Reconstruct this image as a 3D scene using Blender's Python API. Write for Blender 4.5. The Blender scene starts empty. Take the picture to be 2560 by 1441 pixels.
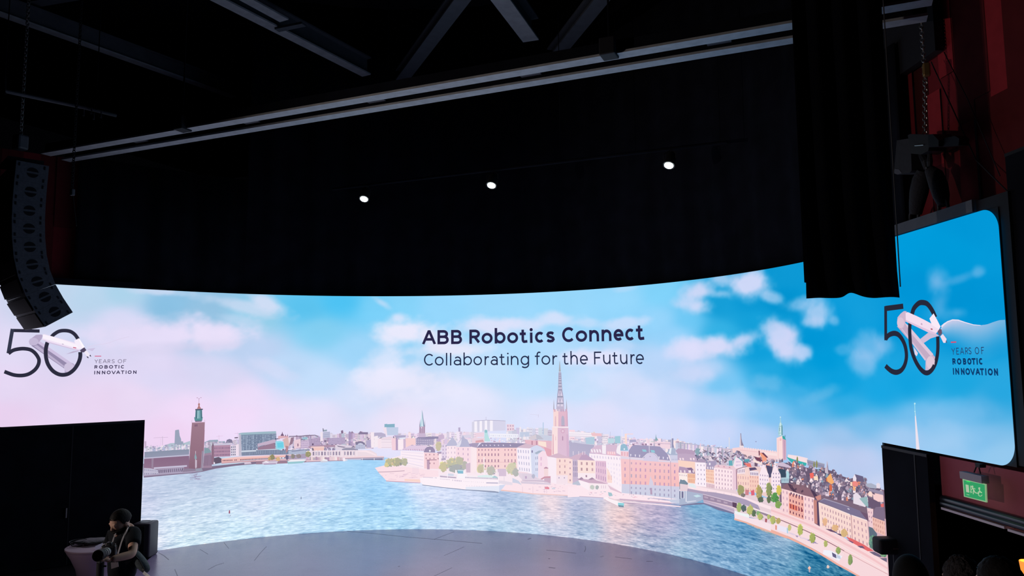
import bpy, bmesh, math, random
import numpy as np
from mathutils import Vector, Matrix

SC = bpy.context.scene
COL = SC.collection
random.seed(7)

# ---------------------------------------------------------------- camera, world, exposure
# concave LED wall: an arc of radius R (half angle AW) running on into two flat wings, stage floor z = 0
R, AW, HS, ZB, SW, SE, RC = 6.1925, 1.114, 4.5, 2.2385, 7.2627, 9.375, 0.2
CAM = np.array([5.3082, -13.341, 3.1577])
YAW, PITCH, ROLL, FPX = 0.4067, 0.0999, -0.008, 1881.87
_cy, _sy = math.cos(YAW), math.sin(YAW)
FW = np.array([-_sy*math.cos(PITCH), _cy*math.cos(PITCH), math.sin(PITCH)])
_r = np.array([_cy, _sy, 0.0]); _u = np.cross(_r, FW)
RT, UP = _r*math.cos(ROLL)+_u*math.sin(ROLL), -_r*math.sin(ROLL)+_u*math.cos(ROLL)
cam = bpy.data.objects.new('viewpoint', bpy.data.cameras.new('viewpoint'))
COL.objects.link(cam)
cam.matrix_world = Matrix(((RT[0], UP[0], -FW[0], CAM[0]), (RT[1], UP[1], -FW[1], CAM[1]),
                           (RT[2], UP[2], -FW[2], CAM[2]), (0, 0, 0, 1)))
cam.data.sensor_width = 36.0
cam.data.lens = FPX*36.0/2560.0
cam.data.clip_start = 0.05
SC.camera = cam
SC.view_settings.view_transform = 'Standard'
SC.view_settings.look = 'None'
SC.view_settings.gamma = 1.0
SC.view_settings.exposure = 0.0
SC.view_settings.use_curve_mapping = False
SC.cycles.use_denoising = True
SC.cycles.max_bounces = 6
wld = bpy.data.worlds.new('dark_hall'); SC.world = wld; wld.use_nodes = True
wld.node_tree.nodes['Background'].inputs[0].default_value = (0.35, 0.4, 0.6, 1)
wld.node_tree.nodes['Background'].inputs[1].default_value = 0.0012

def ray(px, py): return FW*FPX+RT*(px-1280.0)-UP*(py-720.5)
def at_z(px, py, z):                     # where the sight line of a photo point meets height z
    d = ray(px, py); return Vector(CAM+d*((z-CAM[2])/d[2]))
def at_d(px, py, depth): return Vector(CAM+ray(px, py)/FPX*depth)
def at_y(px, py, y):
    d = ray(px, py); return Vector(CAM+d*((y-CAM[1])/d[1]))
def proj(p):
    d = np.array(p)-CAM; z = d@FW
    return 1280+FPX*(d@RT)/z, 720.5-FPX*(d@UP)/z

# ---------------------------------------------------------------- helpers
def lin(c):
    c = np.asarray(c, float)/255.0
    return np.where(c <= 0.04045, c/12.92, ((np.maximum(c, 0)+0.055)/1.055)**2.4)
def srgb(r, g, b): return tuple(float(v) for v in lin((r, g, b)))+(1.0,)

MATS = {}
def mat(name, col, rough=0.6, metal=0.0, spec=0.5, noise=0.0, nscale=8.0, emit=None, estr=1.0, bump=0.0, sheen=0.0):
    if name in MATS: return MATS[name]
    m = bpy.data.materials.new(name); m.use_nodes = True
    nt = m.node_tree; b = nt.nodes['Principled BSDF']
    c = tuple(col)[:3]+(1.0,)
    b.inputs['Base Color'].default_value = c
    b.inputs['Roughness'].default_value = rough
    b.inputs['Metallic'].default_value = metal
    b.inputs['Specular IOR Level'].default_value = spec
    if sheen: b.inputs['Sheen Weight'].default_value = sheen
    if emit is not None:
        b.inputs['Emission Color'].default_value = tuple(emit)[:3]+(1.0,)
        b.inputs['Emission Strength'].default_value = estr
    if noise or bump:
        tc = nt.nodes.new('ShaderNodeTexCoord'); nz = nt.nodes.new('ShaderNodeTexNoise')
        nz.inputs['Scale'].default_value = nscale; nz.inputs['Detail'].default_value = 5
        nt.links.new(tc.outputs['Object'], nz.inputs['Vector'])
        if noise:
            rp = nt.nodes.new('ShaderNodeValToRGB')
            rp.color_ramp.elements[0].position = 0.3; rp.color_ramp.elements[1].position = 0.7
            rp.color_ramp.elements[0].color = tuple(max(0, v*(1-noise)) for v in c[:3])+(1,)
            rp.color_ramp.elements[1].color = tuple(min(1, v*(1+noise)) for v in c[:3])+(1,)
            nt.links.new(nz.outputs['Fac'], rp.inputs['Fac'])
            nt.links.new(rp.outputs['Color'], b.inputs['Base Color'])
        if bump:
            bp = nt.nodes.new('ShaderNodeBump'); bp.inputs['Strength'].default_value = bump
            bp.inputs['Distance'].default_value = 0.02
            nt.links.new(nz.outputs['Fac'], bp.inputs['Height']); nt.links.new(bp.outputs['Normal'], b.inputs['Normal'])
    MATS[name] = m
    return m

def tag(o, label=None, cat=None, group=None, kind=None):
    if label: o['label'] = label
    if cat: o['category'] = cat
    if group: o['group'] = group
    if kind: o['kind'] = kind
    return o
def thing(name, label, cat, loc=(0, 0, 0), group=None, rot=None):
    o = bpy.data.objects.new(name, None); COL.objects.link(o)
    o.location = loc; o.empty_display_size = 0.1
    if rot is not None: o.rotation_euler = rot
    return tag(o, label, cat, group)
def link(name, me, material=None, parent=None, smooth=False):
    o = bpy.data.objects.new(name, me); COL.objects.link(o)
    if material is not None: me.materials.append(material)
    if parent is not None:
        o.parent = parent
    if smooth:
        for p in me.polygons: p.use_smooth = True
    return o
def world_child(o, parent):              # geometry was built in world space: keep it there under a placed Empty
    o.parent = parent
    o.matrix_parent_inverse = parent_matrix(parent).inverted()
    return o
def parent_matrix(p):
    m = Matrix.LocRotScale(p.location, p.rotation_euler, p.scale)
    return (parent_matrix(p.parent) @ p.matrix_parent_inverse @ m) if p.parent else m

class MB:
    """collects boxes, bars, tubes and lathes, then links them as one mesh object"""
    def __init__(s): s.v = []; s.f = []
    def add(s, vs, fs):
        n = len(s.v); s.v += [tuple(map(float, v)) for v in vs]; s.f += [tuple(i+n for i in f) for f in fs]; return s
    def hexa(s, p):                      # eight corners: bottom ring of four, top ring of four
        return s.add(p, [(3, 2, 1, 0), (4, 5, 6, 7), (0, 1, 5, 4), (1, 2, 6, 5), (2, 3, 7, 6), (3, 0, 4, 7)])
    def box(s, c, size, ax=None):
        c = Vector(c); X, Y, Z = ax if ax else (Vector((1, 0, 0)), Vector((0, 1, 0)), Vector((0, 0, 1)))
        x, y, z = X*(size[0]/2), Y*(size[1]/2), Z*(size[2]/2)
        return s.hexa([c-x-y-z, c+x-y-z, c+x+y-z, c-x+y-z, c-x-y+z, c+x-y+z, c+x+y+z, c-x+y+z])
    def bbox(s, c, size, ax=None, bev=0.01, seg=2):   # bevelled box
        bm = bmesh.new(); bmesh.ops.create_cube(bm, size=1.0)
        for v in bm.verts: v.co = Vector((v.co.x*size[0], v.co.y*size[1], v.co.z*size[2]))
        bmesh.ops.bevel(bm, geom=bm.edges[:], offset=bev, segments=seg, affect='EDGES', profile=0.5)
        X, Y, Z = ax if ax else (Vector((1, 0, 0)), Vector((0, 1, 0)), Vector((0, 0, 1)))
        bm.verts.ensure_lookup_table()
        s.add([Vector(c)+X*v.co.x+Y*v.co.y+Z*v.co.z for v in bm.verts], [[v.index for v in f.verts] for f in bm.faces])
        bm.free(); return s
    def tube(s, pts, r, n=10, cap=True):
        pts = [Vector(p) for p in pts]; rs = r if isinstance(r, (list, tuple)) else [r]*len(pts)
        rings = []; ref = None
        for i, p in enumerate(pts):
            t = (pts[min(i+1, len(pts)-1)]-pts[max(i-1, 0)]).normalized()
            if ref is None: ref = Vector((0, 0, 1)) if abs(t.z) < 0.9 else Vector((1, 0, 0))
            a = t.cross(ref).normalized(); b = a.cross(t).normalized(); ref = b
            rings.append([p+(a*math.cos(2*math.pi*k/n)+b*math.sin(2*math.pi*k/n))*rs[i] for k in range(n)])
        vs = [v for rg in rings for v in rg]; fs = []
        for i in range(len(pts)-1):
            for k in range(n):
                fs.append((i*n+k, i*n+(k+1) % n, (i+1)*n+(k+1) % n, (i+1)*n+k))
        if cap: fs += [tuple(range(n-1, -1, -1)), tuple((len(pts)-1)*n+k for k in range(n))]
        return s.add(vs, fs)
    def bar(s, a, b, w, h, up=Vector((0, 0, 1))):
        a, b = Vector(a), Vector(b); t = (b-a).normalized(); x = t.cross(up).normalized(); y = x.cross(t)
        x, y = x*(w/2), y*(h/2)
        return s.hexa([a-x-y, a+x-y, b+x-y, b-x-y, a-x+y, a+x+y, b+x+y, b-x+y])
    def lathe(s, c, prof, n=24, ax=None, squash=1.0):
        c = Vector(c); X, Y, Z = ax if ax else (Vector((1, 0, 0)), Vector((0, 1, 0)), Vector((0, 0, 1)))
        vs = [c+X*(r*math.cos(2*math.pi*k/n))+Y*(squash*r*math.sin(2*math.pi*k/n))+Z*z for r, z in prof for k in range(n)]
        fs = [(i*n+k, i*n+(k+1) % n, (i+1)*n+(k+1) % n, (i+1)*n+k) for i in range(len(prof)-1) for k in range(n)]
        fs += [tuple(range(n-1, -1, -1)), tuple((len(prof)-1)*n+k for k in range(n))]
        return s.add(vs, fs)
    def build(s, name, material, parent=None, smooth=False, world=True):
        me = bpy.data.meshes.new(name); me.from_pydata(s.v, [], s.f); me.update()
        bm = bmesh.new(); bm.from_mesh(me); bmesh.ops.recalc_face_normals(bm, faces=bm.faces[:]); bm.to_mesh(me); bm.free()
        o = link(name, me, material, None, smooth)
        if smooth:
            try: me.set_sharp_from_angle(angle=math.radians(42))
            except Exception: pass
        if parent is not None:
            if world: world_child(o, parent)
            else: o.parent = parent
        return o

# ---------------------------------------------------------------- the LED wall surface
def spt(s, z, off=0.0):                  # arc length s along the wall, height z, off towards the hall
    a = s/R; aw = np.clip(a, -AW, AW); d = (a-aw)*R
    x = (R-off)*np.sin(aw)+d*np.cos(aw); y = -R+(R-off)*np.cos(aw)-np.abs(d)*np.sin(np.abs(aw))
    return x, y, z
def P3(s, z, off=0.0):
    x, y, z = spt(np.float64(s), z, off); return Vector((float(x), float(y), float(z)))
def to_wall(px, py, back=0.0):           # photo points -> (s, z) on the wall (or on a plane set back behind it)
    px = np.asarray(px, float); py = np.asarray(py, float); Rb = R+back
    d = FW[None]*FPX+RT[None]*(px.ravel()[:, None]-1280)-UP[None]*(py.ravel()[:, None]-720.5)
    ox, oy = CAM[0], CAM[1]+R
    A = d[:, 0]**2+d[:, 1]**2; B = ox*d[:, 0]+oy*d[:, 1]; C = ox*ox+oy*oy-Rb*Rb
    t = (-B+np.sqrt(np.maximum(B*B-A*C, 0)))/A
    ang = np.arctan2(ox+t*d[:, 0], oy+t*d[:, 1]); S = ang*R; Z = CAM[2]+t*d[:, 2]
    for sg in (-1, 1):
        p0 = np.array([sg*Rb*math.sin(AW), -R+Rb*math.cos(AW)]); tg = np.array([math.cos(AW)*sg, -math.sin(AW)])
        n = np.array([tg[1], -tg[0]]); k = ((p0-CAM[:2])@n)/(d[:, :2]@n)
        dd = (CAM[:2]+d[:, :2]*k[:, None]-p0)@tg
        use = (k > 0) & (sg*ang > AW-1e-6)
        S = np.where(use, sg*(AW*R+dd), S); Z = np.where(use, CAM[2]+k*d[:, 2], Z)
    return S.reshape(px.shape), Z.reshape(px.shape)
def wall_px(s, z):                       # (s, z) on the wall -> photo point, for looking picture colours up
    x, y, zz = spt(s, z); D = np.stack([x-CAM[0], y-CAM[1], zz-CAM[2]], -1); w = D@FW
    return 1280+FPX*(D@RT)/w, 720.5-FPX*(D@UP)/w

# ---------------------------------------------------------------- the moving picture shown on the wall
def vnoise(x, y, seed):
    rs = np.random.RandomState(seed); T = rs.rand(256, 256)
    xi = np.floor(x).astype(int); yi = np.floor(y).astype(int); fx = x-xi; fy = y-yi
    fx = fx*fx*(3-2*fx); fy = fy*fy*(3-2*fy); g = lambda i, j: T[i % 256, j % 256]
    return (g(xi, yi)*(1-fx)+g(xi+1, yi)*fx)*(1-fy)+(g(xi, yi+1)*(1-fx)+g(xi+1, yi+1)*fx)*fy
def fbm(x, y, seed, o=4):
    r = 0; a = 0.5; t = 0
    for k in range(o):
        r = r+a*vnoise(x*2**k+17*k, y*2**k+31*k, seed+k); t += a; a *= 0.55
    return r/t
def field(px, py, pts, p=1.9, ys=1.5, eps=900.0):
    n = np.zeros(px.shape+(3,)); w = np.zeros(px.shape)
    for x, y, c in pts:
        k = 1.0/((px-x)**2+(ys*(py-y))**2+eps)**p
        n += k[..., None]*np.array(c, float); w += k
    return n/w[..., None]
SKY = [(-60, 800, (222, 212, 240)), (60, 760, (210, 210, 236)), (150, 722, (196, 212, 236)), (0, 860, (228, 215, 241)), (0, 960, (232, 212, 240)), (0, 1050, (237, 207, 237)),
 (230, 740, (190, 212, 236)), (300, 735, (176, 210, 234)), (420, 765, (140, 190, 225)), (500, 790, (150, 192, 224)), (640, 800, (150, 205, 233)), (760, 770, (92, 194, 238)), (850, 755, (78, 194, 243)),
 (800, 830, (132, 206, 241)), (650, 870, (190, 208, 240)), (720, 920, (190, 216, 247)), (550, 950, (220, 216, 244)), (300, 800, (222, 217, 245)), (400, 940, (224, 214, 243)), (330, 1000, (236, 214, 241)),
 (250, 1020, (238, 212, 240)), (430, 1080, (241, 210, 240)), (480, 1030, (243, 217, 246)), (600, 1040, (243, 219, 248)), (600, 990, (238, 220, 248)), (700, 1060, (236, 222, 248)), (800, 950, (198, 222, 251)), (800, 1040, (230, 225, 250)),
 (900, 990, (215, 226, 252)), (950, 770, (122, 208, 249)), (1000, 760, (135, 212, 250)), (900, 880, (160, 214, 250)), (1100, 770, (148, 214, 252)), (1250, 760, (156, 216, 252)), (1400, 750, (153, 216, 252)), (1560, 745, (150, 215, 252)), (1650, 735, (128, 210, 250)),
 (1650, 800, (150, 212, 251)), (1250, 930, (198, 227, 254)), (1180, 1000, (229, 231, 253)), (1000, 1060, (236, 228, 250)), (1150, 1070, (232, 229, 252)), (1300, 900, (176, 220, 253)), (1360, 950, (190, 224, 253)), (1380, 1040, (226, 227, 252)), (1500, 1040, (226, 226, 252)), (1450, 970, (202, 226, 254)),
 (1600, 1000, (212, 223, 252)), (1650, 900, (188, 216, 251)), (1600, 1070, (222, 224, 252)), (1690, 840, (152, 210, 250)), (1720, 800, (110, 200, 245)), (1760, 930, (190, 215, 250)), (1800, 770, (20, 158, 216)), (1870, 760, (10, 152, 212)), (1950, 690, (12, 152, 212)), (1950, 750, (0, 146, 208)), (1880, 800, (20, 160, 218)),
 (1800, 830, (52, 178, 230)), (1900, 880, (15, 160, 220)), (1930, 930, (36, 170, 226)), (1990, 930, (12, 158, 218)), (2040, 850, (0, 150, 214)), (2100, 800, (8, 154, 218)), (2060, 900, (0, 155, 218)), (2150, 780, (18, 158, 220)), (1800, 960, (120, 200, 246)), (1760, 1020, (178, 210, 250)), (1700, 1000, (205, 220, 252)),
 (2000, 970, (28, 166, 226)), (2100, 960, (10, 160, 222)), (2200, 980, (22, 165, 226)), (2120, 1020, (50, 172, 228)), (2020, 1030, (90, 182, 234)), (1930, 1040, (130, 195, 242)), (2350, 640, (0, 155, 218)), (2280, 620, (0, 156, 220)), (2450, 560, (0, 150, 214)), (2450, 750, (0, 148, 213)), (2440, 830, (0, 150, 216)),
 (2300, 720, (0, 150, 216)), (2260, 800, (4, 153, 218)), (2270, 960, (18, 163, 224)), (2400, 960, (28, 166, 224)), (2500, 980, (40, 168, 226)), (2300, 1040, (110, 188, 236)), (2450, 1020, (84, 178, 230)), (2450, 1100, (132, 194, 238)), (2250, 1100, (160, 200, 240)), (2380, 1120, (155, 203, 242)), (2500, 1140, (150, 202, 240)),
 (2000, 1090, (165, 203, 242)), (2100, 1090, (160, 198, 238)), (2080, 1140, (190, 206, 240)), (1800, 1080, (204, 216, 250)), (1700, 1070, (216, 222, 252)), (1900, 1090, (184, 208, 246)), (2150, 1150, (190, 205, 240)), (2210, 1220, (198, 210, 240)), (2150, 1060, (120, 188, 234))]
WHITE = (232, 224, 250)
CLOUDS = [  # centre, radii, tilt, strength, colour
 (380, 838, 240, 46, -2, 1.0, (229, 221, 248)), (525, 842, 85, 42, 8, .9, (234, 224, 249)), (300, 900, 230, 40, 0, .5, (226, 216, 244)), (600, 765, 120, 18, 14, .75, (206, 220, 244)), (672, 760, 55, 22, 24, .95, (210, 222, 246)), (390, 729, 80, 11, 3, .8, (205, 218, 242)),
 (585, 798, 60, 14, 12, .5, (198, 216, 242)), (450, 870, 160, 16, -3, .5, (214, 210, 238)), (680, 925, 70, 22, 20, .5, (224, 222, 248)),
 (995, 795, 30, 17, 0, .8, (226, 230, 252)), (1010, 832, 85, 36, 0, 1.0, (233, 234, 253)), (1120, 875, 120, 20, 0, .8, (238, 236, 253)), (1095, 848, 80, 34, 12, .75, (234, 232, 252)), (950, 905, 60, 40, -35, .7, (232, 233, 253)), (1010, 960, 130, 50, 0, .9, (236, 234, 253)), (940, 970, 70, 30, -20, .6, (232, 232, 252)), (955, 758, 34, 11, 32, .75, (196, 222, 250)),
 (1230, 815, 85, 25, 0, .85, (230, 228, 251)), (1390, 800, 60, 20, 0, .85, (218, 226, 251)), (1310, 812, 60, 18, 0, .7, (224, 226, 251)), (1560, 810, 55, 15, -8, .7, (218, 224, 251)), (1480, 895, 100, 22, 0, .8, (236, 230, 252)), (1560, 950, 120, 40, 0, .5, (222, 226, 252)), (1470, 808, 34, 12, 0, .5, (220, 226, 251)), (1560, 722, 30, 9, -10, .5, (190, 220, 250)),
 (1560, 865, 60, 14, 0, .4, (215, 222, 250)),
 (1868, 712, 58, 34, -8, 1.0, (206, 216, 248)), (1750, 730, 48, 26, -20, .95, (210, 218, 249)), (1742, 765, 42, 24, 0, .95, (206, 218, 249)), (1715, 755, 34, 18, 0, .7, (196, 216, 249)), (1800, 735, 40, 12, 0, .6, (190, 214, 247)), (1925, 742, 36, 14, 18, .75, (176, 208, 244)), (1800, 700, 40, 20, 0, .7, (202, 216, 248)),
 (1790, 868, 100, 25, -4, 1.0, (216, 220, 250)), (1855, 852, 46, 20, -20, .9, (206, 216, 249)), (1725, 878, 60, 26, 0, .8, (222, 222, 251)), (1740, 935, 60, 30, 0, .55, (218, 221, 251)),
 (1952, 840, 48, 38, 10, 1.0, (204, 212, 246)), (1968, 876, 40, 30, 20, 1.0, (206, 214, 247)), (2005, 880, 26, 18, 0, .85, (190, 210, 246)), (1935, 826, 30, 24, 0, .7, (196, 212, 246)),
 (2042, 784, 38, 32, 0, .85, (182, 208, 244)), (1992, 763, 34, 15, -8, .6, (160, 200, 240)), (2030, 805, 30, 14, 0, .7, (186, 208, 244)), (2086, 803, 14, 12, 20, .55, (150, 196, 238)),
 (2177, 872, 44, 30, 0, .6, (150, 194, 238)), (2160, 908, 34, 26, 0, .6, (160, 198, 240)), (2215, 862, 24, 22, 0, .5, (150, 194, 238)), (2105, 875, 20, 12, 0, .4, (120, 186, 234)),
 (2342, 706, 32, 34, 0, .75, (140, 190, 236)), (2352, 755, 26, 36, 10, .5, (120, 182, 232)), (2400, 697, 44, 12, -18, .5, (110, 178, 230)), (2445, 679, 16, 14, 0, .6, (120, 184, 232)), (2365, 785, 50, 22, 0, .4, (110, 182, 232)), (2392, 782, 28, 14, 0, .35, (120, 184, 232)),
 (1920, 958, 40, 20, 0, .5, (140, 198, 240)), (2062, 985, 50, 16, -22, .5, (120, 190, 234)), (1990, 985, 60, 18, 0, .35, (110, 188, 236)), (2400, 1040, 110, 30, -6, .45, (140, 196, 240)), (2330, 1090, 100, 30, 0, .4, (165, 205, 242)), (1800, 1010, 90, 30, 0, .4, (196, 216, 250))]
WATER = [(355, 1250, (205, 205, 232)), (360, 1350, (222, 220, 240)), (400, 1210, (196, 202, 228)), (450, 1300, (208, 220, 240)), (420, 1200, (190, 200, 226)), (520, 1195, (186, 194, 222)), (560, 1230, (200, 216, 238)), (600, 1180, (204, 220, 240)), (700, 1190, (202, 222, 244)), (780, 1170, (196, 214, 246)), (860, 1165, (176, 212, 246)), (920, 1160, (166, 208, 246)),
 (480, 1360, (206, 224, 240)), (600, 1330, (200, 222, 242)), (640, 1260, (212, 218, 242)), (700, 1300, (196, 220, 242)), (820, 1300, (184, 216, 244)), (780, 1240, (206, 216, 244)), (940, 1230, (160, 206, 246)), (1000, 1250, (166, 208, 246)), (900, 1310, (172, 210, 242)), (1000, 1300, (172, 212, 242)), (1100, 1240, (222, 222, 248)), (1180, 1250, (214, 216, 244)), (1050, 1225, (226, 226, 250)),
 (1100, 1300, (186, 210, 240)), (1200, 1300, (190, 212, 238)), (1262, 1245, (176, 188, 222)), (1290, 1270, (170, 190, 222)), (1320, 1290, (196, 208, 236)), (1250, 1320, (178, 204, 230)), (1375, 1260, (248, 216, 222)), (1382, 1290, (236, 208, 218)), (1385, 1320, (196, 200, 226)), (1330, 1330, (176, 202, 230)), (1440, 1270, (178, 186, 220)), (1450, 1310, (165, 184, 216)), (1490, 1270, (190, 194, 222)), (1480, 1330, (170, 192, 222)),
 (1530, 1275, (250, 218, 216)), (1555, 1295, (250, 206, 202)), (1545, 1330, (232, 200, 208)), (1550, 1350, (206, 196, 214)), (1620, 1275, (196, 178, 204)), (1660, 1290, (184, 170, 202)), (1640, 1320, (176, 172, 204)), (1600, 1365, (170, 186, 212)), (1690, 1290, (170, 168, 204)), (1660, 1365, (164, 182, 210)), (1712, 1300, (146, 172, 208)), (1735, 1275, (100, 166, 204)), (1760, 1340, (140, 176, 212)), (1700, 1380, (150, 186, 214)),
 (1790, 1300, (110, 164, 206)), (1840, 1300, (86, 152, 196)), (1850, 1350, (108, 158, 200)), (1800, 1410, (136, 176, 212)), (1880, 1330, (92, 150, 192)), (1930, 1350, (112, 152, 190)), (1962, 1345, (190, 210, 232)), (1968, 1385, (150, 182, 212)), (1975, 1420, (110, 160, 196)), (1920, 1400, (98, 150, 190)), (2000, 1380, (52, 126, 166)), (2040, 1400, (40, 116, 156)), (2000, 1430, (50, 124, 162)), (2100, 1430, (48, 116, 152)), (2060, 1440, (44, 116, 154)), (1860, 1440, (120, 166, 204)), (1950, 1320, (140, 158, 182)), (2170, 1480, (60, 120, 156)), (2000, 1520, (70, 130, 170))]
SHX, SHY = [0, 950, 1000, 1300, 1700, 1850, 1950, 2240], [1140, 1140, 1150, 1195, 1238, 1260, 1300, 1400]
def picture(s, z):
    px, py = wall_px(s, z)
    c = field(px, py, SKY)+np.clip((1000-px)/800, 0, 1)[..., None]*np.array([-3, 3, 3.])
    n1 = fbm(s*2.6+40, z*3.4+9, 11, 4)-0.5
    n2 = fbm(s*1.4+70, z*2.0+3, 23, 4)-0.5
    for cx, cy, rx, ry, tl, a, col in CLOUDS:
        if cx > 1650: rx, ry = rx*1.12, ry*1.18
        t = math.radians(tl); dx, dy = px-cx, py-cy
        u = (dx*math.cos(t)+dy*math.sin(t))/rx; v = (-dx*math.sin(t)+dy*math.cos(t))/ry
        d = np.sqrt(u*u+v*v)
        k = np.clip((1.32-d+0.85*n1+0.7*n2)/1.05, 0, 1); k = k*k*(3-2*k)*a
        c = c*(1-k[..., None])+np.array(col, float)*k[..., None]
    c = c+(n2*7)[..., None]
    w = field(px, py, WATER, p=1.6, ys=1.1, eps=900)
    depth = np.clip((py-1150)/230, 0, 1)
    n3 = fbm(s*1.1+3, z*2.2, 71, 3)-0.5
    q = z*(46-20*depth)+0.25*np.sin(s*3+z*6)
    rip = fbm(s*(7.5-2.5*depth), q, 41, 4)-0.5
    rip2 = fbm(s*15.0+5, z*105+2, 57, 3)-0.5
    amp = 10+50*depth
    e = -np.clip(rip-0.03, 0, 1)**0.9*amp*2.0+np.clip(-rip-0.05, 0, 1)*amp*1.1+rip2*amp*1.7+n3*12+amp*0.10
    w = w+e[..., None]*np.array([1.15, 0.95, 0.75])+np.array([0, 6, 4.])*(1-np.clip((px-1350)/300, 0, 1))[..., None]
    sh = np.interp(px, SHX, SHY)
    m = np.clip((py-sh)/4, 0, 1)[..., None]
    return np.clip(c*(1-m)+w*m, 0, 255)

def emit_mat(name, strength=1.0):
    m = bpy.data.materials.new(name); m.use_nodes = True; nt = m.node_tree; nt.nodes.clear()
    at = nt.nodes.new('ShaderNodeAttribute'); at.attribute_name = 'Col'
    em = nt.nodes.new('ShaderNodeEmission'); em.inputs[1].default_value = strength
    ou = nt.nodes.new('ShaderNodeOutputMaterial')
    nt.links.new(at.outputs['Color'], em.inputs[0]); nt.links.new(em.outputs[0], ou.inputs[0])
    return m
LED = emit_mat('led_picture'); LED2 = emit_mat('led_picture_detail')
try: LED2.cycles.emission_sampling = 'NONE'
except Exception: pass

def led_grid(name, scol, lo, hi, nz, parent):
    t = np.asarray(nz)[None]; nz = t.size; s = np.asarray(scol)[:, None]*np.ones((1, nz))
    z = lo[:, None]+(hi-lo)[:, None]*t
    x, y, zz = spt(s, z); c = lin(picture(s, z)); ns = len(scol)
    co = np.stack([x, y, zz], -1).reshape(-1, 3)
    i = np.arange(ns-1)[:, None]*nz+np.arange(nz-1)[None]
    q = np.stack([i, i+nz, i+nz+1, i+1], -1).reshape(-1, 4)
    me = bpy.data.meshes.new(name)
    me.vertices.add(len(co)); me.vertices.foreach_set('co', co.ravel().astype(np.float32))
    me.loops.add(q.size); me.loops.foreach_set('vertex_index', q.ravel().astype(np.int32))
    me.polygons.add(len(q)); me.polygons.foreach_set('loop_start', (np.arange(len(q))*4).astype(np.int32))
    me.update(calc_edges=True)
    a = me.color_attributes.new('Col', 'FLOAT_COLOR', 'POINT')
    a.data.foreach_set('color', np.concatenate([c.reshape(-1, 3), np.ones((len(co), 1))], 1).ravel().astype(np.float32))
    return link(name, me, LED, parent)

led = thing('led_screen', 'giant curved LED screen showing a waterfront city skyline', 'screen')
sm = np.linspace(-SW, SW, 1080)
led_grid('picture_panel', sm, np.zeros_like(sm), np.full_like(sm, HS), np.concatenate([np.linspace(0, 1.45, 200), np.linspace(1.45, HS, 175)[1:]])/HS, led)
SEL = 9.51
def wing_s(sg):
    SE_ = SE if sg > 0 else SEL
    a = np.linspace(SW, SE_-RC, 100)[:-1]; b = SE_-RC+RC*np.sin(np.linspace(0, math.pi/2, 22)); s = np.concatenate([a, b])
    ov = np.maximum(s-(SE_-RC), 0); cut = RC-np.sqrt(np.maximum(RC*RC-ov*ov, 0))
    s, cut = (s, cut) if sg > 0 else (-s[::-1], cut[::-1])
    return s, ZB+cut, HS-cut
for sg in (-1, 1):
    s_, lo_, hi_ = wing_s(sg); led_grid('wing_panel', s_, lo_, hi_, np.linspace(0, 1, 150), led)

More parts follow.
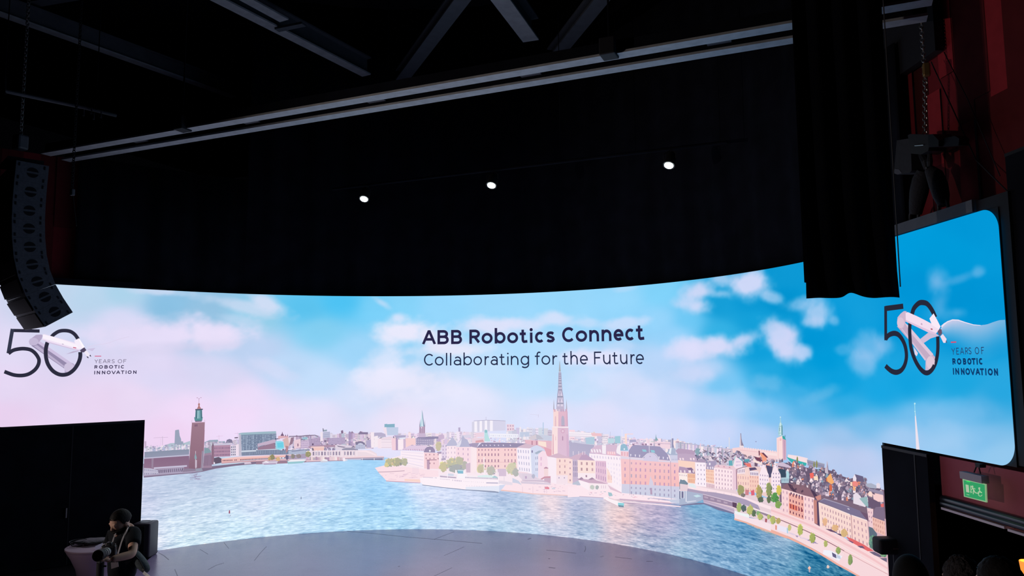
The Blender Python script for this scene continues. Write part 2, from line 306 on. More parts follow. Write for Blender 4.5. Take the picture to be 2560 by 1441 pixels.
class Pic:
    """flat shapes of the picture, in (s, z) on the wall; each later shape lies a hair nearer the hall"""
    def __init__(s): s.items = []; s.boxes = np.zeros((0, 5)); s.fr = (0, 0, 1.0); s.part = ''
    def frame(s, ox, oy, k): s.fr = (ox, oy, k)
    def px(s, pts):
        p = np.asarray(pts, float); return np.stack([s.fr[0]+p[:, 0]/s.fr[2], s.fr[1]+p[:, 1]/s.fr[2]], 1)
    def group(s, polys, wall=False):     # polys: list of (points, colour or list of colours)
        out = []
        for pts, col in polys:
            if not wall:
                p = s.px(pts); S, Z = to_wall(p[:, 0], p[:, 1]); pts = np.stack([S, Z], 1)
            else: pts = np.asarray(pts, float)
            c = np.array(col, float)
            if c.ndim == 1: c = np.repeat(c[None], len(pts), 0)
            out.append((pts, c))
        a = np.concatenate([p for p, _ in out]); lo, hi = a.min(0), a.max(0)
        b = s.boxes
        hit = b[(b[:, 0] < hi[0]) & (b[:, 2] > lo[0]) & (b[:, 1] < hi[1]) & (b[:, 3] > lo[1])] if len(b) else b
        L = 1+(hit[:, 4].max() if len(hit) else 0)
        s.boxes = np.vstack([b, [lo[0], lo[1], hi[0], hi[1], L]])
        s.items.append((L, out, s.part))
    def P(s, col, *pts): s.group([(pts, col)])
    def build(s, name, parent, haze=None, part=None):
        V = []; F = []; C = []
        cuts = np.arange(-AW*R, AW*R+1e-6, 2*AW*R/230)
        def emit(poly, L):
            n = len(V)
            for q in poly: V.append((q[0], q[1], L)); C.append(q[2:])
            F.append(list(range(n, n+len(poly))))
        def clip(poly, val, keep_less):
            out = []
            for i in range(len(poly)):
                p, q = poly[i-1], poly[i]
                ip, iq = ((p[0] <= val), (q[0] <= val)) if keep_less else ((p[0] >= val), (q[0] >= val))
                if ip != iq: out.append(p+(q-p)*((val-p[0])/(q[0]-p[0])))
                if iq: out.append(q)
            return out
        for L, polys, pt_ in s.items:
            if part is not None and pt_ != part: continue
            for pts, c in polys:
                poly = [np.concatenate([p, k]) for p, k in zip(pts, c)]
                smin, smax = pts[:, 0].min(), pts[:, 0].max()
                if pts[:, 1].max() < ZB and smax > SW: poly = clip(poly, SW-.002, True)
                if pts[:, 1].max() < ZB and smin < -SW: poly = clip(poly, -SW+.002, False)
                if smax > SE-.004: poly = clip(poly, SE-.004, True)
                if len(poly) < 3: continue
                rest = poly
                for v in cuts[(cuts > smin) & (cuts < smax)]:
                    a = clip(rest, v, True); rest = clip(rest, v, False)
                    if len(a) >= 3: emit(a, L)
                    if len(rest) < 3: break
                if len(rest) >= 3: emit(rest, L)
        V = np.array(V); x, y, z = spt(V[:, 0], V[:, 1], 0.0006+V[:, 2]*0.00015)
        me = bpy.data.meshes.new(name)
        me.from_pydata(np.stack([x, y, z], 1).tolist(), [], F); me.update()
        a = me.color_attributes.new('Col', 'FLOAT_COLOR', 'POINT')
        C = np.array(C)
        if haze is not None:
            h = haze(V[:, 0])[:, None]; C = C*(1-h)+np.array([250, 238, 247.])*h
        cc = lin(np.clip(C, 0, 255))
        a.data.foreach_set('color', np.concatenate([cc, np.ones((len(cc), 1))], 1).ravel().astype(np.float32))
        return link(name, me, LED2, parent)

# ---------------------------------------------------------------- skyline on the wall
pic = Pic(); P = pic.P; RG = random.Random(5)
KF = {1: (350, 980, 6.267), 2: (640, 1040, 8.0), 3: (930, 1010, 6.862), 4: (1180, 1020, 6.55), 5: (1330, 900, 6.007), 6: (1420, 1060, 6.55),
      7: (1690, 1030, 7.204), 8: (1930, 1030, 6.55), 9: (1700, 1180, 7.204), 10: (1930, 1200, 5.98), 11: (930, 1140, 6.4), 12: (1300, 1140, 6.095)}
def K(n): pic.frame(*KF[n])
def bil(q, u, v):                        # q = top left, top right, bottom right, bottom left
    q = np.asarray(q, float); return (q[0]*(1-u)+q[1]*u)*(1-v)+(q[3]*(1-u)+q[2]*u)*v
def wins(q, cols, rows, col, ww=.45, wh=.55, u0=0., v0=0., u1=1., v1=1., jit=14, skip=0.0):
    g = []
    for j in range(rows):
        for i in range(cols):
            if RG.random() < skip: continue
            a = u0+(u1-u0)*(i+.5-ww/2)/cols; b = u0+(u1-u0)*(i+.5+ww/2)/cols
            c = v0+(v1-v0)*(j+.5-wh/2)/rows; d = v0+(v1-v0)*(j+.5+wh/2)/rows
            k = RG.uniform(-jit, jit)
            g.append(([bil(q, a, c), bil(q, b, c), bil(q, b, d), bil(q, a, d)], [x+k for x in col]))
    if g: pic.group(g)
def fac(q, col, cols=0, rows=0, wc=(170, 150, 180), col2=None, **k):
    c = [col, col, col2, col2] if col2 else col
    pic.group([(q, c)])
    if cols: wins(q, cols, rows, wc, **k)
def line(pts, w, col):                   # a painted stroke of constant width
    g = []; p = [np.array(a, float) for a in pts]
    for a, b in zip(p, p[1:]):
        t = (b-a)/max(np.hypot(*(b-a)), 1e-6); n = np.array([-t[1], t[0]])*w/2
        g.append(([a+n, b+n, b-n, a-n], col))
    pic.group(g)
def blob(cx, cy, rx, ry, col, n=9, j=.22):
    return ([(cx+rx*math.cos(2*math.pi*i/n)*RG.uniform(1-j, 1+j), cy+ry*math.sin(2*math.pi*i/n)*RG.uniform(1-j, 1+j)) for i in range(n)], col)
def tree(cx, cy, rx, ry, light=(196, 190, 130), dark=(128, 142, 120), n=26):
    n = int(n*1.6)
    g = [blob(cx, cy, rx*.8, ry*.85, [(a+b)/2 for a, b in zip(light, dark)])]
    for _ in range(n):
        a = RG.uniform(0, 2*math.pi); r = math.sqrt(RG.random())*.85
        x, y = math.cos(a)*r, math.sin(a)*r
        t = min(1, max(0, .5+.55*x+.45*y+RG.uniform(-.5, .5)))
        g.append(blob(cx+x*rx, cy+y*ry, rx*RG.uniform(.10, .26), ry*RG.uniform(.08, .22), [l*(1-t)+d*t+RG.uniform(-16, 16) for l, d in zip(light, dark)], 6, .4))
    pic.group(g)
def strip(x0, x1, top, bot, pal, wmin, wmax, jit, win=.5, wc=(150, 135, 165)):
    """a ragged run of small far houses between two height curves"""
    g = []; w = []; x = x0
    while x < x1:
        d = RG.uniform(wmin, wmax); t = top(x)+RG.uniform(-jit, jit); b = bot(x); c = [v+RG.uniform(-7, 7) for v in RG.choice(pal)]
        g.append(([(x, t), (x+d*1.1, t+RG.uniform(-1, 1)*jit*.2), (x+d*1.1, b), (x, b)], c))
        if RG.random() < win:
            rw = max(1, int((b-t)/(wmax*.6)))
            for j in range(min(rw, 3)):
                yy = t+(j+.6)*(b-t)/(rw+1)
                for i in range(3): w.append(([(x+d*(.15+.28*i), yy), (x+d*(.3+.28*i), yy), (x+d*(.3+.28*i), yy+wmax*.16), (x+d*(.15+.28*i), yy+wmax*.16)], [v+RG.uniform(-15, 15) for v in wc]))
        if RG.random() < .35:
            g.append(([(x, t), (x+d*.5, t-wmax*RG.uniform(.1, .35)), (x+d, t)], [v*.9 for v in c]))
        x += d*RG.uniform(.7, 1.0)
    pic.group(g)
    if w: pic.group(w)
def ip(*kv): xs, ys = zip(*kv); return lambda x: float(np.interp(x, xs, ys))
def roofs(n, top, bot, x0, x1, size, pal, order=True):
    """dense crooked old-town houses: a gabled wall, a roof slope and a window or two each"""
    L = []
    for _ in range(n):
        x = RG.uniform(x0, x1); t, b = top(x), bot(x); y = t+(b-t)*RG.random(); L.append((y, x))
    if order: L.sort()
    for i in range(0, len(L), 12):
        g = []; w = []
        for y, x in L[i:i+12]:
            s = size*RG.uniform(.6, 1.3); h = s*RG.uniform(.5, 1.1); wall = RG.choice(pal); rf = RG.choice(ROOFC); k = RG.uniform(-10, 10)
            sl = s*.22; d = RG.choice((-1, 1))
            g.append(([(x-s*.3, y), (x, y-s*.45), (x+s*.3, y+sl*.3), (x+s*.3, y+h), (x-s*.3, y+h-sl*.3)], [v+k for v in wall]))
            g.append(([(x, y-s*.45), (x+d*s*.62, y-s*.38+sl*.4), (x+d*s*.9, y+sl*.8), (x+d*s*.3, y+sl*.3 if d > 0 else y)], [v+k for v in rf]))
            for q in range(2): w.append(([(x-s*.15+q*s*.2, y+h*.25), (x-s*.06+q*s*.2, y+h*.27), (x-s*.06+q*s*.2, y+h*.5), (x-s*.15+q*s*.2, y+h*.48)], (105, 88, 115)))
            if RG.random() < .4: w.append(([(x+d*s*.3, y-s*.6), (x+d*s*.4, y-s*.6), (x+d*s*.4, y-s*.25), (x+d*s*.3, y-s*.25)], RG.choice(pal)))
        pic.group(g); pic.group(w)
ROOFC = [(116, 98, 122), (106, 98, 126), (136, 114, 134), (96, 88, 114), (150, 128, 144), (128, 122, 148)]
PALE = [(236, 222, 240), (222, 208, 230), (245, 230, 240), (205, 192, 220), (228, 205, 222), (214, 214, 234)]
MAUVE = [(196, 180, 208), (180, 162, 192), (214, 196, 218), (166, 150, 182), (226, 210, 228), (190, 190, 214)]

# ground under the buildings
pic.frame(0, 0, 1.0)
P((250, 232, 240), (962, 1150), (1000, 1140), (1760, 1140), (1770, 1250), (1700, 1252), (1500, 1238), (1300, 1222), (1200, 1200), (985, 1192))
P((238, 206, 204), (1690, 1152), (1770, 1150), (1960, 1160), (2000, 1210), (1960, 1262), (1840, 1215), (1690, 1196)); P((122, 100, 120), (1945, 1180), (2230, 1230), (2230, 1310), (2100, 1280), (1950, 1260)); P((206, 190, 204), (1745, 1118), (1900, 1128), (1950, 1170), (1750, 1165))
P((140, 126, 150), (358, 1160), (510, 1158), (505, 1178), (358, 1190)); P((214, 176, 186), (2150, 1290), (2230, 1300), (2230, 1450), (2150, 1420))
# far background, left to right
K(1)
P((176, 192, 206), (360, 862), (400, 836), (480, 806), (600, 802), (700, 800), (785, 770), (785, 900), (360, 900))
strip(66, 790, ip((66, 862), (300, 868), (780, 835)), lambda x: 940, [(206, 206, 226), (186, 190, 212), (222, 214, 232), (176, 180, 204), (232, 224, 238)], 14, 34, 16)
P((196, 172, 200), (70, 776), (98, 776), (98, 880), (70, 880))
P((152, 162, 184), (550, 605), (580, 597), (610, 594), (622, 690), (642, 738), (646, 778), (676, 778), (676, 832), (540, 832))
line([(215, 722), (440, 715)], 5, (198, 172, 204)); line([(352, 700), (352, 855)], 8, (204, 186, 210)); line([(322, 730), (320, 850)], 3, (214, 190, 214))
line([(1195, 704), (1300, 690)], 4, (222, 184, 214)); line([(1236, 680), (1236, 780)], 4, (214, 184, 210)); line([(1480, 655), (1545, 652)], 4, (214, 180, 208)); line([(1530, 640), (1530, 700)], 4, (204, 176, 206))
P((150, 168, 186), (1010, 790), (1090, 758), (1220, 752), (1225, 780), (1330, 775), (1345, 830), (1010, 850))
strip(1010, 1560, ip((1010, 800), (1300, 790), (1560, 735)), lambda x: 960, [(206, 196, 220), (190, 178, 206), (224, 208, 226), (168, 160, 190)], 18, 44, 14)
P((128, 122, 152), (1345, 800), (1360, 755), (1400, 740), (1440, 752), (1455, 800)); P((96, 84, 104), (1480, 715), (1535, 710), (1535, 728), (1480, 730))
K(2)
strip(640, 1300, ip((640, 420), (900, 408), (1180, 392), (1300, 420)), lambda x: 660, MAUVE, 24, 60, 12)
line([(660, 415), (900, 408), (1000, 396), (1180, 390), (1240, 412)], 16, (120, 104, 130))
strip(1290, 2330, ip((1290, 380), (1500, 360), (1720, 345), (1900, 340), (2100, 330), (2330, 345)), lambda x: 660, MAUVE, 26, 70, 26)
P((128, 104, 136), (1700, 300), (1740, 288), (1748, 350), (1704, 360)); P((150, 128, 158), (1890, 350), (1920, 305), (1960, 350)); P((130, 116, 150), (2050, 350), (2090, 308), (2130, 330), (2240, 330), (2240, 372), (2050, 372))
K(3)
strip(380, 1780, ip((380, 520), (700, 510), (1000, 505), (1300, 490), (1780, 500)), lambda x: 800, [(232, 216, 236), (216, 200, 226), (240, 226, 240), (196, 182, 210), (244, 220, 230)], 30, 70, 18)
K(4)
strip(560, 1330, ip((560, 380), (760, 330), (1100, 345), (1330, 380)), lambda x: 600, [(222, 218, 238), (204, 206, 228), (240, 230, 242), (190, 192, 216)], 30, 80, 18)
K(6)
strip(20, 1090, ip((20, 100), (300, 140), (640, 190), (1090, 250)), lambda x: 420, [(238, 226, 240), (220, 210, 232), (246, 232, 240), (190, 188, 214), (246, 222, 226)], 30, 90, 16)
strip(1080, 1965, ip((1080, 262), (1250, 240), (1600, 255), (1750, 265), (1965, 330)), lambda x: 470, [(240, 218, 232), (222, 206, 228), (248, 228, 236), (180, 172, 200)], 24, 66, 14)

def clutter(n, x0, x1, top, bot, pal, lo, hi):       # chimneys, dormers, gaps and gables seen from far off
    for _ in range(n//20):
        g = []
        for _ in range(20):
            x = RG.uniform(x0, x1); y = top(x)+(bot(x)-top(x))*RG.random(); w = RG.uniform(lo, hi); h = w*RG.uniform(.25, .9); c = [v+RG.uniform(-10, 10) for v in RG.choice(pal)]
            g.append(([(x, y), (x+w, y+RG.uniform(-.2, .2)*w), (x+w, y+h), (x, y+h)], c) if RG.random() < .7 else ([(x, y+h), (x+w*.5, y-h*.3), (x+w, y+h)], c))
        pic.group(g)
pic.frame(0, 0, 1.0)
HZ = ip((355, 1116), (640, 1100), (960, 1090), (1400, 1094), (1700, 1104), (1840, 1120)); HB = ip((355, 1126), (640, 1130), (960, 1116), (1400, 1110), (1700, 1122), (1840, 1136))
clutter(420, 640, 1000, HZ, HB, [(140, 124, 154), (244, 232, 242), (196, 176, 204), (120, 108, 138), (230, 206, 220), (180, 190, 206)], 2, 7)
clutter(460, 1000, 1700, HZ, HB, [(170, 154, 186), (250, 242, 248), (216, 198, 220), (200, 204, 224), (244, 216, 224)], 2, 8)
clutter(160, 360, 640, HZ, HB, [(170, 168, 192), (236, 228, 238), (206, 200, 220), (150, 160, 176)], 2, 6); clutter(160, 1690, 1850, HZ, ip((1690, 1140), (1850, 1150)), [(160, 148, 180), (246, 236, 244), (210, 196, 216), (130, 124, 156)], 2, 7)
# K1 town hall and the left bank
K(1)
fac([(68, 944), (770, 900), (770, 986), (68, 1036)], (136, 146, 168), col2=(146, 150, 174)); P((192, 190, 214), (68, 1035), (770, 984), (770, 1004), (66, 1052))
fac([(62, 1052), (770, 1004), (770, 1205), (60, 1215)], (136, 104, 132), col2=(142, 112, 138)); P((152, 132, 156), (180, 1046), (212, 1044), (205, 1200), (178, 1200))
P((198, 192, 216), (215, 1186), (735, 1150), (735, 1176), (215, 1212)); P((192, 188, 210), (60, 1195), (160, 1200), (285, 1228), (285, 1305), (56, 1330))
fac([(280, 1216), (690, 1182), (660, 1262), (285, 1284)], (176, 166, 192), 13, 1, (104, 90, 118), ww=.5, wh=.72)
wins([(62, 1190), (285, 1225), (285, 1300), (58, 1320)], 8, 2, (150, 146, 176), ww=.5, wh=.4)
P((126, 110, 136), (56, 1312), (780, 1254), (960, 1234), (990, 1180), (1150, 1165), (1500, 1128), (1880, 1084), (1880, 1128), (1500, 1160), (1180, 1206), (985, 1252), (860, 1272), (56, 1346))
P((172, 160, 186), (56, 1306), (780, 1250), (960, 1232), (960, 1246), (780, 1266), (56, 1324))
fac([(1160, 836), (1415, 830), (1415, 1012), (1160, 1022)], (178, 140, 166), 11, 3, (128, 100, 134), ww=.42, wh=.45, v0=.12); P((204, 198, 220), (1160, 812), (1410, 806), (1415, 834), (1160, 842))
fac([(1420, 850), (1502, 845), (1502, 1004), (1420, 1008)], (222, 212, 228), 3, 4, (110, 110, 140), ww=.5, wh=.6)
P((240, 222, 236), (1502, 830), (1550, 815), (1550, 1004), (1502, 1004))
P((140, 108, 130), (1120, 852), (1158, 845), (1160, 1060), (1150, 1140), (1118, 1140)); P((112, 86, 112), (1128, 850), (1140, 782), (1154, 848))
P((132, 156, 168), (1005, 880), (1064, 878), (1112, 930), (1115, 956), (1005, 974)); fac([(1004, 970), (1116, 952), (1126, 1192), (986, 1196)], (158, 132, 156), 7, 1, (106, 88, 118), ww=.35, wh=.7)
P((98, 86, 106), (1158, 1040), (1230, 1022), (1280, 1050), (1280, 1112), (1158, 1135)); P((240, 226, 238), (1150, 1108), (1172, 1104), (1174, 1130), (1152, 1134))
fac([(812, 486), (1014, 478), (998, 990), (782, 900)], (156, 120, 138), col2=(146, 110, 128)); fac([(782, 898), (998, 986), (962, 1216), (762, 1202)], (148, 112, 130), col2=(134, 100, 120))
P((158, 116, 138), (1000, 600), (1012, 600), (998, 990), (985, 985)); P((170, 158, 178), (970, 930), (1004, 926), (986, 1192), (952, 1200)); line([(986, 930), (966, 1195)], 7, (104, 92, 120))
pic.group([([(858, 512), (872, 512), (870, 546), (856, 546)], (112, 80, 108)), ([(884, 510), (898, 510), (896, 544), (882, 544)], (112, 80, 108))]); line([(812, 486), (1014, 478)], 8, (190, 150, 172))
line([(813, 440), (811, 490)], 4, (190, 150, 178)); line([(1012, 440), (1014, 480)], 4, (190, 150, 178))
P((112, 104, 128), (868, 474), (966, 470), (974, 446), (858, 450)); P((86, 142, 148), (848, 400), (984, 396), (974, 452), (858, 456))
P((92, 138, 150), (870, 284), (972, 282), (976, 420), (862, 424)); pic.group([([(902, 296), (918, 296), (916, 420), (900, 420)], (176, 216, 222)), ([(930, 296), (942, 296), (942, 420), (930, 420)], (134, 186, 194)), ([(882, 292), (890, 292), (886, 418), (878, 418)], (62, 96, 112)), ([(952, 292), (962, 292), (966, 416), (956, 416)], (60, 94, 110))])
P((80, 78, 100), (864, 272), (986, 266), (984, 284), (868, 290)); P((178, 122, 122), (888, 268), (962, 266), (940, 238), (934, 215), (940, 198), (932, 178), (918, 178), (908, 200), (914, 216), (908, 240))
line([(924, 180), (925, 108)], 5, (176, 136, 160)); pic.group([blob(897, 95, 9, 6, (186, 148, 176)), blob(954, 93, 11, 6, (186, 148, 176)), blob(926, 108, 11, 6, (180, 140, 170))])
line([(870, 930), (868, 1040), (874, 1240)], 9, (206, 190, 206)); P((140, 168, 178), (852, 1020), (866, 960), (888, 1030), (884, 1060), (856, 1056)); P((200, 186, 204), (862, 1070), (890, 1070), (888, 1190), (862, 1190))
P((150, 152, 172), (868, 1205), (960, 1196), (985, 1240), (870, 1250))
# its reflection
pic.group([([(x, y), (x+l, y-3), (x+l*.9, y+5), (x+l*.2, y+7)], (158, 152, 184) if RG.random() < .5 else (176, 178, 206)) for x, y, l in [(780+RG.uniform(-20, 140), 1275+RG.uniform(0, 100), RG.uniform(20, 70)) for _ in range(40)]])
# slab hotel, podium and quay
P((156, 184, 198), (1545, 652), (1600, 642), (1880, 628), (2130, 618), (2135, 655), (1580, 682), (1546, 680)); P((196, 190, 208), (1545, 668), (1582, 664), (1588, 1006), (1548, 1006))
fac([(1580, 680), (2135, 656), (2135, 900), (1588, 920)], (84, 100, 132), 24, 1, (186, 202, 222), ww=.42, wh=.96); wins([(1580, 700), (2135, 670), (2135, 900), (1588, 920)], 24, 9, (66, 80, 116), ww=.5, wh=.22, skip=.5)
P((196, 206, 222), (1588, 920), (2000, 908), (2000, 936), (1588, 952)); fac([(1588, 950), (2660, 900), (2660, 975), (1590, 1004)], (120, 130, 156), 40, 1, (150, 164, 188), ww=.3, wh=.7)
P((236, 184, 180), (1275, 1050), (1500, 1022), (1880, 1004), (2400, 985), (2400, 1020), (1880, 1050), (1275, 1112)); P((246, 206, 204), (1300, 1044), (1880, 1008), (2360, 990), (2360, 1000), (1880, 1020), (1300, 1056))
wins([(1290, 1064), (2300, 1020), (2300, 1046), (1290, 1096)], 44, 1, (112, 82, 104), ww=.6, wh=.6, skip=.2); P((204, 164, 174), (1275, 1110), (1880, 1062), (2300, 1046), (2300, 1072), (1880, 1092), (1275, 1128))
P((214, 196, 214), (1632, 1110), (1660, 1100), (1735, 1104), (1745, 1128), (1636, 1138))
K(2)
P((196, 204, 222), (0, 662), (490, 650), (490, 690), (0, 700)); fac([(0, 692), (490, 680), (490, 765), (0, 775)], (118, 128, 154), 14, 1, (150, 164, 188), ww=.3, wh=.8)
P((196, 176, 200), (28, 562), (345, 478), (392, 478), (388, 545), (60, 610), (30, 640)); P((152, 122, 146), (40, 632), (370, 540), (388, 660), (30, 684))
P((150, 218, 236), (392, 510), (480, 500), (556, 520), (564, 650), (480, 690), (400, 662)); P((110, 206, 230), (420, 540), (540, 530), (550, 640), (430, 640)); P((60, 60, 88), (380, 462), (470, 448), (476, 466), (386, 474))
P((214, 180, 178), (540, 470), (610, 440), (700, 432), (720, 450), (690, 540), (655, 610), (570, 640)); P((232, 212, 222), (640, 440), (700, 432), (720, 450), (660, 560)); P((150, 120, 142), (700, 440), (760, 430), (730, 560), (665, 600)); P((176, 134, 144), (590, 600), (650, 612), (640, 700), (600, 752))
P((222, 176, 186), (440, 412), (470, 400), (640, 402), (650, 440), (440, 462)); P((118, 92, 124), (490, 402), (500, 375), (515, 360), (525, 315), (537, 360), (552, 378), (558, 405)); P((120, 92, 126), (580, 412), (590, 366), (604, 412)); P((120, 92, 126), (624, 410), (632, 358), (642, 410))
fac([(760, 492), (890, 460), (892, 640), (762, 650)], (240, 210, 220), 1, 6, (214, 184, 204), ww=.8, wh=.25); P((150, 116, 142), (826, 560), (850, 556), (850, 612), (828, 616))
fac([(898, 500), (1060, 486), (1060, 650), (898, 660)], (206, 186, 214), 8, 4, (172, 150, 186), ww=.4, wh=.5); P((150, 190, 208), (930, 436), (1030, 424), (1030, 470), (935, 476))
fac([(1060, 470), (1280, 428), (1284, 590), (1064, 604)], (188, 168, 200), 7, 5, (136, 118, 154), ww=.6, wh=.4); P((96, 78, 110), (1120, 556), (1152, 552), (1152, 592), (1122, 594))
fac([(1285, 332), (1337, 322), (1337, 500), (1290, 510)], (240, 228, 240)); fac([(1337, 330), (1480, 318), (1480, 440), (1340, 448)], (160, 164, 196), 1, 6, (214, 212, 232), ww=1, wh=.35); P((150, 166, 182), (1350, 286), (1420, 276), (1420, 312), (1350, 318)); P((100, 100, 120), (1334, 246), (1352, 262), (1352, 318), (1338, 318))
fac([(1450, 450), (1780, 430), (1790, 560), (1455, 580)], (184, 168, 200), 14, 4, (150, 132, 172), ww=.4, wh=.5)
P((172, 142, 166), (1050, 610), (1250, 590), (1580, 585), (1620, 625), (1060, 645)); P((244, 208, 206), (1080, 640), (1110, 618), (1360, 612), (1370, 640)); P((242, 198, 192), (1130, 640), (1360, 636), (1362, 706), (1165, 706)); P((110, 96, 118), (1120, 650), (1140, 640), (1165, 706), (1125, 706))
pic.group([blob(1390+80*i, 675, 30, 34, (146, 132, 164), 12, .05) for i in range(3)]+[blob(1390+80*i, 684, 18, 24, (206, 190, 212), 12, .05) for i in range(3)])
P((222, 210, 226), (1580, 600), (1700, 580), (1900, 600), (2000, 640), (2000, 690), (1600, 690)); P((150, 146, 170), (1720, 665), (1800, 640), (1930, 640), (2040, 670), (2040, 690), (1720, 690)); P((134, 124, 150), (1620, 600), (1700, 610), (1800, 625), (1760, 640), (1640, 622)); P((132, 122, 150), (1900, 635), (1950, 600), (2000, 640))
fac([(1990, 580), (2186, 578), (2186, 664), (1992, 668)], (190, 194, 218), 6, 2, (160, 164, 198), ww=.4, wh=.6); P((124, 118, 150), (1988, 582), (2000, 545), (2040, 515), (2090, 508), (2140, 520), (2175, 550), (2188, 580)); P((200, 204, 226), (2030, 580), (2050, 555), (2090, 545), (2130, 556), (2150, 580))
P((246, 232, 242), (2290, 330), (2364, 326), (2364, 640), (2306, 640)); P((176, 166, 200), (2200, 500), (2296, 470), (2300, 640), (2210, 640))
P((176, 184, 208), (650, 700), (800, 680), (990, 690), (990, 760), (650, 780)); P((140, 146, 176), (700, 705), (960, 668), (990, 690), (720, 725))
P((236, 218, 228), (1000, 700), (2300, 690), (2420, 760), (2420, 850), (1000, 870)); wins([(1120, 706), (2040, 700), (2040, 800), (1120, 810)], 16, 1, (150, 138, 164), ww=.55, wh=.7, skip=.15)
pic.group([([(x, 690), (x+9, 690), (x+9, 815), (x, 815)], (248, 240, 246)) for x in range(1200, 2040, 74)])
P((248, 228, 236), (2040, 700), (2200, 690), (2330, 740), (2420, 790), (2400, 800), (2200, 730), (2040, 720)); P((170, 156, 182), (640, 800), (1000, 760), (1060, 800), (1060, 850), (640, 880))
strip(1000, 1760, lambda x: 830, lambda x: 905, [(232, 206, 216), (206, 176, 194), (244, 226, 234), (176, 146, 170)], 20, 60, 8, .2)
P((242, 214, 222), (1700, 830), (2200, 800), (2560, 806), (2560, 826), (2200, 832), (1800, 850)); P((170, 142, 160), (1780, 848), (2560, 826), (2560, 838), (1780, 862)); P((190, 190, 216), (1790, 862), (2560, 838), (2560, 888), (1790, 882)); P((120, 118, 150), (2100, 866), (2560, 850), (2560, 886), (2100, 884))
pic.group([([(x, 846), (x+10, 846), (x+10, 892), (x, 892)], (246, 236, 242)) for x in (1760, 2120, 2360, 2540)])
P((154, 124, 144), (0, 905), (300, 895), (640, 885), (1100, 880), (1100, 925), (640, 952), (300, 965), (0, 972)); P((222, 186, 196), (0, 888), (640, 870), (1000, 868), (1000, 884), (640, 892), (0, 910)); P((232, 202, 210), (1000, 890), (1300, 886), (1300, 910), (1010, 925)); P((160, 130, 152), (1000, 915), (1300, 905), (1750, 888), (1750, 900), (1300, 918), (1000, 930))
tree(325, 830, 66, 62, (176, 164, 110), (110, 112, 100)); tree(440, 866, 56, 50, (232, 196, 146), (196, 160, 120)); tree(270, 860, 40, 40, (222, 186, 130), (150, 134, 104)); tree(740, 810, 54, 52, (170, 160, 140), (114, 110, 116)); tree(850, 806, 56, 46, (176, 160, 150), (124, 114, 126)); tree(1040, 768, 66, 64, (186, 178, 120), (120, 120, 106)); tree(620, 830, 36, 60, (120, 112, 140), (84, 80, 112))
P((150, 198, 208), (620, 905), (1000, 890), (930, 948), (640, 966)); P((236, 236, 244), (640, 905), (700, 880), (960, 876), (1010, 892), (980, 905), (640, 925))
P((210, 198, 218), (118, 935), (180, 912), (440, 905), (410, 970), (140, 982)); P((244, 238, 246), (130, 930), (200, 905), (250, 920), (250, 940)); P((170, 150, 180), (150, 960), (400, 950), (395, 972), (160, 980))
P((206, 210, 226), (1290, 905), (1440, 890), (1430, 925), (1300, 936)); P((246, 244, 250), (1320, 896), (1360, 868), (1430, 880), (1420, 900)); P((244, 240, 248), (1740, 850), (1780, 845), (1780, 910), (1742, 912)); P((210, 218, 236), (1790, 868), (1830, 866), (1830, 904), (1790, 906))

# K3 church with green spire and white quay buildings
K(3)
P((248, 234, 242), (0, 560), (36, 500), (36, 740), (0, 760)); P((124, 172, 194), (214, 350), (262, 345), (262, 352), (390, 345), (390, 405), (214, 408)); P((190, 204, 230), (240, 404), (452, 404), (446, 540), (262, 540)); P((240, 224, 238), (180, 410), (245, 400), (262, 540), (230, 540))
P((180, 172, 202), (36, 498), (160, 494), (230, 520), (240, 570), (36, 570)); P((246, 234, 242), (40, 560), (100, 548), (104, 740), (40, 750)); fac([(100, 600), (170, 590), (170, 770), (100, 760)], (246, 226, 236))
fac([(155, 600), (336, 598), (336, 765), (155, 765)], (250, 234, 242), 1, 6, (222, 206, 224), ww=.95, wh=.4); P((236, 214, 228), (175, 585), (330, 560), (350, 600), (155, 604)); fac([(336, 590), (410, 585), (410, 795), (340, 795)], (244, 208, 220)); P((172, 150, 186), (408, 610), (442, 606), (446, 795), (410, 795))
P((252, 236, 244), (446, 612), (540, 606), (540, 785), (446, 795)); P((204, 180, 208), (538, 604), (578, 602), (578, 760), (540, 780)); fac([(578, 592), (748, 590), (748, 704), (582, 745)], (248, 208, 208)); P((228, 232, 246), (470, 575), (570, 570), (575, 604), (470, 604))
P((168, 162, 196), (410, 550), (580, 540), (580, 575), (410, 590))
fac([(752, 592), (1062, 572), (1062, 706), (752, 716)], (150, 142, 178), 10, 4, (232, 222, 238), ww=.5, wh=.3); P((132, 124, 162), (770, 590), (800, 568), (1180, 560), (1180, 600), (1060, 606), (752, 600))
fac([(812, 392), (912, 384), (912, 512), (808, 512)], (186, 158, 186), 3, 1, (140, 116, 152), ww=.25, wh=.8); P((196, 176, 206), (800, 510), (918, 508), (922, 572), (800, 575)); P((200, 226, 238), (832, 392), (857, 100), (880, 240), (884, 390)); P((112, 140, 168), (857, 100), (872, 170), (900, 388), (882, 390), (868, 240))
P((152, 196, 212), (818, 395), (834, 300), (846, 250), (842, 395)); pic.group([([(812, 400), (818, 280), (826, 400)], (150, 140, 170)), ([(898, 396), (906, 270), (914, 396)], (150, 140, 170)), blob(852, 412, 9, 9, (240, 236, 244))])
strip(1080, 1290, ip((1080, 600), (1290, 620)), lambda x: 760, [(238, 214, 228), (220, 196, 218), (246, 226, 234), (180, 160, 194)], 24, 50, 18); P((196, 172, 204), (1140, 540), (1210, 520), (1240, 545), (1240, 600), (1140, 600))
P((170, 160, 196), (1480, 410), (1514, 406), (1516, 480), (1484, 480)); P((212, 206, 228), (1520, 540), (1700, 530), (1700, 580), (1520, 590))
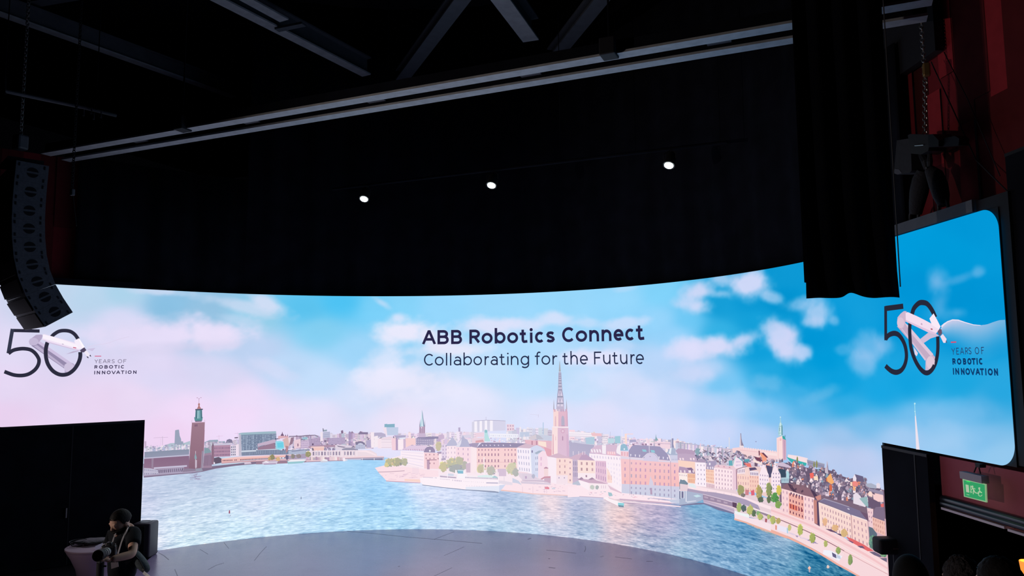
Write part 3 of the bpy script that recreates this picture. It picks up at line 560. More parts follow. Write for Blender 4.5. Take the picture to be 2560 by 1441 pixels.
tree(1140, 730, 60, 100, (222, 206, 160), (170, 168, 150)); fac([(1195, 700), (1300, 690), (1300, 940), (1195, 945)], (228, 212, 234), 2, 4, (170, 150, 186), ww=.35, wh=.5)
P((224, 200, 226), (515, 785), (600, 745), (640, 718), (960, 716), (900, 812)); wins([(520, 770), (900, 780), (890, 812), (520, 800)], 12, 1, (176, 140, 176), ww=.3, wh=.8)
P((186, 170, 196), (660, 718), (690, 700), (720, 718)); P((210, 190, 212), (820, 720), (850, 700), (880, 718)); P((150, 134, 166), (940, 718), (970, 705), (1010, 730))
fac([(492, 806), (900, 826), (900, 1112), (492, 1010)], (253, 238, 247), 1, 5, (228, 216, 238), ww=.9, wh=.16); P((140, 126, 162), (888, 832), (905, 780), (945, 742), (1000, 732), (1050, 748), (1082, 800), (1085, 838)); pic.group([blob(994, 808, 14, 18, (246, 240, 250), 10, .05), blob(1035, 752, 10, 8, (120, 108, 146))])
fac([(895, 835), (1140, 845), (1160, 1120), (895, 1112)], (247, 208, 214)); pic.group([([(x, y), (x+12, y), (x+12, y+26), (x, y+26)], (140, 92, 118)) for x, y in ((925, 925), (990, 930), (1058, 925), (1058, 860), (985, 860), (1130, 860), (920, 865), (1130, 930), (990, 1010), (1060, 1010))])
P((160, 140, 172), (1110, 830), (1190, 820), (1195, 855), (1140, 860)); P((178, 146, 174), (942, 975), (990, 965), (990, 1125), (945, 1125)); line([(940, 966), (1110, 962)], 12, (150, 104, 130)); P((170, 156, 186), (1190, 940), (1260, 925), (1270, 965), (1190, 975))
fac([(1280, 720), (1450, 715), (1450, 960), (1280, 960)], (252, 230, 238), 3, 3, (192, 170, 200), ww=.18, wh=.4); P((178, 180, 210), (1272, 726), (1290, 690), (1325, 640), (1362, 600), (1380, 555), (1400, 600), (1440, 640), (1462, 690), (1462, 722))
fac([(1440, 738), (1690, 738), (1690, 1010), (1445, 960)], (250, 218, 228), 3, 3, (176, 146, 182), ww=.16, wh=.45); P((170, 172, 204), (1440, 742), (1460, 700), (1500, 640), (1540, 590), (1560, 540), (1590, 590), (1640, 620), (1670, 690), (1690, 740)); P((222, 220, 236), (1440, 742), (1460, 700), (1510, 640), (1540, 600), (1530, 680), (1500, 742))
P((150, 138, 178), (1660, 690), (1784, 660), (1784, 720), (1690, 740)); P((250, 228, 236), (1690, 740), (1784, 720), (1784, 1200), (1690, 1180))
P((252, 224, 232), (50, 1100), (210, 1058), (620, 1088), (860, 1125), (1140, 1145), (1140, 1354), (830, 1352), (250, 1322), (130, 1200)); line([(105, 1172), (330, 1166), (560, 1150)], 12, (190, 160, 178)); P((200, 162, 182), (240, 1318), (430, 1330), (830, 1352), (830, 1364), (430, 1344), (240, 1332)); P((250, 212, 200), (560, 1290), (820, 1300), (830, 1345), (560, 1325))
for _ in range(26):
    x, y = RG.uniform(150, 900), RG.uniform(1180, 1300); line([(x, y), (x+RG.uniform(20, 90), y+RG.uniform(-14, 8))], 5, (214, 182, 204))
for x in range(700, 800, 16): line([(x, 1090), (x, 1200)], 4, (222, 204, 224))
tree(300, 1010, 90, 84, (222, 208, 150), (146, 152, 138), 44); tree(430, 1000, 110, 78, (206, 196, 146), (140, 146, 138), 44); tree(560, 990, 64, 78, (210, 204, 160), (150, 156, 146)); tree(250, 1050, 44, 44, (230, 214, 150), (200, 190, 140))
tree(1230, 1080, 90, 100, (226, 210, 150), (168, 168, 142), 40); tree(1370, 1020, 110, 100, (214, 206, 156), (150, 160, 150), 44); tree(1500, 1000, 90, 110, (212, 204, 154), (146, 156, 152), 44); tree(1450, 1110, 150, 80, (170, 172, 160), (146, 156, 168), 44); tree(1590, 1060, 60, 90, (196, 190, 160), (150, 156, 164))
P((202, 176, 196), (1610, 1030), (1690, 1010), (1690, 1180), (1620, 1180))

# K4 centre
K(4)
fac([(0, 228), (300, 205), (345, 205), (345, 380), (0, 400)], (246, 242, 252)); pic.group([(q, (206, 206, 228)) for q in ([(84, 218), (126, 216), (124, 396), (88, 396)], [(165, 212), (210, 210), (208, 390), (168, 392)], [(248, 208), (296, 206), (294, 385), (252, 388)], [(0, 232), (40, 226), (40, 400), (0, 402)])])
P((206, 206, 232), (342, 210), (552, 216), (552, 372), (342, 380)); line([(30, 216), (230, 203), (420, 208), (550, 216)], 7, (150, 146, 176)); line([(231, 150), (231, 205)], 4, (150, 140, 172)); fac([(566, 268), (692, 272), (692, 372), (572, 384)], (238, 208, 222), 3, 2, (176, 146, 178), ww=.5, wh=.5)
P((236, 206, 222), (60, 410), (200, 400), (200, 480), (60, 480)); P((240, 242, 252), (285, 420), (764, 432), (764, 492), (300, 486)); wins([(300, 440), (760, 446), (760, 480), (300, 474)], 14, 1, (206, 212, 232), ww=.5, wh=.5); P((180, 196, 222), (780, 400), (940, 396), (940, 470), (780, 480))
P((170, 222, 224), (178, 548), (205, 470), (208, 372), (228, 356), (252, 372), (262, 440), (300, 540), (290, 552)); P((120, 186, 196), (208, 372), (228, 356), (252, 372), (250, 410), (210, 410)); line([(1168, 240), (1168, 440)], 12, (150, 190, 220)); line([(950, 108), (1090, 120)], 5, (206, 204, 228)); line([(1090, 110), (1086, 160)], 7, (200, 198, 226))
P((232, 206, 220), (0, 500), (210, 488), (205, 575), (0, 580)); P((212, 150, 160), (60, 540), (180, 520), (200, 560), (60, 575)); line([(782, 340), (782, 560)], 9, (226, 232, 246)); line([(856, 440), (856, 580)], 8, (240, 226, 234))
P((176, 178, 196), (930, 482), (1048, 428), (1186, 488), (1180, 520), (940, 520)); P((206, 196, 206), (935, 485), (1048, 436), (1060, 515), (940, 518)); P((190, 200, 222), (1100, 440), (1320, 460), (1320, 540), (1190, 530))
P((226, 172, 188), (870, 525), (1310, 545), (1312, 770), (1180, 700), (870, 600)); P((252, 226, 208), (1085, 545), (1215, 560), (1220, 650), (1090, 610)); pic.group([([(x, 545), (x+22, 545), (x+22, 610), (x, 610)], (176, 116, 140)) for x in (975, 1050)]); P((222, 150, 168), (1180, 640), (1312, 690), (1312, 800), (1230, 790))
P((124, 116, 154), (78, 656), (120, 610), (162, 572), (500, 572), (900, 585), (742, 660)); pic.group([([(x, 606), (x+14, 604), (x+22, 626), (x+6, 626)], (222, 214, 236)) for x in (165, 225, 290, 360, 425, 505, 620)]); P((150, 138, 172), (0, 580), (120, 575), (80, 655), (0, 640))
fac([(80, 655), (738, 655), (738, 1010), (80, 1010)], (250, 204, 204), col2=(248, 210, 206)); O4 = [(80, 655), (738, 655), (738, 1010), (80, 1010)]
for v, h in ((.1, .07), (.32, .12), (.6, .13), (.85, .1)):
    wins(O4, 7, 1, (158, 112, 140), ww=.36, wh=1, u0=.01, u1=.58, v0=v-h/2, v1=v+h/2); wins(O4, 4, 1, (158, 112, 140), ww=.3, wh=1, u0=.66, u1=1, v0=v-h/2, v1=v+h/2, skip=.15)
line([(80, 893), (738, 893)], 5, (214, 156, 172))
fac([(0, 660), (80, 655), (80, 1015), (0, 1080)], (252, 232, 236)); P((206, 182, 208), (420, 1000), (562, 1000), (562, 1120), (430, 1120)); tree(150, 1000, 74, 84, (226, 212, 164), (160, 160, 140), 34); tree(315, 1030, 84, 84, (196, 190, 166), (156, 162, 160), 34)
P((204, 174, 194), (736, 652), (800, 620), (880, 588), (1042, 618), (952, 668)); fac([(736, 655), (945, 666), (962, 1072), (770, 1046)], (249, 240, 252), 5, 4, (160, 160, 196), ww=.3, wh=.5, v0=.02)
P((204, 214, 240), (945, 666), (1010, 630), (1062, 612), (1130, 640), (1195, 690), (1195, 770), (1100, 780), (1085, 1150), (958, 1075)); P((246, 246, 254), (940, 666), (962, 662), (982, 1085), (958, 1075)); P((146, 166, 188), (1026, 742), (1098, 702), (1180, 700), (1062, 762)); fac([(1030, 780), (1090, 770), (1085, 1060), (1040, 1060)], (214, 222, 244), 2, 3, (128, 132, 172), ww=.35, wh=.5); P((110, 104, 150), (975, 700), (1000, 696), (1000, 736), (978, 738))
P((248, 218, 232), (1088, 772), (1130, 722), (1168, 700), (1212, 740), (1240, 800), (1245, 1150), (1085, 1170)); wins([(1110, 790), (1160, 785), (1160, 970), (1110, 975)], 1, 2, (226, 184, 212), ww=.5, wh=.6)
tree(650, 990, 96, 120, (232, 222, 174), (170, 172, 148), 44); tree(715, 1060, 60, 76, (180, 180, 166), (150, 158, 160), 30)
P((206, 170, 192), (1240, 800), (1330, 770), (1420, 742), (1560, 740), (1720, 770), (1645, 826), (1390, 822), (1250, 815)); fac([(1232, 800), (1385, 820), (1385, 1245), (1290, 1215), (1232, 1100)][:4], (250, 236, 246)); fac([(1385, 822), (1648, 824), (1648, 1105), (1385, 1105)], (251, 216, 208), 3, 3, (176, 132, 146), ww=.22, wh=.42, u0=.06); fac([(1385, 1105), (1648, 1105), (1650, 1250), (1385, 1245)], (244, 224, 234), 3, 1, (176, 160, 196), ww=.2, wh=.25, v1=.6)
line([(1385, 935), (1648, 935)], 4, (240, 190, 186)); P((244, 212, 214), (1180, 985), (1215, 968), (1250, 985), (1250, 1120), (1185, 1120)); P((170, 118, 146), (1180, 988), (1215, 966), (1254, 986), (1250, 996), (1184, 996)); P((196, 130, 150), (1125, 1165), (1190, 1125), (1290, 1120), (1290, 1150), (1200, 1150), (1140, 1185)); P((196, 160, 184), (1185, 1150), (1292, 1150), (1292, 1232), (1185, 1220))
P((222, 206, 222), (760, 1050), (940, 1075), (1080, 1150), (1180, 1190), (830, 1185), (770, 1120)); fac([(825, 1078), (980, 1082), (1080, 1160), (830, 1180)], (216, 202, 220)); P((176, 150, 186), (870, 1120), (900, 1118), (902, 1160), (874, 1162)); blob_ = pic.group([blob(1010, 1120, 34, 36, (168, 172, 196))]); P((242, 214, 224), (755, 1040), (920, 1060), (915, 1076), (760, 1066))
P((196, 176, 200), (820, 1182), (1180, 1190), (1300, 1240), (1190, 1216), (820, 1200)); P((253, 226, 234), (500, 1280), (800, 1190), (1000, 1220), (1300, 1238), (1720, 1290), (1720, 1440), (1000, 1402), (480, 1345)); P((210, 196, 216), (800, 1200), (1290, 1236), (1300, 1262), (1000, 1250), (810, 1240))
P((240, 190, 180), (470, 1340), (760, 1370), (1000, 1402), (1720, 1440), (1720, 1452), (1000, 1416), (470, 1360)); P((226, 110, 130), (1195, 1300), (1240, 1290), (1272, 1312), (1265, 1336), (1200, 1330)); P((206, 224, 236), (1310, 1310), (1360, 1306), (1372, 1334), (1312, 1336))
for _ in range(30):
    x, y = RG.uniform(800, 1680), RG.uniform(1250, 1380); line([(x, y), (x+RG.uniform(4, 50), y+RG.uniform(-3, 6))], RG.uniform(4, 9), (206, 176, 200))
for x in (830, 1000, 1190, 1225, 1590): line([(x, 1290), (x, 1400)], 4, (190, 160, 190))

# K5 church tower
K(5)
P((214, 204, 228), (366, 772), (384, 560), (396, 440), (404, 300), (412, 40), (420, 40), (434, 300), (446, 440), (468, 570), (482, 772)); P((146, 156, 166), (403, 178), (413, 22), (418, 22), (433, 178))
for y, h, a, b in ((198, 7, 403, 434), (222, 7, 401, 435), (248, 8, 401, 436), (278, 9, 399, 438), (315, 10, 398, 441), (354, 11, 397, 443), (402, 13, 395, 446), (452, 12, 392, 452), (556, 12, 382, 466), (656, 10, 372, 474)): P((128, 132, 160), (a, y-h), (b, y-h), (b, y+h), (a, y+h))
for p in ([(404, 190), (396, 440), (382, 560), (368, 772)], [(434, 190), (448, 440), (467, 560), (482, 772)], [(419, 190), (421, 440), (424, 772)]): line(p, 9, (142, 138, 172))
line([(384, 640), (400, 560), (420, 640), (446, 560), (470, 640)], 6, (156, 150, 184)); line([(390, 540), (404, 460), (420, 540), (440, 460), (460, 540)], 6, (156, 150, 184))
P((180, 170, 200), (370, 700), (480, 700), (488, 778), (362, 778))
for x in (328, 519): P((158, 160, 178), (x-9, 742), (x-5, 660), (x, 588), (x+5, 660), (x+10, 742)); P((196, 160, 184), (x-9, 740), (x+10, 740), (x+10, 790), (x-9, 790))
fac([(395, 775), (532, 772), (540, 1002), (395, 1004)], (222, 172, 194), col2=(214, 166, 192)); fac([(322, 752), (396, 772), (396, 1004), (320, 1000)], (249, 212, 208), col2=(249, 214, 210))
pic.group([([(x, 742), (x+16, 742), (x+16, 782), (x, 782)], c) for x, c in ((335, (206, 150, 170)), (362, (246, 208, 208)), (400, (226, 190, 206)), (432, (190, 150, 182)), (464, (190, 150, 182)), (500, (196, 150, 180)))])
P((168, 162, 190), (442, 990), (440, 900), (446, 856), (462, 838), (480, 856), (488, 900), (490, 990)); P((222, 178, 190), (343, 1000), (346, 860), (354, 840), (362, 860), (364, 1000)); line([(526, 775), (534, 1002)], 10, (196, 140, 170)); line([(440, 995), (496, 995)], 10, (184, 130, 162))
P((250, 232, 236), (308, 1000), (400, 1004), (548, 1008), (550, 1026), (392, 1022), (306, 1018)); fac([(388, 1020), (550, 1024), (566, 1460), (384, 1450)], (216, 176, 202), col2=(216, 180, 208)); fac([(306, 1016), (390, 1020), (388, 1450), (298, 1440)], (250, 222, 220), col2=(252, 226, 222))
pic.group([blob(466, 1072, 28, 30, (196, 138, 174), 16, .02)]); pic.group([blob(466, 1072, 20, 22, (226, 190, 212), 16, .02)]); P((166, 122, 158), (456, 1212), (456, 1160), (464, 1140), (472, 1160), (472, 1212)); P((236, 190, 200), (352, 1210), (354, 1150), (364, 1150), (364, 1210)); P((214, 150, 170), (316, 1120), (326, 1120), (330, 1420), (312, 1420)); P((206, 166, 198), (520, 1120), (548, 1120), (566, 1450), (524, 1450))
K(4)
P((206, 170, 192), (1260, 800), (1330, 768), (1420, 742), (1480, 770), (1560, 800), (1640, 810), (1645, 828), (1390, 824)); P((200, 168, 190), (1560, 800), (1703, 760), (1760, 800), (1700, 830), (1645, 826))

# K6 palace block
K(6)
fac([(24, 268), (430, 345), (470, 600), (24, 540)], (164, 162, 194), col2=(172, 166, 198)); P((196, 196, 220), (40, 268), (190, 272), (420, 350), (250, 330), (60, 300)); pic.group([([(x, 270), (x+26, 274), (x+14, 320)], (214, 222, 238)) for x in (70, 190)])
P((246, 238, 246), (20, 130), (380, 150), (400, 235), (20, 210)); line([(20, 200), (400, 215)], 8, (196, 186, 212)); line([(20, 165), (390, 180)], 6, (206, 196, 220)); P((238, 188, 196), (380, 150), (550, 158), (560, 205), (400, 200)); P((164, 198, 218), (290, 225), (440, 215), (440, 340), (300, 330)); fac([(560, 230), (650, 225), (650, 330), (570, 330)], (246, 238, 244), 4, 3, (176, 160, 190), ww=.5, wh=.5)
P((150, 198, 214), (770, 205), (860, 200), (862, 320), (770, 320)); P((180, 214, 226), (655, 240), (760, 236), (760, 320), (660, 320)); P((252, 220, 210), (930, 165), (966, 160), (972, 330), (940, 330)); line([(940, 170), (1070, 168)], 12, (251, 212, 212)); line([(694, 130), (694, 240)], 5, (176, 180, 206)); P((168, 164, 200), (1010, 260), (1110, 256), (1130, 300), (1010, 310)); P((128, 166, 176), (1428, 275), (1438, 215), (1441, 165), (1450, 220), (1486, 275))
P((242, 214, 226), (1420, 290), (1680, 300), (1680, 420), (1430, 380)); wins([(1425, 300), (1680, 310), (1680, 350), (1425, 340)], 12, 1, (200, 176, 204), ww=.6, wh=.4)
fac([(455, 600), (640, 610), (655, 985), (455, 905)], (228, 188, 212), 5, 3, (176, 138, 180), ww=.3, wh=.6)
P((210, 180, 206), (358, 480), (385, 410), (470, 352), (640, 345), (810, 345), (800, 440), (880, 520), (870, 540)); pic.group([([(x, 415), (x+28, 420), (x+40, 470), (x+16, 470)], (246, 236, 244)) for x in (375, 420, 465, 510)]); P((246, 238, 246), (562, 352), (628, 350), (625, 500), (565, 490)); P((238, 180, 196), (640, 450), (780, 460), (790, 520), (645, 505)); pic.group([([(x, 455), (x+20, 458), (x+20, 500), (x, 498)], (248, 214, 220)) for x in (655, 690, 725, 758)])
fac([(352, 486), (872, 532), (886, 1135), (352, 760)], (253, 240, 248)); wins([(370, 510), (872, 552), (880, 600), (372, 560)], 11, 1, (214, 202, 226), ww=.35, wh=.8); wins([(640, 620), (872, 640), (884, 1060), (650, 900)], 5, 5, (232, 220, 238), ww=.3, wh=.5)
fac([(455, 604), (628, 612), (640, 975), (455, 905)], (228, 188, 212), 5, 3, (176, 138, 180), ww=.28, wh=.6); P((251, 218, 208), (640, 715), (690, 800), (725, 905), (728, 970), (645, 965)); wins([(650, 830), (730, 850), (730, 930), (652, 920)], 3, 1, (236, 180, 180), ww=.3, wh=.8)
P((192, 172, 200), (78, 582), (178, 590), (178, 965), (80, 970)); wins([(85, 600), (165, 604), (168, 880), (90, 880)], 3, 3, (116, 106, 146), ww=.35, wh=.75); fac([(160, 592), (448, 604), (452, 905), (165, 885)], (252, 224, 214)); wins([(170, 600), (445, 612), (450, 800), (170, 790)], 3, 2, (176, 136, 146), ww=.3, wh=.5, u0=.05); P((250, 234, 240), (165, 806), (450, 812), (452, 905), (165, 888)); P((150, 112, 140), (292, 840), (318, 842), (318, 876), (294, 874)); P((202, 168, 192), (18, 568), (100, 520), (260, 462), (300, 500), (448, 602), (180, 594), (80, 584)); P((180, 148, 182), (260, 462), (300, 500), (448, 602), (250, 596), (180, 590))
for x in (90, 180, 248, 282): line([(x, 450), (x, 510)], 8, (240, 226, 238))
fac([(0, 580), (78, 582), (80, 980), (0, 970)], (251, 218, 212), 1, 4, (180, 140, 160), ww=.3, wh=.3)
P((246, 238, 246), (795, 440), (815, 370), (866, 335), (872, 515), (800, 480)); P((136, 182, 206), (862, 440), (868, 360), (905, 328), (945, 335), (980, 380), (990, 440)); pic.group([blob(928, 415, 12, 16, (226, 236, 246), 10, .05)]); fac([(866, 445), (1004, 455), (1000, 545), (868, 535)], (244, 204, 214), 3, 1, (232, 176, 190), ww=.5, wh=.7); line([(890, 90), (892, 330)], 7, (238, 238, 248)); P((190, 196, 220), (882, 270), (912, 270), (910, 326), (884, 326)); P((200, 210, 230), (876, 80), (908, 78), (908, 84), (876, 86))
P((152, 146, 182), (1000, 440), (1040, 380), (1072, 345), (1512, 372), (1560, 420), (1640, 500), (1680, 605), (1000, 545)); pic.group([([(x, 350), (x, 325), (x+34, 325), (x+34, 355)], (150, 122, 152)) for x in (1060, 1215, 1265, 1350, 1480)]); pic.group([([(1218, 420), (1282, 424), (1296, 460), (1232, 456)], (140, 200, 216)), ([(1358, 430), (1420, 434), (1434, 474), (1372, 468)], (140, 200, 216))]); line([(1336, 340), (1338, 470)], 9, (226, 216, 232))
pic.group([([(x, 495+(x-1020)*.085), (x+22, 498+(x-1020)*.085), (x+16, 535+(x-1020)*.085), (x+6, 535+(x-1020)*.085)], (226, 220, 238)) for x in (1022, 1098, 1168, 1488, 1556, 1626)])
fac([(868, 545), (1812, 618), (1832, 1030), (886, 985)], (246, 196, 202), col2=(247, 188, 186)); P((222, 212, 230), (866, 528), (1004, 548), (1240, 572), (1480, 600), (1812, 605), (1812, 640), (1480, 622), (1240, 600), (868, 572))
P((212, 204, 230), (1230, 604), (1250, 570), (1270, 530), (1305, 498), (1350, 486), (1400, 490), (1440, 512), (1470, 556), (1494, 612), (1480, 622)); line([(1228, 560), (1262, 530), (1300, 492), (1350, 478), (1405, 482), (1448, 504), (1478, 550), (1500, 600)], 9, (236, 230, 242)); pic.group([blob(1352, 536, 12, 10, (180, 166, 196), 8, .1)])
XS = (940, 1045, 1120, 1192, 1275, 1355, 1435, 1513, 1585, 1655, 1755)
for y, h in ((640, 34), (742, 52), (846, 56), (955, 50)):
    pic.group([([(x-11, y+(x-940)*.055-h/2), (x+11, y+(x-940)*.055-h/2), (x+11, y+(x-940)*.055+h/2), (x-11, y+(x-940)*.055+h/2)], (196+RG.uniform(-16, 10), 162+RG.uniform(-20, 10), 186)) for x in XS if not (y > 800 and x == 1355)])
fac([(886, 985), (1832, 1030), (1842, 1240), (884, 1132)], (208, 206, 228), col2=(200, 206, 228)); pic.group([([(x-10, y+(x-940)*.07-h), (x+10, y+(x-940)*.07-h), (x+10, y+(x-940)*.07+h), (x-10, y+(x-940)*.07+h)], (160, 156, 188)) for y, h in ((1040, 16), (1122, 22)) for x in XS[1:] if x != 1355 or y < 1100]); P((176, 150, 180), (1352, 1050), (1382, 1050), (1388, 1160), (1356, 1158)); P((212, 206, 226), (1330, 1010), (1345, 930), (1358, 850), (1372, 900), (1400, 950), (1410, 1020))
line([(1018, 550), (1022, 1160)], 6, (176, 150, 176)); line([(1686, 610), (1700, 1260)], 6, (150, 136, 170))
P((168, 180, 206), (1620, 480), (1650, 440), (1690, 395), (1730, 380), (1775, 420), (1808, 470), (1808, 515), (1670, 520)); P((230, 236, 246), (1655, 480), (1680, 400), (1705, 395), (1690, 500)); P((206, 206, 230), (1668, 512), (1810, 515), (1812, 606), (1690, 606)); line([(1705, 150), (1700, 400)], 7, (226, 228, 242)); P((140, 140, 176), (1706, 240), (1735, 240), (1732, 330), (1745, 390), (1705, 390)); wins([(1700, 570), (1806, 572), (1806, 600), (1700, 600)], 4, 1, (160, 160, 190), ww=.35, wh=.7)
P((198, 162, 188), (165, 912), (228, 872), (262, 905), (340, 912), (400, 878), (470, 925), (560, 950), (655, 988), (345, 970)); P((150, 120, 150), (165, 912), (228, 872), (262, 908), (210, 920)); P((150, 120, 150), (338, 910), (400, 878), (440, 905), (380, 918)); fac([(196, 922), (348, 970), (348, 1095), (200, 1005)], (253, 240, 247)); fac([(346, 970), (652, 990), (652, 1085), (346, 1100)], (251, 234, 240)); pic.group([([(x, 1010), (x+9, 1011), (x+9, 1060), (x, 1058)], (214, 186, 206)) for x in (550, 585, 618)]); tree(402, 1040, 42, 42, (206, 212, 196), (176, 186, 184)); tree(482, 1042, 32, 40, (176, 186, 180), (150, 162, 166))
P((176, 186, 206), (78, 975), (170, 930), (210, 990), (200, 1020), (80, 1010)); P((254, 230, 238), (0, 1010), (200, 1008), (345, 1098), (655, 1082), (700, 1040), (884, 1134), (1390, 1228), (1842, 1288), (1842, 1300), (1690, 1302), (850, 1232), (600, 1242), (200, 1195), (0, 1205)); P((222, 190, 208), (655, 1000), (760, 1060), (884, 1125), (884, 1142), (700, 1075)); P((196, 204, 226), (1640, 1240), (1842, 1236), (1965, 1290), (1965, 1320), (1700, 1290))
P((196, 166, 190), (850, 1226), (1300, 1262), (1700, 1296), (1700, 1312), (1300, 1284), (850, 1246)); P((252, 230, 238), (900, 1272), (1300, 1300), (1700, 1332), (1862, 1352), (1850, 1366), (1600, 1344), (1200, 1306), (905, 1284)); P((170, 146, 176), (900, 1285), (1200, 1308), (1200, 1318), (905, 1298)); P((200, 202, 228), (190, 1192), (585, 1214), (592, 1244), (195, 1238)); line([(190, 1190), (585, 1212)], 8, (170, 150, 180))
for _ in range(36):
    x = RG.uniform(330, 1500); y = 1110+max(0, x-700)*.12+RG.uniform(0, 60); line([(x, y), (x+RG.uniform(6, 40), y+RG.uniform(-2, 6))], RG.uniform(5, 12), RG.choice([(200, 176, 200), (226, 200, 214), (176, 190, 206), (240, 190, 206)]))
P((253, 242, 246), (590, 1205), (640, 1195), (830, 1270), (925, 1298), (925, 1360), (830, 1352), (640, 1262)); P((232, 206, 214), (660, 1200), (790, 1240), (800, 1262), (680, 1225)); P((126, 208, 218), (826, 1292), (926, 1300), (922, 1342), (826, 1332)); P((98, 130, 150), (826, 1330), (922, 1342), (918, 1370), (836, 1360)); line([(600, 1240), (700, 1290), (830, 1352)], 6, (196, 160, 176)); P((150, 190, 200), (660, 1120), (720, 1130), (740, 1180), (680, 1190))
K(4)
P((253, 226, 234), (1560, 1250), (1720, 1262), (1720, 1300), (1560, 1290))

# K11 the white ship
K(11)
P((254, 242, 249), (768, 352), (900, 342), (1080, 335), (1500, 360), (2020, 388), (2030, 440), (2140, 462), (2095, 520), (2036, 580), (1960, 572), (1500, 545), (1150, 505), (830, 474), (784, 430)); P((224, 232, 248), (1500, 500), (2120, 480), (2095, 520), (2036, 580), (1960, 575), (1500, 545)); P((200, 212, 238), (2040, 470), (2140, 462), (2095, 520), (2036, 582))
P((112, 128, 160), (800, 462), (1150, 505), (1500, 540), (1960, 566), (2030, 578), (2024, 594), (1900, 584), (1500, 552), (1150, 516), (810, 474))
P((244, 232, 242), (1080, 302), (1200, 292), (1350, 294), (1360, 364), (1090, 352)); P((176, 160, 186), (1090, 318), (1210, 330), (1350, 342), (1350, 362), (1090, 340)); P((206, 214, 232), (1220, 282), (1310, 290), (1310, 326), (1220, 320)); P((250, 246, 252), (1370, 285), (1470, 285), (1520, 292), (1520, 330), (1480, 360), (1360, 352)); P((110, 178, 202), (1374, 230), (1462, 236), (1462, 286), (1374, 284)); P((178, 216, 228), (1370, 222), (1465, 228), (1465, 246), (1370, 240)); P((250, 246, 250), (1335, 225), (1360, 230), (1360, 300), (1330, 300)); P((250, 246, 250), (1468, 232), (1488, 236), (1486, 290), (1468, 288))
P((248, 240, 246), (1490, 318), (1640, 320), (2020, 350), (2024, 388), (1490, 372)); wins([(1490, 335), (2020, 352), (2020, 382), (1490, 358)], 26, 1, (150, 144, 176), ww=.5, wh=.85); P((214, 240, 238), (1690, 318), (1830, 306), (1965, 318), (1920, 350), (1695, 342)); P((150, 196, 204), (1965, 318), (2010, 340), (2014, 356), (1920, 350))
wins([(815, 332), (1040, 346), (1040, 364), (815, 350)], 12, 1, (186, 172, 200), ww=.55, wh=.7, skip=.2); wins([(1088, 364), (1250, 376), (1250, 390), (1088, 378)], 12, 1, (206, 194, 214), ww=.6, wh=.8); wins([(1285, 378), (1440, 392), (1440, 418), (1285, 404)], 10, 1, (190, 176, 204), ww=.55, wh=.8, skip=.15); wins([(1460, 402), (1800, 420), (1800, 434), (1460, 416)], 11, 1, (216, 204, 222), ww=.25, wh=.8); wins([(1500, 470), (1900, 490), (1900, 504), (1500, 484)], 10, 1, (222, 206, 224), ww=.2, wh=.8)
P((170, 166, 196), (1830, 425), (2020, 428), (2020, 446), (1830, 442)); P((120, 128, 160), (2030, 425), (2085, 428), (2080, 446), (2030, 444)); line([(1795, 20), (1797, 306)], 11, (252, 246, 250)); line([(2026, 262), (2028, 440)], 10, (248, 244, 250)); line([(1210, 232), (1210, 350)], 9, (246, 242, 250)); line([(2115, 330), (2118, 400)], 7, (210, 204, 222))
P((226, 216, 230), (2030, 395), (2110, 400), (2250, 430), (2250, 470), (2140, 462), (2030, 440)); P((196, 204, 226), (2250, 355), (2350, 400), (2400, 470), (2330, 440), (2250, 430))

# K7 ridge of the old town
K(7)
strip(0, 860, ip((0, 560), (100, 545), (300, 590), (600, 640), (860, 660)), ip((0, 760), (860, 820)), [(232, 218, 236), (206, 200, 224), (246, 232, 240), (184, 178, 206), (170, 168, 190)], 18, 46, 18, .4)
line([(60, 560), (300, 585), (600, 630), (860, 655)], 12, (176, 180, 204)); P((236, 206, 222), (440, 570), (460, 570), (460, 640), (440, 640)); line([(0, 545), (70, 545)], 20, (190, 160, 184))
line([(963, 460), (963, 660)], 11, (228, 222, 222)); line([(1440, 540), (1440, 640)], 3, (200, 205, 230)); P((150, 160, 200), (1425, 532), (1455, 530), (1455, 546), (1425, 546)); pic.group([([(x, 522), (x+20, 520), (x+20, 526), (x, 528)], (190, 184, 220)) for x in (430, 505)])
P((246, 212, 214), (1020, 655), (1160, 640), (1830, 722), (1850, 900), (1700, 870), (1500, 860), (1260, 835), (1160, 750), (1030, 740)); pic.group([([(x, 628+(x-1160)*.115), (x+16, 628+(x-1160)*.115), (x+16, 668+(x-1160)*.115), (x, 668+(x-1160)*.115)], (249, 222, 226)) for x in range(1170, 1830, 44)]); line([(1160, 690), (1830, 772)], 10, (238, 190, 198)); P((250, 226, 226), (1560, 720), (1830, 750), (1830, 800), (1570, 770))
wins([(1270, 790), (1830, 850), (1830, 890), (1270, 830)], 22, 1, (206, 150, 170), ww=.3, wh=.8, skip=.2)
P((142, 134, 158), (1150, 625), (1166, 470), (1166, 388), (1180, 388), (1186, 480), (1200, 545), (1228, 615)); P((226, 210, 220), (1150, 625), (1160, 480), (1168, 390), (1172, 480), (1176, 615)); P((244, 226, 228), (1150, 610), (1220, 612), (1226, 640), (1150, 636))
roofs(60, ip((350, 690), (700, 730), (1050, 700), (1250, 760)), ip((350, 900), (750, 930), (1050, 900), (1250, 850)), 360, 1240, 74, PALE+MAUVE+[(150, 150, 180), (120, 118, 150), (180, 196, 212)]); tree(395, 720, 50, 70, (150, 182, 190), (120, 150, 166))
roofs(34, ip((1250, 800), (1900, 900)), ip((1250, 930), (1900, 1000)), 1240, 1900, 70, PALE+[(236, 150, 140), (120, 96, 120), (240, 190, 180), (130, 180, 196)])
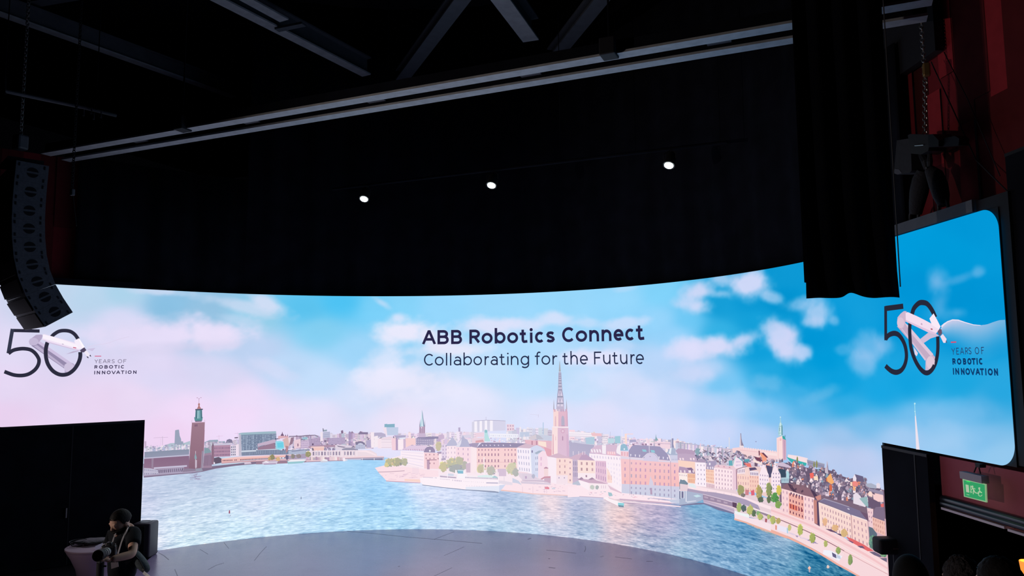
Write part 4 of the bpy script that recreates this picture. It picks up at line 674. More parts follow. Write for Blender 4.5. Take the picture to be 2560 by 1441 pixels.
P((190, 166, 194), (36, 760), (180, 750), (345, 775), (388, 850), (390, 900), (345, 905), (40, 868)); pic.group([([(x, 830), (x+30, 832), (x+34, 872), (x+8, 870)], (244, 222, 230)) for x in (70, 120, 260, 312)]); fac([(46, 872), (350, 902), (352, 1025), (60, 975)], (250, 212, 196)); P((182, 156, 186), (0, 700), (50, 660), (300, 690), (350, 720), (345, 775), (180, 752), (40, 760))
P((176, 148, 182), (55, 1090), (70, 985), (160, 1000), (195, 1010), (290, 1005), (330, 1060), (352, 1115)); P((130, 104, 142), (200, 1015), (290, 1005), (335, 1060), (352, 1115), (300, 1100)); pic.group([([(x, 1052), (x+22, 1054), (x+26, 1098), (x+4, 1096)], (246, 228, 234)) for x in (85, 155, 235, 258, 308)]); fac([(58, 1100), (216, 1112), (216, 1245), (70, 1225)], (253, 238, 234), 4, 1, (176, 150, 176), ww=.25, wh=.35, v1=.6); fac([(216, 1112), (354, 1116), (354, 1295), (222, 1280)], (247, 200, 170), 7, 2, (222, 150, 130), ww=.4, wh=.75)
P((172, 154, 182), (365, 908), (420, 862), (466, 845), (565, 890), (545, 918)); fac([(355, 910), (546, 918), (552, 1345), (372, 1330)], (252, 240, 249), 3, 5, (156, 138, 176), ww=.2, wh=.36, u0=.08, v0=.02)
P((166, 154, 186), (550, 1035), (560, 960), (600, 888), (735, 886), (735, 950), (692, 1048)); pic.group([([(x, 990), (x+18, 990), (x+20, 1030), (x, 1028)], (240, 228, 238)) for x in (575, 622, 660)]); P((244, 238, 246), (606, 920), (632, 920), (632, 962), (606, 960)); fac([(550, 1034), (692, 1046), (705, 1300), (556, 1268)], (248, 206, 184), 5, 4, (220, 158, 146), ww=.35, wh=.5); fac([(556, 1268), (705, 1300), (712, 1395), (560, 1375)], (248, 226, 230), 6, 1, (180, 130, 156), ww=.4, wh=.7)
P((236, 200, 212), (690, 990), (740, 952), (880, 965), (1030, 990), (1032, 1046), (860, 1020)); fac([(692, 1002), (1032, 1046), (1032, 1440), (702, 1392)], (253, 230, 236), 6, 5, (176, 142, 172), ww=.22, wh=.5, u0=.04, v0=.02); pic.group([([(x, 985+(x-770)*.12), (x+16, 965+(x-770)*.12), (x+40, 992+(x-770)*.12)], (196, 140, 160)) for x in (760, 860, 960)]); P((236, 204, 218), (1032, 1000), (1085, 1010), (1110, 1405), (1032, 1440)); line([(1100, 1040), (1110, 1400)], 16, (150, 110, 140))
P((246, 224, 238), (1036, 965), (1062, 880), (1082, 800), (1125, 830), (1180, 850), (1215, 890), (1222, 1000), (1090, 1022)); line([(1036, 965), (1060, 870), (1085, 800)], 14, (150, 206, 206)); line([(1140, 830), (1215, 890), (1222, 990)], 14, (110, 176, 190)); wins([(1090, 870), (1180, 870), (1180, 985), (1095, 1000)], 4, 2, (180, 160, 200), ww=.4, wh=.4); P((100, 172, 186), (962, 880), (1030, 876), (1030, 970), (965, 968)); P((234, 120, 112), (1235, 925), (1355, 930), (1375, 1000), (1300, 990)); P((90, 160, 176), (1240, 860), (1335, 850), (1340, 900), (1245, 905))
P((104, 60, 84), (1548, 742), (1590, 735), (1676, 825), (1640, 830)); P((244, 160, 128), (1520, 745), (1550, 740), (1648, 832), (1645, 880), (1580, 890)); P((112, 64, 88), (1420, 812), (1530, 830), (1575, 892), (1480, 885)); P((118, 70, 92), (1500, 700), (1524, 705), (1524, 790), (1505, 790)); P((250, 226, 220), (1420, 812), (1440, 870), (1570, 925), (1560, 960), (1400, 900))
fac([(1108, 1120), (1335, 1150), (1340, 1450), (1122, 1450)], (249, 212, 200), 5, 3, (206, 160, 168), ww=.3, wh=.5); P((247, 214, 208), (1240, 1130), (1290, 985), (1322, 1060), (1335, 1160)); fac([(1110, 1030), (1250, 1010), (1260, 1110), (1120, 1120)], (248, 230, 238), 5, 1, (140, 120, 156), ww=.35, wh=.6); line([(1104, 1040), (1220, 1000), (1300, 985)], 10, (110, 86, 120))
fac([(1335, 1130), (1505, 1150), (1512, 1450), (1340, 1450)], (248, 204, 190), 4, 4, (216, 160, 160), ww=.3, wh=.5); P((240, 226, 236), (1345, 1060), (1500, 1075), (1506, 1155), (1350, 1150)); wins([(1350, 1085), (1500, 1095), (1500, 1150), (1350, 1140)], 5, 1, (120, 104, 146), ww=.4, wh=.8); P((90, 76, 110), (1330, 1010), (1440, 1000), (1480, 1040), (1345, 1064))
P((74, 72, 104), (1630, 960), (1760, 990), (1730, 1180), (1690, 1190)); P((90, 100, 130), (1850, 1040), (1945, 1020), (1945, 1180), (1900, 1140)); P((250, 232, 241), (1508, 1140), (1540, 1060), (1560, 1000), (1585, 950), (1606, 965), (1640, 1045), (1685, 1130), (1694, 1450), (1510, 1450)); wins([(1515, 1100), (1680, 1120), (1690, 1420), (1515, 1410)], 4, 4, (160, 140, 178), ww=.28, wh=.4); P((250, 230, 240), (1728, 1130), (1755, 1060), (1795, 960), (1815, 965), (1850, 1050), (1900, 1130), (1912, 1450), (1735, 1450)); wins([(1745, 1080), (1890, 1080), (1900, 1420), (1748, 1420)], 3, 5, (150, 134, 172), ww=.3, wh=.4)
P((110, 130, 150), (70, 1290), (90, 1215), (125, 1230), (160, 1225), (230, 1290), (240, 1370), (75, 1400)); tree(140, 1290, 80, 70, (130, 150, 166), (100, 120, 142))

# K8 old town above the quay
K(8)
OT = ip((160, 830), (250, 800), (580, 885), (880, 930), (960, 920), (1110, 1005), (1300, 1070), (1400, 1030), (1530, 1080), (1560, 1180), (1720, 1190), (1870, 1290))
OB = ip((160, 1180), (430, 1200), (640, 1310), (830, 1330), (1000, 1430), (1340, 1470), (1600, 1560), (1880, 1640))
P((104, 88, 112), *([(x, OT(x)+30) for x in range(160, 1880, 60)]+[(x, OB(x)) for x in range(1870, 150, -60)]))
P((246, 224, 228), (262, 700), (420, 722), (585, 762), (588, 860), (400, 800), (258, 745)); P((58, 178, 176), (252, 740), (400, 790), (585, 840), (570, 885), (400, 885), (300, 800)); P((150, 150, 178), (588, 780), (880, 850), (872, 935), (600, 880)); line([(590, 785), (880, 856)], 8, (186, 196, 212)); line([(600, 830), (870, 900)], 8, (120, 122, 152))
for x, t, b in ((430, 725, 900), (706, 805, 930), (748, 795, 930)): tree(x, (t+b)/2, 16, (b-t)/2, (170, 170, 96), (104, 112, 84), 30)
roofs(240, lambda x: OT(x)+10, lambda x: OB(x)-40, 170, 1860, 78, [(150, 128, 150), (120, 104, 128), (180, 160, 180), (226, 206, 220), (204, 180, 200), (100, 90, 116), (230, 140, 110), (134, 160, 180), (246, 226, 232), (110, 96, 120)])
P((200, 186, 200), (890, 930), (912, 900), (922, 800), (934, 830), (944, 950), (940, 1020), (890, 1000)); P((110, 92, 120), (934, 830), (948, 960), (945, 1020), (932, 900))
P((246, 176, 112), (905, 1100), (940, 1060), (985, 1005), (1010, 1080), (1042, 1160), (1000, 1190), (940, 1150)); P((200, 110, 80), (905, 1100), (925, 1080), (930, 1150), (910, 1140)); P((212, 104, 76), (960, 1210), (985, 1180), (1010, 1220), (1010, 1300), (965, 1300)); P((240, 106, 96), (636, 1010), (690, 995), (704, 1020), (704, 1080), (650, 1095)); P((250, 222, 196), (700, 1060), (770, 1050), (780, 1120), (715, 1120)); P((238, 138, 130), (1340, 1150), (1400, 1130), (1436, 1165), (1430, 1225), (1350, 1215)); P((246, 176, 130), (1350, 1215), (1400, 1230), (1390, 1300), (1355, 1280)); P((250, 214, 186), (1310, 1150), (1338, 1150), (1345, 1225), (1315, 1210))
P((236, 226, 238), (1350, 1080), (1382, 1022), (1410, 1090), (1405, 1140), (1355, 1135)); P((104, 96, 128), (1382, 1022), (1520, 1060), (1540, 1150), (1440, 1140), (1410, 1090)); P((248, 216, 206), (1600, 1340), (1640, 1280), (1680, 1350), (1670, 1400), (1610, 1380)); P((170, 176, 196), (1560, 1180), (1650, 1170), (1740, 1210), (1740, 1260), (1640, 1250), (1570, 1220)); P((232, 220, 232), (1735, 1180), (1770, 1165), (1800, 1185), (1800, 1260), (1740, 1250)); P((150, 140, 166), (1600, 1250), (1860, 1310), (1860, 1370), (1620, 1300)); P((246, 206, 206), (1680, 1350), (1860, 1380), (1860, 1480), (1700, 1470))
P((178, 206, 218), (165, 1080), (250, 1075), (300, 1085), (292, 1165), (170, 1165)); wins([(170, 1090), (290, 1090), (290, 1150), (172, 1150)], 8, 1, (110, 140, 166), ww=.4, wh=.8); P((54, 72, 94), (118, 925), (240, 950), (246, 1075), (165, 1075), (150, 990)); P((206, 188, 210), (100, 880), (330, 925), (330, 900), (200, 830), (110, 835)); P((176, 216, 226), (250, 960), (292, 985), (300, 1085), (250, 1075))
fac([(92, 430), (190, 392), (196, 790), (96, 785)], (252, 218, 216), col2=(251, 222, 220)); fac([(188, 420), (246, 452), (252, 782), (194, 800)], (206, 166, 188), col2=(214, 174, 194)); line([(118, 450), (120, 780)], 8, (244, 196, 200)); line([(222, 470), (226, 780)], 8, (180, 140, 170)); P((240, 190, 190), (140, 440), (172, 430), (174, 470), (144, 478))
P((52, 166, 164), (184, 392), (220, 400), (238, 440), (248, 466), (192, 440)); P((170, 212, 218), (108, 400), (128, 380), (120, 350), (128, 240), (136, 200), (150, 170), (152, 80), (158, 80), (164, 170), (184, 210), (192, 250), (194, 380), (184, 396)); P((72, 130, 146), (174, 215), (188, 230), (192, 380), (178, 380)); P((110, 150, 170), (136, 260), (148, 256), (148, 320), (138, 322)); P((228, 246, 246), (150, 180), (160, 180), (162, 380), (148, 380)); line([(122, 350), (194, 350)], 8, (130, 180, 190)); line([(128, 240), (188, 236)], 7, (120, 170, 184)); pic.group([blob(155, 88, 9, 10, (214, 242, 244), 8, .05)]); line([(232, 380), (232, 420)], 7, (60, 110, 120))
K(7)
pic.group([([(1700+i*8, 860+RG.uniform(-30, 60)), (1716+i*8, 850+RG.uniform(-20, 60)), (1722+i*8, 900), (1700+i*8, 905)], RG.choice([(96, 84, 108), (222, 206, 220), (150, 130, 154)])) for i in range(30)])
pic.frame(0, 957, 2.977)
pic.group([([(1702, 975), (1704, 952), (1711, 950), (1713, 975)], (150, 70, 100)), ([(2238, 868), (2239, 850), (2243, 850), (2244, 868)], (110, 120, 150)), ([(1706, 1000), (1716, 985), (1718, 990)], (150, 140, 170))])
# wing spire
pic.frame(1700, 957, 2.977)
P((236, 226, 238), (1748, 250), (1752, 215), (1756, 250), (1766, 340), (1784, 500), (1758, 498)); line([(1747, 160), (1751, 250)], 5, (160, 222, 236)); pic.group([blob(1748, 157, 6, 7, (190, 236, 244), 8, .05), blob(1749, 215, 5, 4, (190, 236, 244), 8, .05)])

# K9 / K10 quays, road and right-hand blocks
K(9)
P((232, 208, 216), (10, 215), (290, 255), (640, 300), (1000, 330), (1860, 560), (1945, 700), (2500, 900), (2500, 1300), (1945, 1060), (1400, 850), (1000, 760), (430, 500), (10, 350))
P((252, 228, 234), (150, 215), (290, 255), (640, 330), (1000, 395), (1400, 540), (1860, 700), (1860, 760), (1400, 600), (1000, 470), (640, 370), (160, 320)); P((226, 236, 240), (165, 215), (250, 212), (300, 262), (300, 300), (170, 262)); pic.group([([(x, 330+(x-500)*.16), (x+3, 330+(x-500)*.16), (x+3, 390+(x-500)*.16), (x, 390+(x-500)*.16)], (150, 130, 160)) for x in (510, 660, 805, 940)])
P((170, 156, 184), (150, 300), (440, 355), (640, 372), (1000, 440), (1200, 500), (1420, 600), (1460, 690), (1260, 620), (1040, 560), (700, 470), (430, 400), (140, 350)); P((224, 206, 220), (430, 400), (700, 470), (1040, 560), (1260, 620), (1260, 634), (1030, 575), (700, 486), (425, 412)); P((154, 134, 162), (425, 410), (700, 482), (1030, 572), (1030, 640), (950, 625), (600, 540), (425, 500)); pic.group([([(x, 430+(x-430)*.27), (x+70, 450+(x-430)*.27), (x+70, 480+(x-430)*.27), (x, 465+(x-430)*.27)], (182, 162, 184)) for x in (450, 560, 680, 800)]); P((90, 66, 92), (958, 545), (1040, 565), (1040, 660), (962, 630))
P((168, 180, 206), (0, 345), (140, 350), (425, 400), (428, 500), (300, 560), (130, 590), (0, 602)); pic.group([([(x, 345), (x+14, 345), (x+14, 500+k), (x, 500+k)], (236, 236, 246)) for x, k in ((22, -20), (76, -20), (116, 40))]+[([(40, 360), (76, 360), (76, 470), (40, 470)], (110, 110, 146)), ([(0, 350), (22, 350), (22, 490), (0, 490)], (110, 116, 150))]); P((196, 224, 234), (250, 430), (330, 412), (400, 440), (310, 462)); P((206, 212, 230), (130, 530), (300, 515), (310, 530), (140, 560))
P((196, 178, 202), (430, 500), (700, 575), (990, 660), (1000, 745), (900, 710), (700, 640), (440, 562)); line([(430, 520), (700, 600), (995, 700)], 8, (166, 146, 176)); P((116, 116, 152), (300, 562), (440, 560), (700, 640), (985, 740), (985, 764), (700, 690), (500, 602), (440, 585), (200, 598), (0, 612), (0, 600))
P((150, 130, 150), (1380, 640), (1460, 690), (1700, 770), (1945, 900), (1945, 960), (1700, 860), (1360, 700))
P((238, 244, 246), (996, 700), (1080, 730), (1260, 770), (1260, 830), (1000, 770)); P((248, 226, 232), (992, 750), (1260, 830), (1400, 850), (1700, 960), (1945, 1060), (1945, 1200), (1700, 1110), (1400, 990), (1000, 866)); P((238, 180, 162), (990, 836), (1220, 905), (1400, 975), (1700, 1088), (1945, 1180), (1945, 1204), (1700, 1116), (1400, 1004), (1210, 930), (992, 868)); pic.group([([(1220+i*22, 930+i*9+RG.uniform(-4, 4)), (1240+i*22, 936+i*9), (1236+i*22, 950+i*9+RG.uniform(0, 16)), (1224+i*22, 944+i*9)], RG.choice([(206, 176, 150), (222, 186, 170), (150, 180, 170)])) for i in range(24)])
P((244, 226, 232), (1260, 620), (1460, 690), (1945, 850), (1945, 900), (1700, 800), (1450, 715), (1260, 660))
K(10)
P((250, 216, 218), (0, 395), (160, 450), (400, 560), (700, 670), (1100, 868), (1500, 1085), (1764, 1255), (1764, 1441), (1500, 1330), (1100, 1105), (700, 880), (300, 678), (0, 562)); P((244, 196, 200), (0, 440), (400, 590), (700, 715), (1100, 930), (1500, 1150), (1764, 1320), (1764, 1350), (1500, 1190), (1100, 970), (700, 750), (400, 620), (0, 470)); line([(0, 520), (400, 650), (800, 850), (1200, 1080), (1764, 1390)], 9, (248, 232, 234))
P((248, 220, 224), (0, 560), (300, 680), (700, 880), (1100, 1105), (1500, 1330), (1720, 1441), (1340, 1441), (1000, 1250), (650, 1040), (300, 860), (0, 740)); P((240, 176, 160), (0, 742), (300, 862), (650, 1042), (1000, 1250), (1345, 1441), (1290, 1441), (1000, 1282), (640, 1066), (280, 890), (0, 776)); line([(0, 545), (300, 665), (560, 780), (800, 900), (1100, 1065)], 11, (126, 86, 104)); line([(800, 905), (1100, 1070), (1400, 1230), (1764, 1420)], 6, (190, 140, 150))
P((236, 230, 246), (92, 668), (252, 722), (258, 805), (94, 752)); P((170, 206, 230), (236, 718), (254, 724), (258, 805), (240, 800)); pic.group([([(x, y), (x+RG.uniform(30, 80), y+RG.uniform(14, 34)), (x+RG.uniform(20, 60), y+RG.uniform(30, 46)), (x-6, y+16)], RG.choice([(190, 166, 196), (160, 140, 180), (226, 206, 224)])) for x, y in [(270+i*34, 780+i*13+RG.uniform(-6, 10)) for i in range(12)]])
P((240, 240, 250), (790, 1050), (900, 1060), (1080, 1150), (1070, 1240), (930, 1170), (780, 1110)); P((96, 90, 130), (915, 1085), (978, 1120), (984, 1176), (928, 1150)); P((196, 208, 230), (985, 1120), (1040, 1140), (1050, 1190), (990, 1170)); P((236, 180, 176), (1065, 1170), (1110, 1190), (1110, 1280), (1070, 1262)); P((240, 236, 246), (1160, 1250), (1240, 1280), (1560, 1441), (1345, 1441), (1150, 1330)); pic.group([([(x, 1330), (x+14, 1336), (x+14, 1400), (x, 1392)], (150, 146, 190)) for x in (1282, 1304)])
pic.group([blob(560, 1322, 20, 24, (244, 190, 170), 10, .1), ([(550, 1312), (560, 1288), (572, 1312)], (246, 226, 226)), ([(548, 1345), (574, 1345), (566, 1388), (554, 1384)], (190, 170, 180)), blob(838, 1306, 21, 24, (226, 200, 190), 10, .1), blob(836, 1292, 14, 16, (240, 226, 230), 10, .1)])
# block with brown mansard roof
P((136, 100, 114), (158, 126), (196, 86), (250, 54), (500, 84), (600, 150), (664, 272), (490, 232), (265, 160)); P((78, 56, 80), (250, 54), (300, 70), (390, 190), (340, 178), (290, 130)); P((74, 56, 82), (592, 148), (640, 165), (740, 290), (700, 310), (660, 275)); pic.group([([(x, y), (x+34, y-22), (x+40, y+6), (x+10, y+28)], (88, 64, 84)) for x, y in ((350, 140), (450, 170), (290, 100))]); pic.group([([(x, 40+i*10), (x+30, 36+i*10), (x+30, 100+i*10), (x, 96+i*10)], (122, 96, 112)) for i, x in enumerate((330, 430, 500, 560))])
fac([(158, 130), (268, 158), (272, 516), (164, 492)], (250, 214, 216), 2, 4, (206, 166, 182), ww=.3, wh=.45); fac([(266, 158), (492, 232), (496, 600), (270, 516)], (242, 178, 166), 5, 4, (126, 70, 92), ww=.36, wh=.42, v0=.04); P((250, 216, 214), (266, 158), (492, 232), (494, 264), (268, 196)); wins([(285, 180), (490, 245), (490, 275), (285, 215)], 5, 1, (110, 76, 104), ww=.5, wh=.9); P((238, 130, 104), (272, 350), (330, 370), (400, 395), (400, 470), (340, 450), (276, 425)); wins([(276, 345), (480, 410), (482, 500), (278, 430)], 5, 1, (140, 60, 76), ww=.42, wh=.75); line([(270, 440), (494, 520)], 9, (222, 160, 160)); fac([(492, 232), (652, 272), (654, 650), (496, 602)], (250, 214, 216), 3, 4, (190, 150, 172), ww=.28, wh=.48)
P((122, 84, 106), (650, 330), (722, 322), (736, 700), (654, 650)); P((196, 132, 124), (640, 300), (690, 310), (700, 660), (654, 650)); P((84, 66, 96), (690, 330), (724, 325), (734, 694), (700, 660)); P((206, 140, 132), (664, 255), (752, 220), (756, 292), (700, 312)); 
# long quay block
P((122, 112, 144), (726, 325), (800, 276), (1000, 340), (1180, 402), (1350, 470), (1448, 605), (1210, 524)); P((160, 152, 176), (730, 322), (800, 276), (1180, 402), (1176, 414), (800, 292)); P((230, 226, 240), (1150, 425), (1180, 435), (1185, 448), (1155, 440))
fac([(716, 335), (1208, 524), (1226, 908), (736, 690)], (250, 218, 210), 11, 4, (186, 146, 162), ww=.3, wh=.5, u0=.06, v0=.06, u1=.99); fac([(1206, 524), (1448, 606), (1482, 1025), (1226, 908)], (248, 212, 206), 4, 4, (190, 150, 166), ww=.26, wh=.5, u0=.06, v0=.08); line([(716, 340), (1208, 530), (1448, 612)], 12, (246, 228, 226)); line([(1208, 524), (1226, 908)], 9, (180, 130, 140)); line([(1190, 520), (1208, 530)], 8, (120, 100, 130))
P((110, 84, 110), (1340, 470), (1450, 510), (1480, 600), (1480, 640), (1448, 606)); P((240, 204, 210), (1446, 420), (1540, 440), (1536, 740), (1480, 700), (1470, 600)); wins([(1455, 450), (1530, 460), (1530, 680), (1475, 640)], 2, 3, (170, 124, 150), ww=.3, wh=.4); P((126, 108, 134), (1526, 560), (1570, 420), (1600, 400), (1712, 418), (1730, 628)); fac([(1528, 556), (1730, 630), (1740, 850), (1540, 760)], (240, 190, 178), 6, 3, (206, 150, 146), ww=.35, wh=.5)
P((232, 220, 232), (1240, 225), (1285, 190), (1345, 240), (1430, 390), (1420, 410), (1240, 355)); P((150, 184, 188), (1330, 280), (1452, 250), (1466, 400), (1430, 395)); P((104, 86, 112), (1460, 250), (1600, 320), (1700, 400), (1580, 410), (1470, 420)); P((246, 206, 204), (1560, 200), (1690, 230), (1700, 330), (1600, 290)); P((226, 110, 110), (1650, 370), (1704, 350), (1704, 410), (1660, 410))
P((92, 108, 124), (1470, 700), (1530, 720), (1600, 810), (1580, 1070), (1490, 1010), (1480, 800)); tree(1530, 930, 60, 110, (120, 170, 140), (70, 104, 104), 40)
P((104, 74, 104), (820, 735), (900, 740), (990, 785), (1000, 800), (900, 775)); P((96, 70, 104), (980, 800), (1060, 810), (1080, 850), (1040, 835)); P((226, 104, 106), (1130, 850), (1220, 880), (1400, 970), (1550, 1066), (1460, 1070), (1330, 1000), (1200, 930)); P((110, 80, 116), (1130, 890), (1200, 915), (1250, 940), (1230, 950)); P((110, 86, 116), (1300, 990), (1380, 990), (1420, 1030), (1350, 1020)); P((108, 96, 124), (1480, 1080), (1560, 1080), (1700, 1150), (1640, 1160), (1560, 1130)); P((110, 100, 126), (1640, 1175), (1764, 1170), (1764, 1240), (1700, 1210)); tree(1700, 1120, 60, 46, (140, 190, 140), (90, 130, 104), 30)
tree(812, 630, 46, 66, (246, 200, 160), (216, 160, 126), 22); tree(966, 720, 56, 60, (244, 200, 146), (206, 160, 120), 26); tree(1106, 800, 56, 74, (240, 200, 140), (190, 156, 112), 28)
P((247, 216, 220), (1100, 1105), (1764, 1435), (1764, 1800), (1720, 1800), (1340, 1441), (1000, 1250)); line([(75, 300), (75, 430)], 5, (226, 220, 220)); line([(1350, 1120), (1350, 1180)], 8, (240, 226, 232)); line([(740, 640), (742, 720)], 5, (240, 222, 226))
K(9)
YG, YD = (222, 214, 128), (140, 158, 96)
tree(1110, 330, 66, 110, (196, 184, 116), (120, 130, 96), 40); tree(1150, 420, 50, 40, (150, 140, 120), (110, 104, 110)); P((222, 100, 120), (1290, 345), (1350, 325), (1360, 420), (1300, 430)); P((206, 130, 140), (1190, 320), (1260, 330), (1250, 420), (1190, 420)); tree(1440, 370, 66, 150, (226, 190, 120), (120, 128, 88), 50); tree(1620, 320, 62, 140, (176, 178, 112), (104, 124, 84), 46); tree(1800, 330, 56, 100, (236, 214, 96), (190, 176, 84), 36); tree(1730, 470, 84, 100, (110, 176, 96), (60, 120, 66), 50); tree(1790, 590, 60, 80, (170, 196, 104), (90, 130, 72), 36); tree(1620, 500, 44, 80, (120, 130, 92), (76, 96, 74), 30); tree(1470, 500, 60, 60, (110, 120, 96), (70, 86, 80), 26)
tree(1080, 640, 54, 90, (206, 214, 132), (120, 150, 90), 40); tree(1160, 660, 54, 76, (96, 116, 108), (70, 86, 92), 30); tree(1280, 690, 66, 96, (222, 214, 130), (150, 160, 96), 44); tree(1345, 750, 44, 70, (110, 130, 90), (76, 96, 84), 26); tree(1430, 750, 44, 50, (160, 200, 140), (110, 150, 100), 20); tree(1460, 810, 56, 66, YG, YD, 36); tree(1612, 815, 36, 50, YG, YD, 26); tree(1690, 870, 56, 80, YG, YD, 36); tree(1790, 890, 46, 60, (226, 196, 110), (160, 146, 84), 30)
P((170, 90, 100), (1550, 840), (1590, 850), (1580, 915), (1548, 905)); P((226, 150, 130), (1735, 960), (1765, 970), (1762, 1050), (1735, 1040))
K(10)
tree(30, 600, 38, 70, YG, YD, 30); tree(110, 615, 36, 50, (216, 190, 116), (150, 140, 90), 24); tree(280, 715, 30, 56, (226, 220, 150), (176, 170, 110), 24); tree(440, 748, 46, 96, (222, 216, 120), (136, 156, 84), 44); tree(622, 868, 50, 86, (206, 204, 110), (120, 142, 80), 44); tree(822, 960, 34, 60, (214, 210, 128), (140, 152, 90), 30); tree(1010, 1060, 42, 62, (190, 200, 116), (104, 134, 84), 36); tree(1190, 1195, 40, 90, (170, 186, 110), (104, 130, 90), 36)
pic.build('skyline_picture', led, lambda s: .03+.22*np.exp(-((s+.2)/2.5)**2))

# ---------------------------------------------------------------- lettering and anniversary emblems on the wall
def arc(cx, cy, rx, ry, a0, a1, n=18): return [(cx+rx*math.cos(math.radians(a0+(a1-a0)*i/n)), cy+ry*math.sin(math.radians(a0+(a1-a0)*i/n))) for i in range(n+1)]
O_ = arc(.5, .5, .5, .5, 90, 450, 36)
GL = {  # strokes in a unit box, plus (bottom, top) of that box in cap heights
 'A': ([[(0, 0), (.46, 1), (.54, 1), (1, 0)], [(.2, .32), (.8, .32)]], (0, 1)),
 'B': ([[(.0, 0), (0, 1), (.55, 1)]+arc(.55, .765, .37, .235, 90, -90, 12)[1:]+[(0, .53)], [(.3, .53), (.55, .53)]+arc(.6, .265, .4, .265, 90, -90, 12)[1:]+[(0, 0)]], (0, 1)),
 'R': ([[(0, 0), (0, 1), (.5, 1)]+arc(.52, .74, .44, .26, 90, -90, 12)[1:]+[(0, .48)], [(.48, .48), (1, 0)]], (0, 1)),
 'C': ([arc(.56, .5, .56, .5, 44, 316, 30)], (0, 1)), 'c': ([arc(.56, .5, .56, .5, 46, 314, 26)], (0, .755)),
 'o': ([O_], (0, .755)), 'O': ([O_], (0, 1)),
 'b': ([[(0, 0), (0, 1)], arc(.5, .34, .5, .34, 90, 450, 30)], (0, 1.08)),
 't': ([[(.35, 1), (.35, .22)]+arc(.62, .22, .27, .22, 180, 280, 8)+[(1, .02)], [(0, .74), (.95, .74)]], (0, .92)),
 'i': ([[(.5, 0), (.5, .7)], 'dot'], (0, 1.02)), 'l': ([[(.5, 0), (.5, 1)]], (0, 1.06)),
 's': ([[(.95, .86), (.75, .98), (.5, 1), (.22, .96), (.08, .8), (.12, .64), (.35, .54), (.65, .46), (.9, .36), (.96, .2), (.8, .04), (.5, 0), (.22, .03), (.02, .14)]], (0, .755)),
 'S': ([[(.95, .86), (.75, .98), (.5, 1), (.22, .96), (.06, .8), (.12, .62), (.35, .53), (.65, .46), (.9, .36), (.98, .2), (.8, .04), (.5, 0), (.22, .03), (.0, .14)]], (0, 1)),
 'n': ([[(0, 0), (0, 1)], [(0, .5)]+arc(.5, .5, .5, .5, 170, 0, 14)+[(1, 0)]], (0, .755)),
 'e': ([[(.04, .48), (1, .48)]+arc(.5, .5, .5, .5, 0, 312, 30)], (0, .755)),
 'a': ([[(.94, 0), (.94, .62)]+arc(.5, .62, .44, .38, 0, 145, 12), arc(.47, .29, .47, .29, 90, 450, 24)], (0, .755)),
 'r': ([[(0, 0), (0, 1)], [(0, .45)]+arc(.82, .45, .82, .54, 175, 84, 10)+[(1, .97)]], (0, .755)),
 'g': ([arc(.5, .64, .5, .36, 90, 450, 28), [(1, 1), (1, .26)]+arc(.5, .26, .5, .26, 0, -140, 12)], (-.27, .755)),
 'f': ([[(.38, 0), (.38, .75)]+arc(.8, .75, .42, .25, 180, 85, 8)+[(1, .98)], [(0, .66), (.95, .66)]], (0, 1.08)),
 'h': ([[(0, 0), (0, 1)], [(0, .35)]+arc(.5, .35, .5, .33, 170, 0, 14)+[(1, 0)]], (0, 1.08)),
 'F': ([[(0, 0), (0, 1), (1, 1)], [(0, .52), (.9, .52)]], (0, 1)), 'E': ([[(1, 0), (0, 0), (0, 1), (1, 1)], [(0, .52), (.9, .52)]], (0, 1)),
 'u': ([[(1, 1), (1, 0)], [(0, 1)]+arc(.5, .5, .5, .5, 180, 350, 14)+[(1, .5)]], (0, .755)),
 'Y': ([[(0, 1), (.5, .45), (1, 1)], [(.5, .5), (.5, 0)]], (0, 1)), 'N': ([[(0, 0), (0, 1)], [(0, 1), (1, 0)], [(1, 0), (1, 1)]], (0, 1)), 'V': ([[(0, 1), (.46, 0), (.54, 0), (1, 1)]], (0, 1)),
 'I': ([[(.5, 0), (.5, 1)]], (0, 1)), 'T': ([[(.5, 0), (.5, 1)], [(0, 1), (1, 1)]], (0, 1))}
def ribbon(pts, w, wy=None):             # quads along a stroke with mitred corners; wy: thickness of level strokes
    p = [np.array(a, float) for a in pts]; p = [p[0]]+[b for a, b in zip(p, p[1:]) if np.hypot(*(b-a)) > 1e-5]; wy = wy or w; out = []
    closed = np.hypot(*(p[0]-p[-1])) < 1e-6
    q = p[:-1] if closed else p; n = len(q); L = []; Rr = []
    for i in range(n):
        a = q[i-1] if (i > 0 or closed) else None; b = q[(i+1) % n] if (i < n-1 or closed) else None
        ds = [(v-u)/max(np.hypot(*(v-u)), 1e-9) for u, v in ((a, q[i]), (q[i], b)) if u is not None and v is not None]
        ns = [np.array([-d[1], d[0]]) for d in ds]; m = sum(ns); m = m/max(np.hypot(*m), 1e-9)
        k = min(1/max(m@ns[0], .35), 2.2); off = np.array([m[0]*w/2, m[1]*wy/2])*k
        L.append(q[i]+off); Rr.append(q[i]-off)
    for i in range(n if closed else n-1):
        j = (i+1) % n; out.append([L[i], L[j], Rr[j], Rr[i]])
    return out
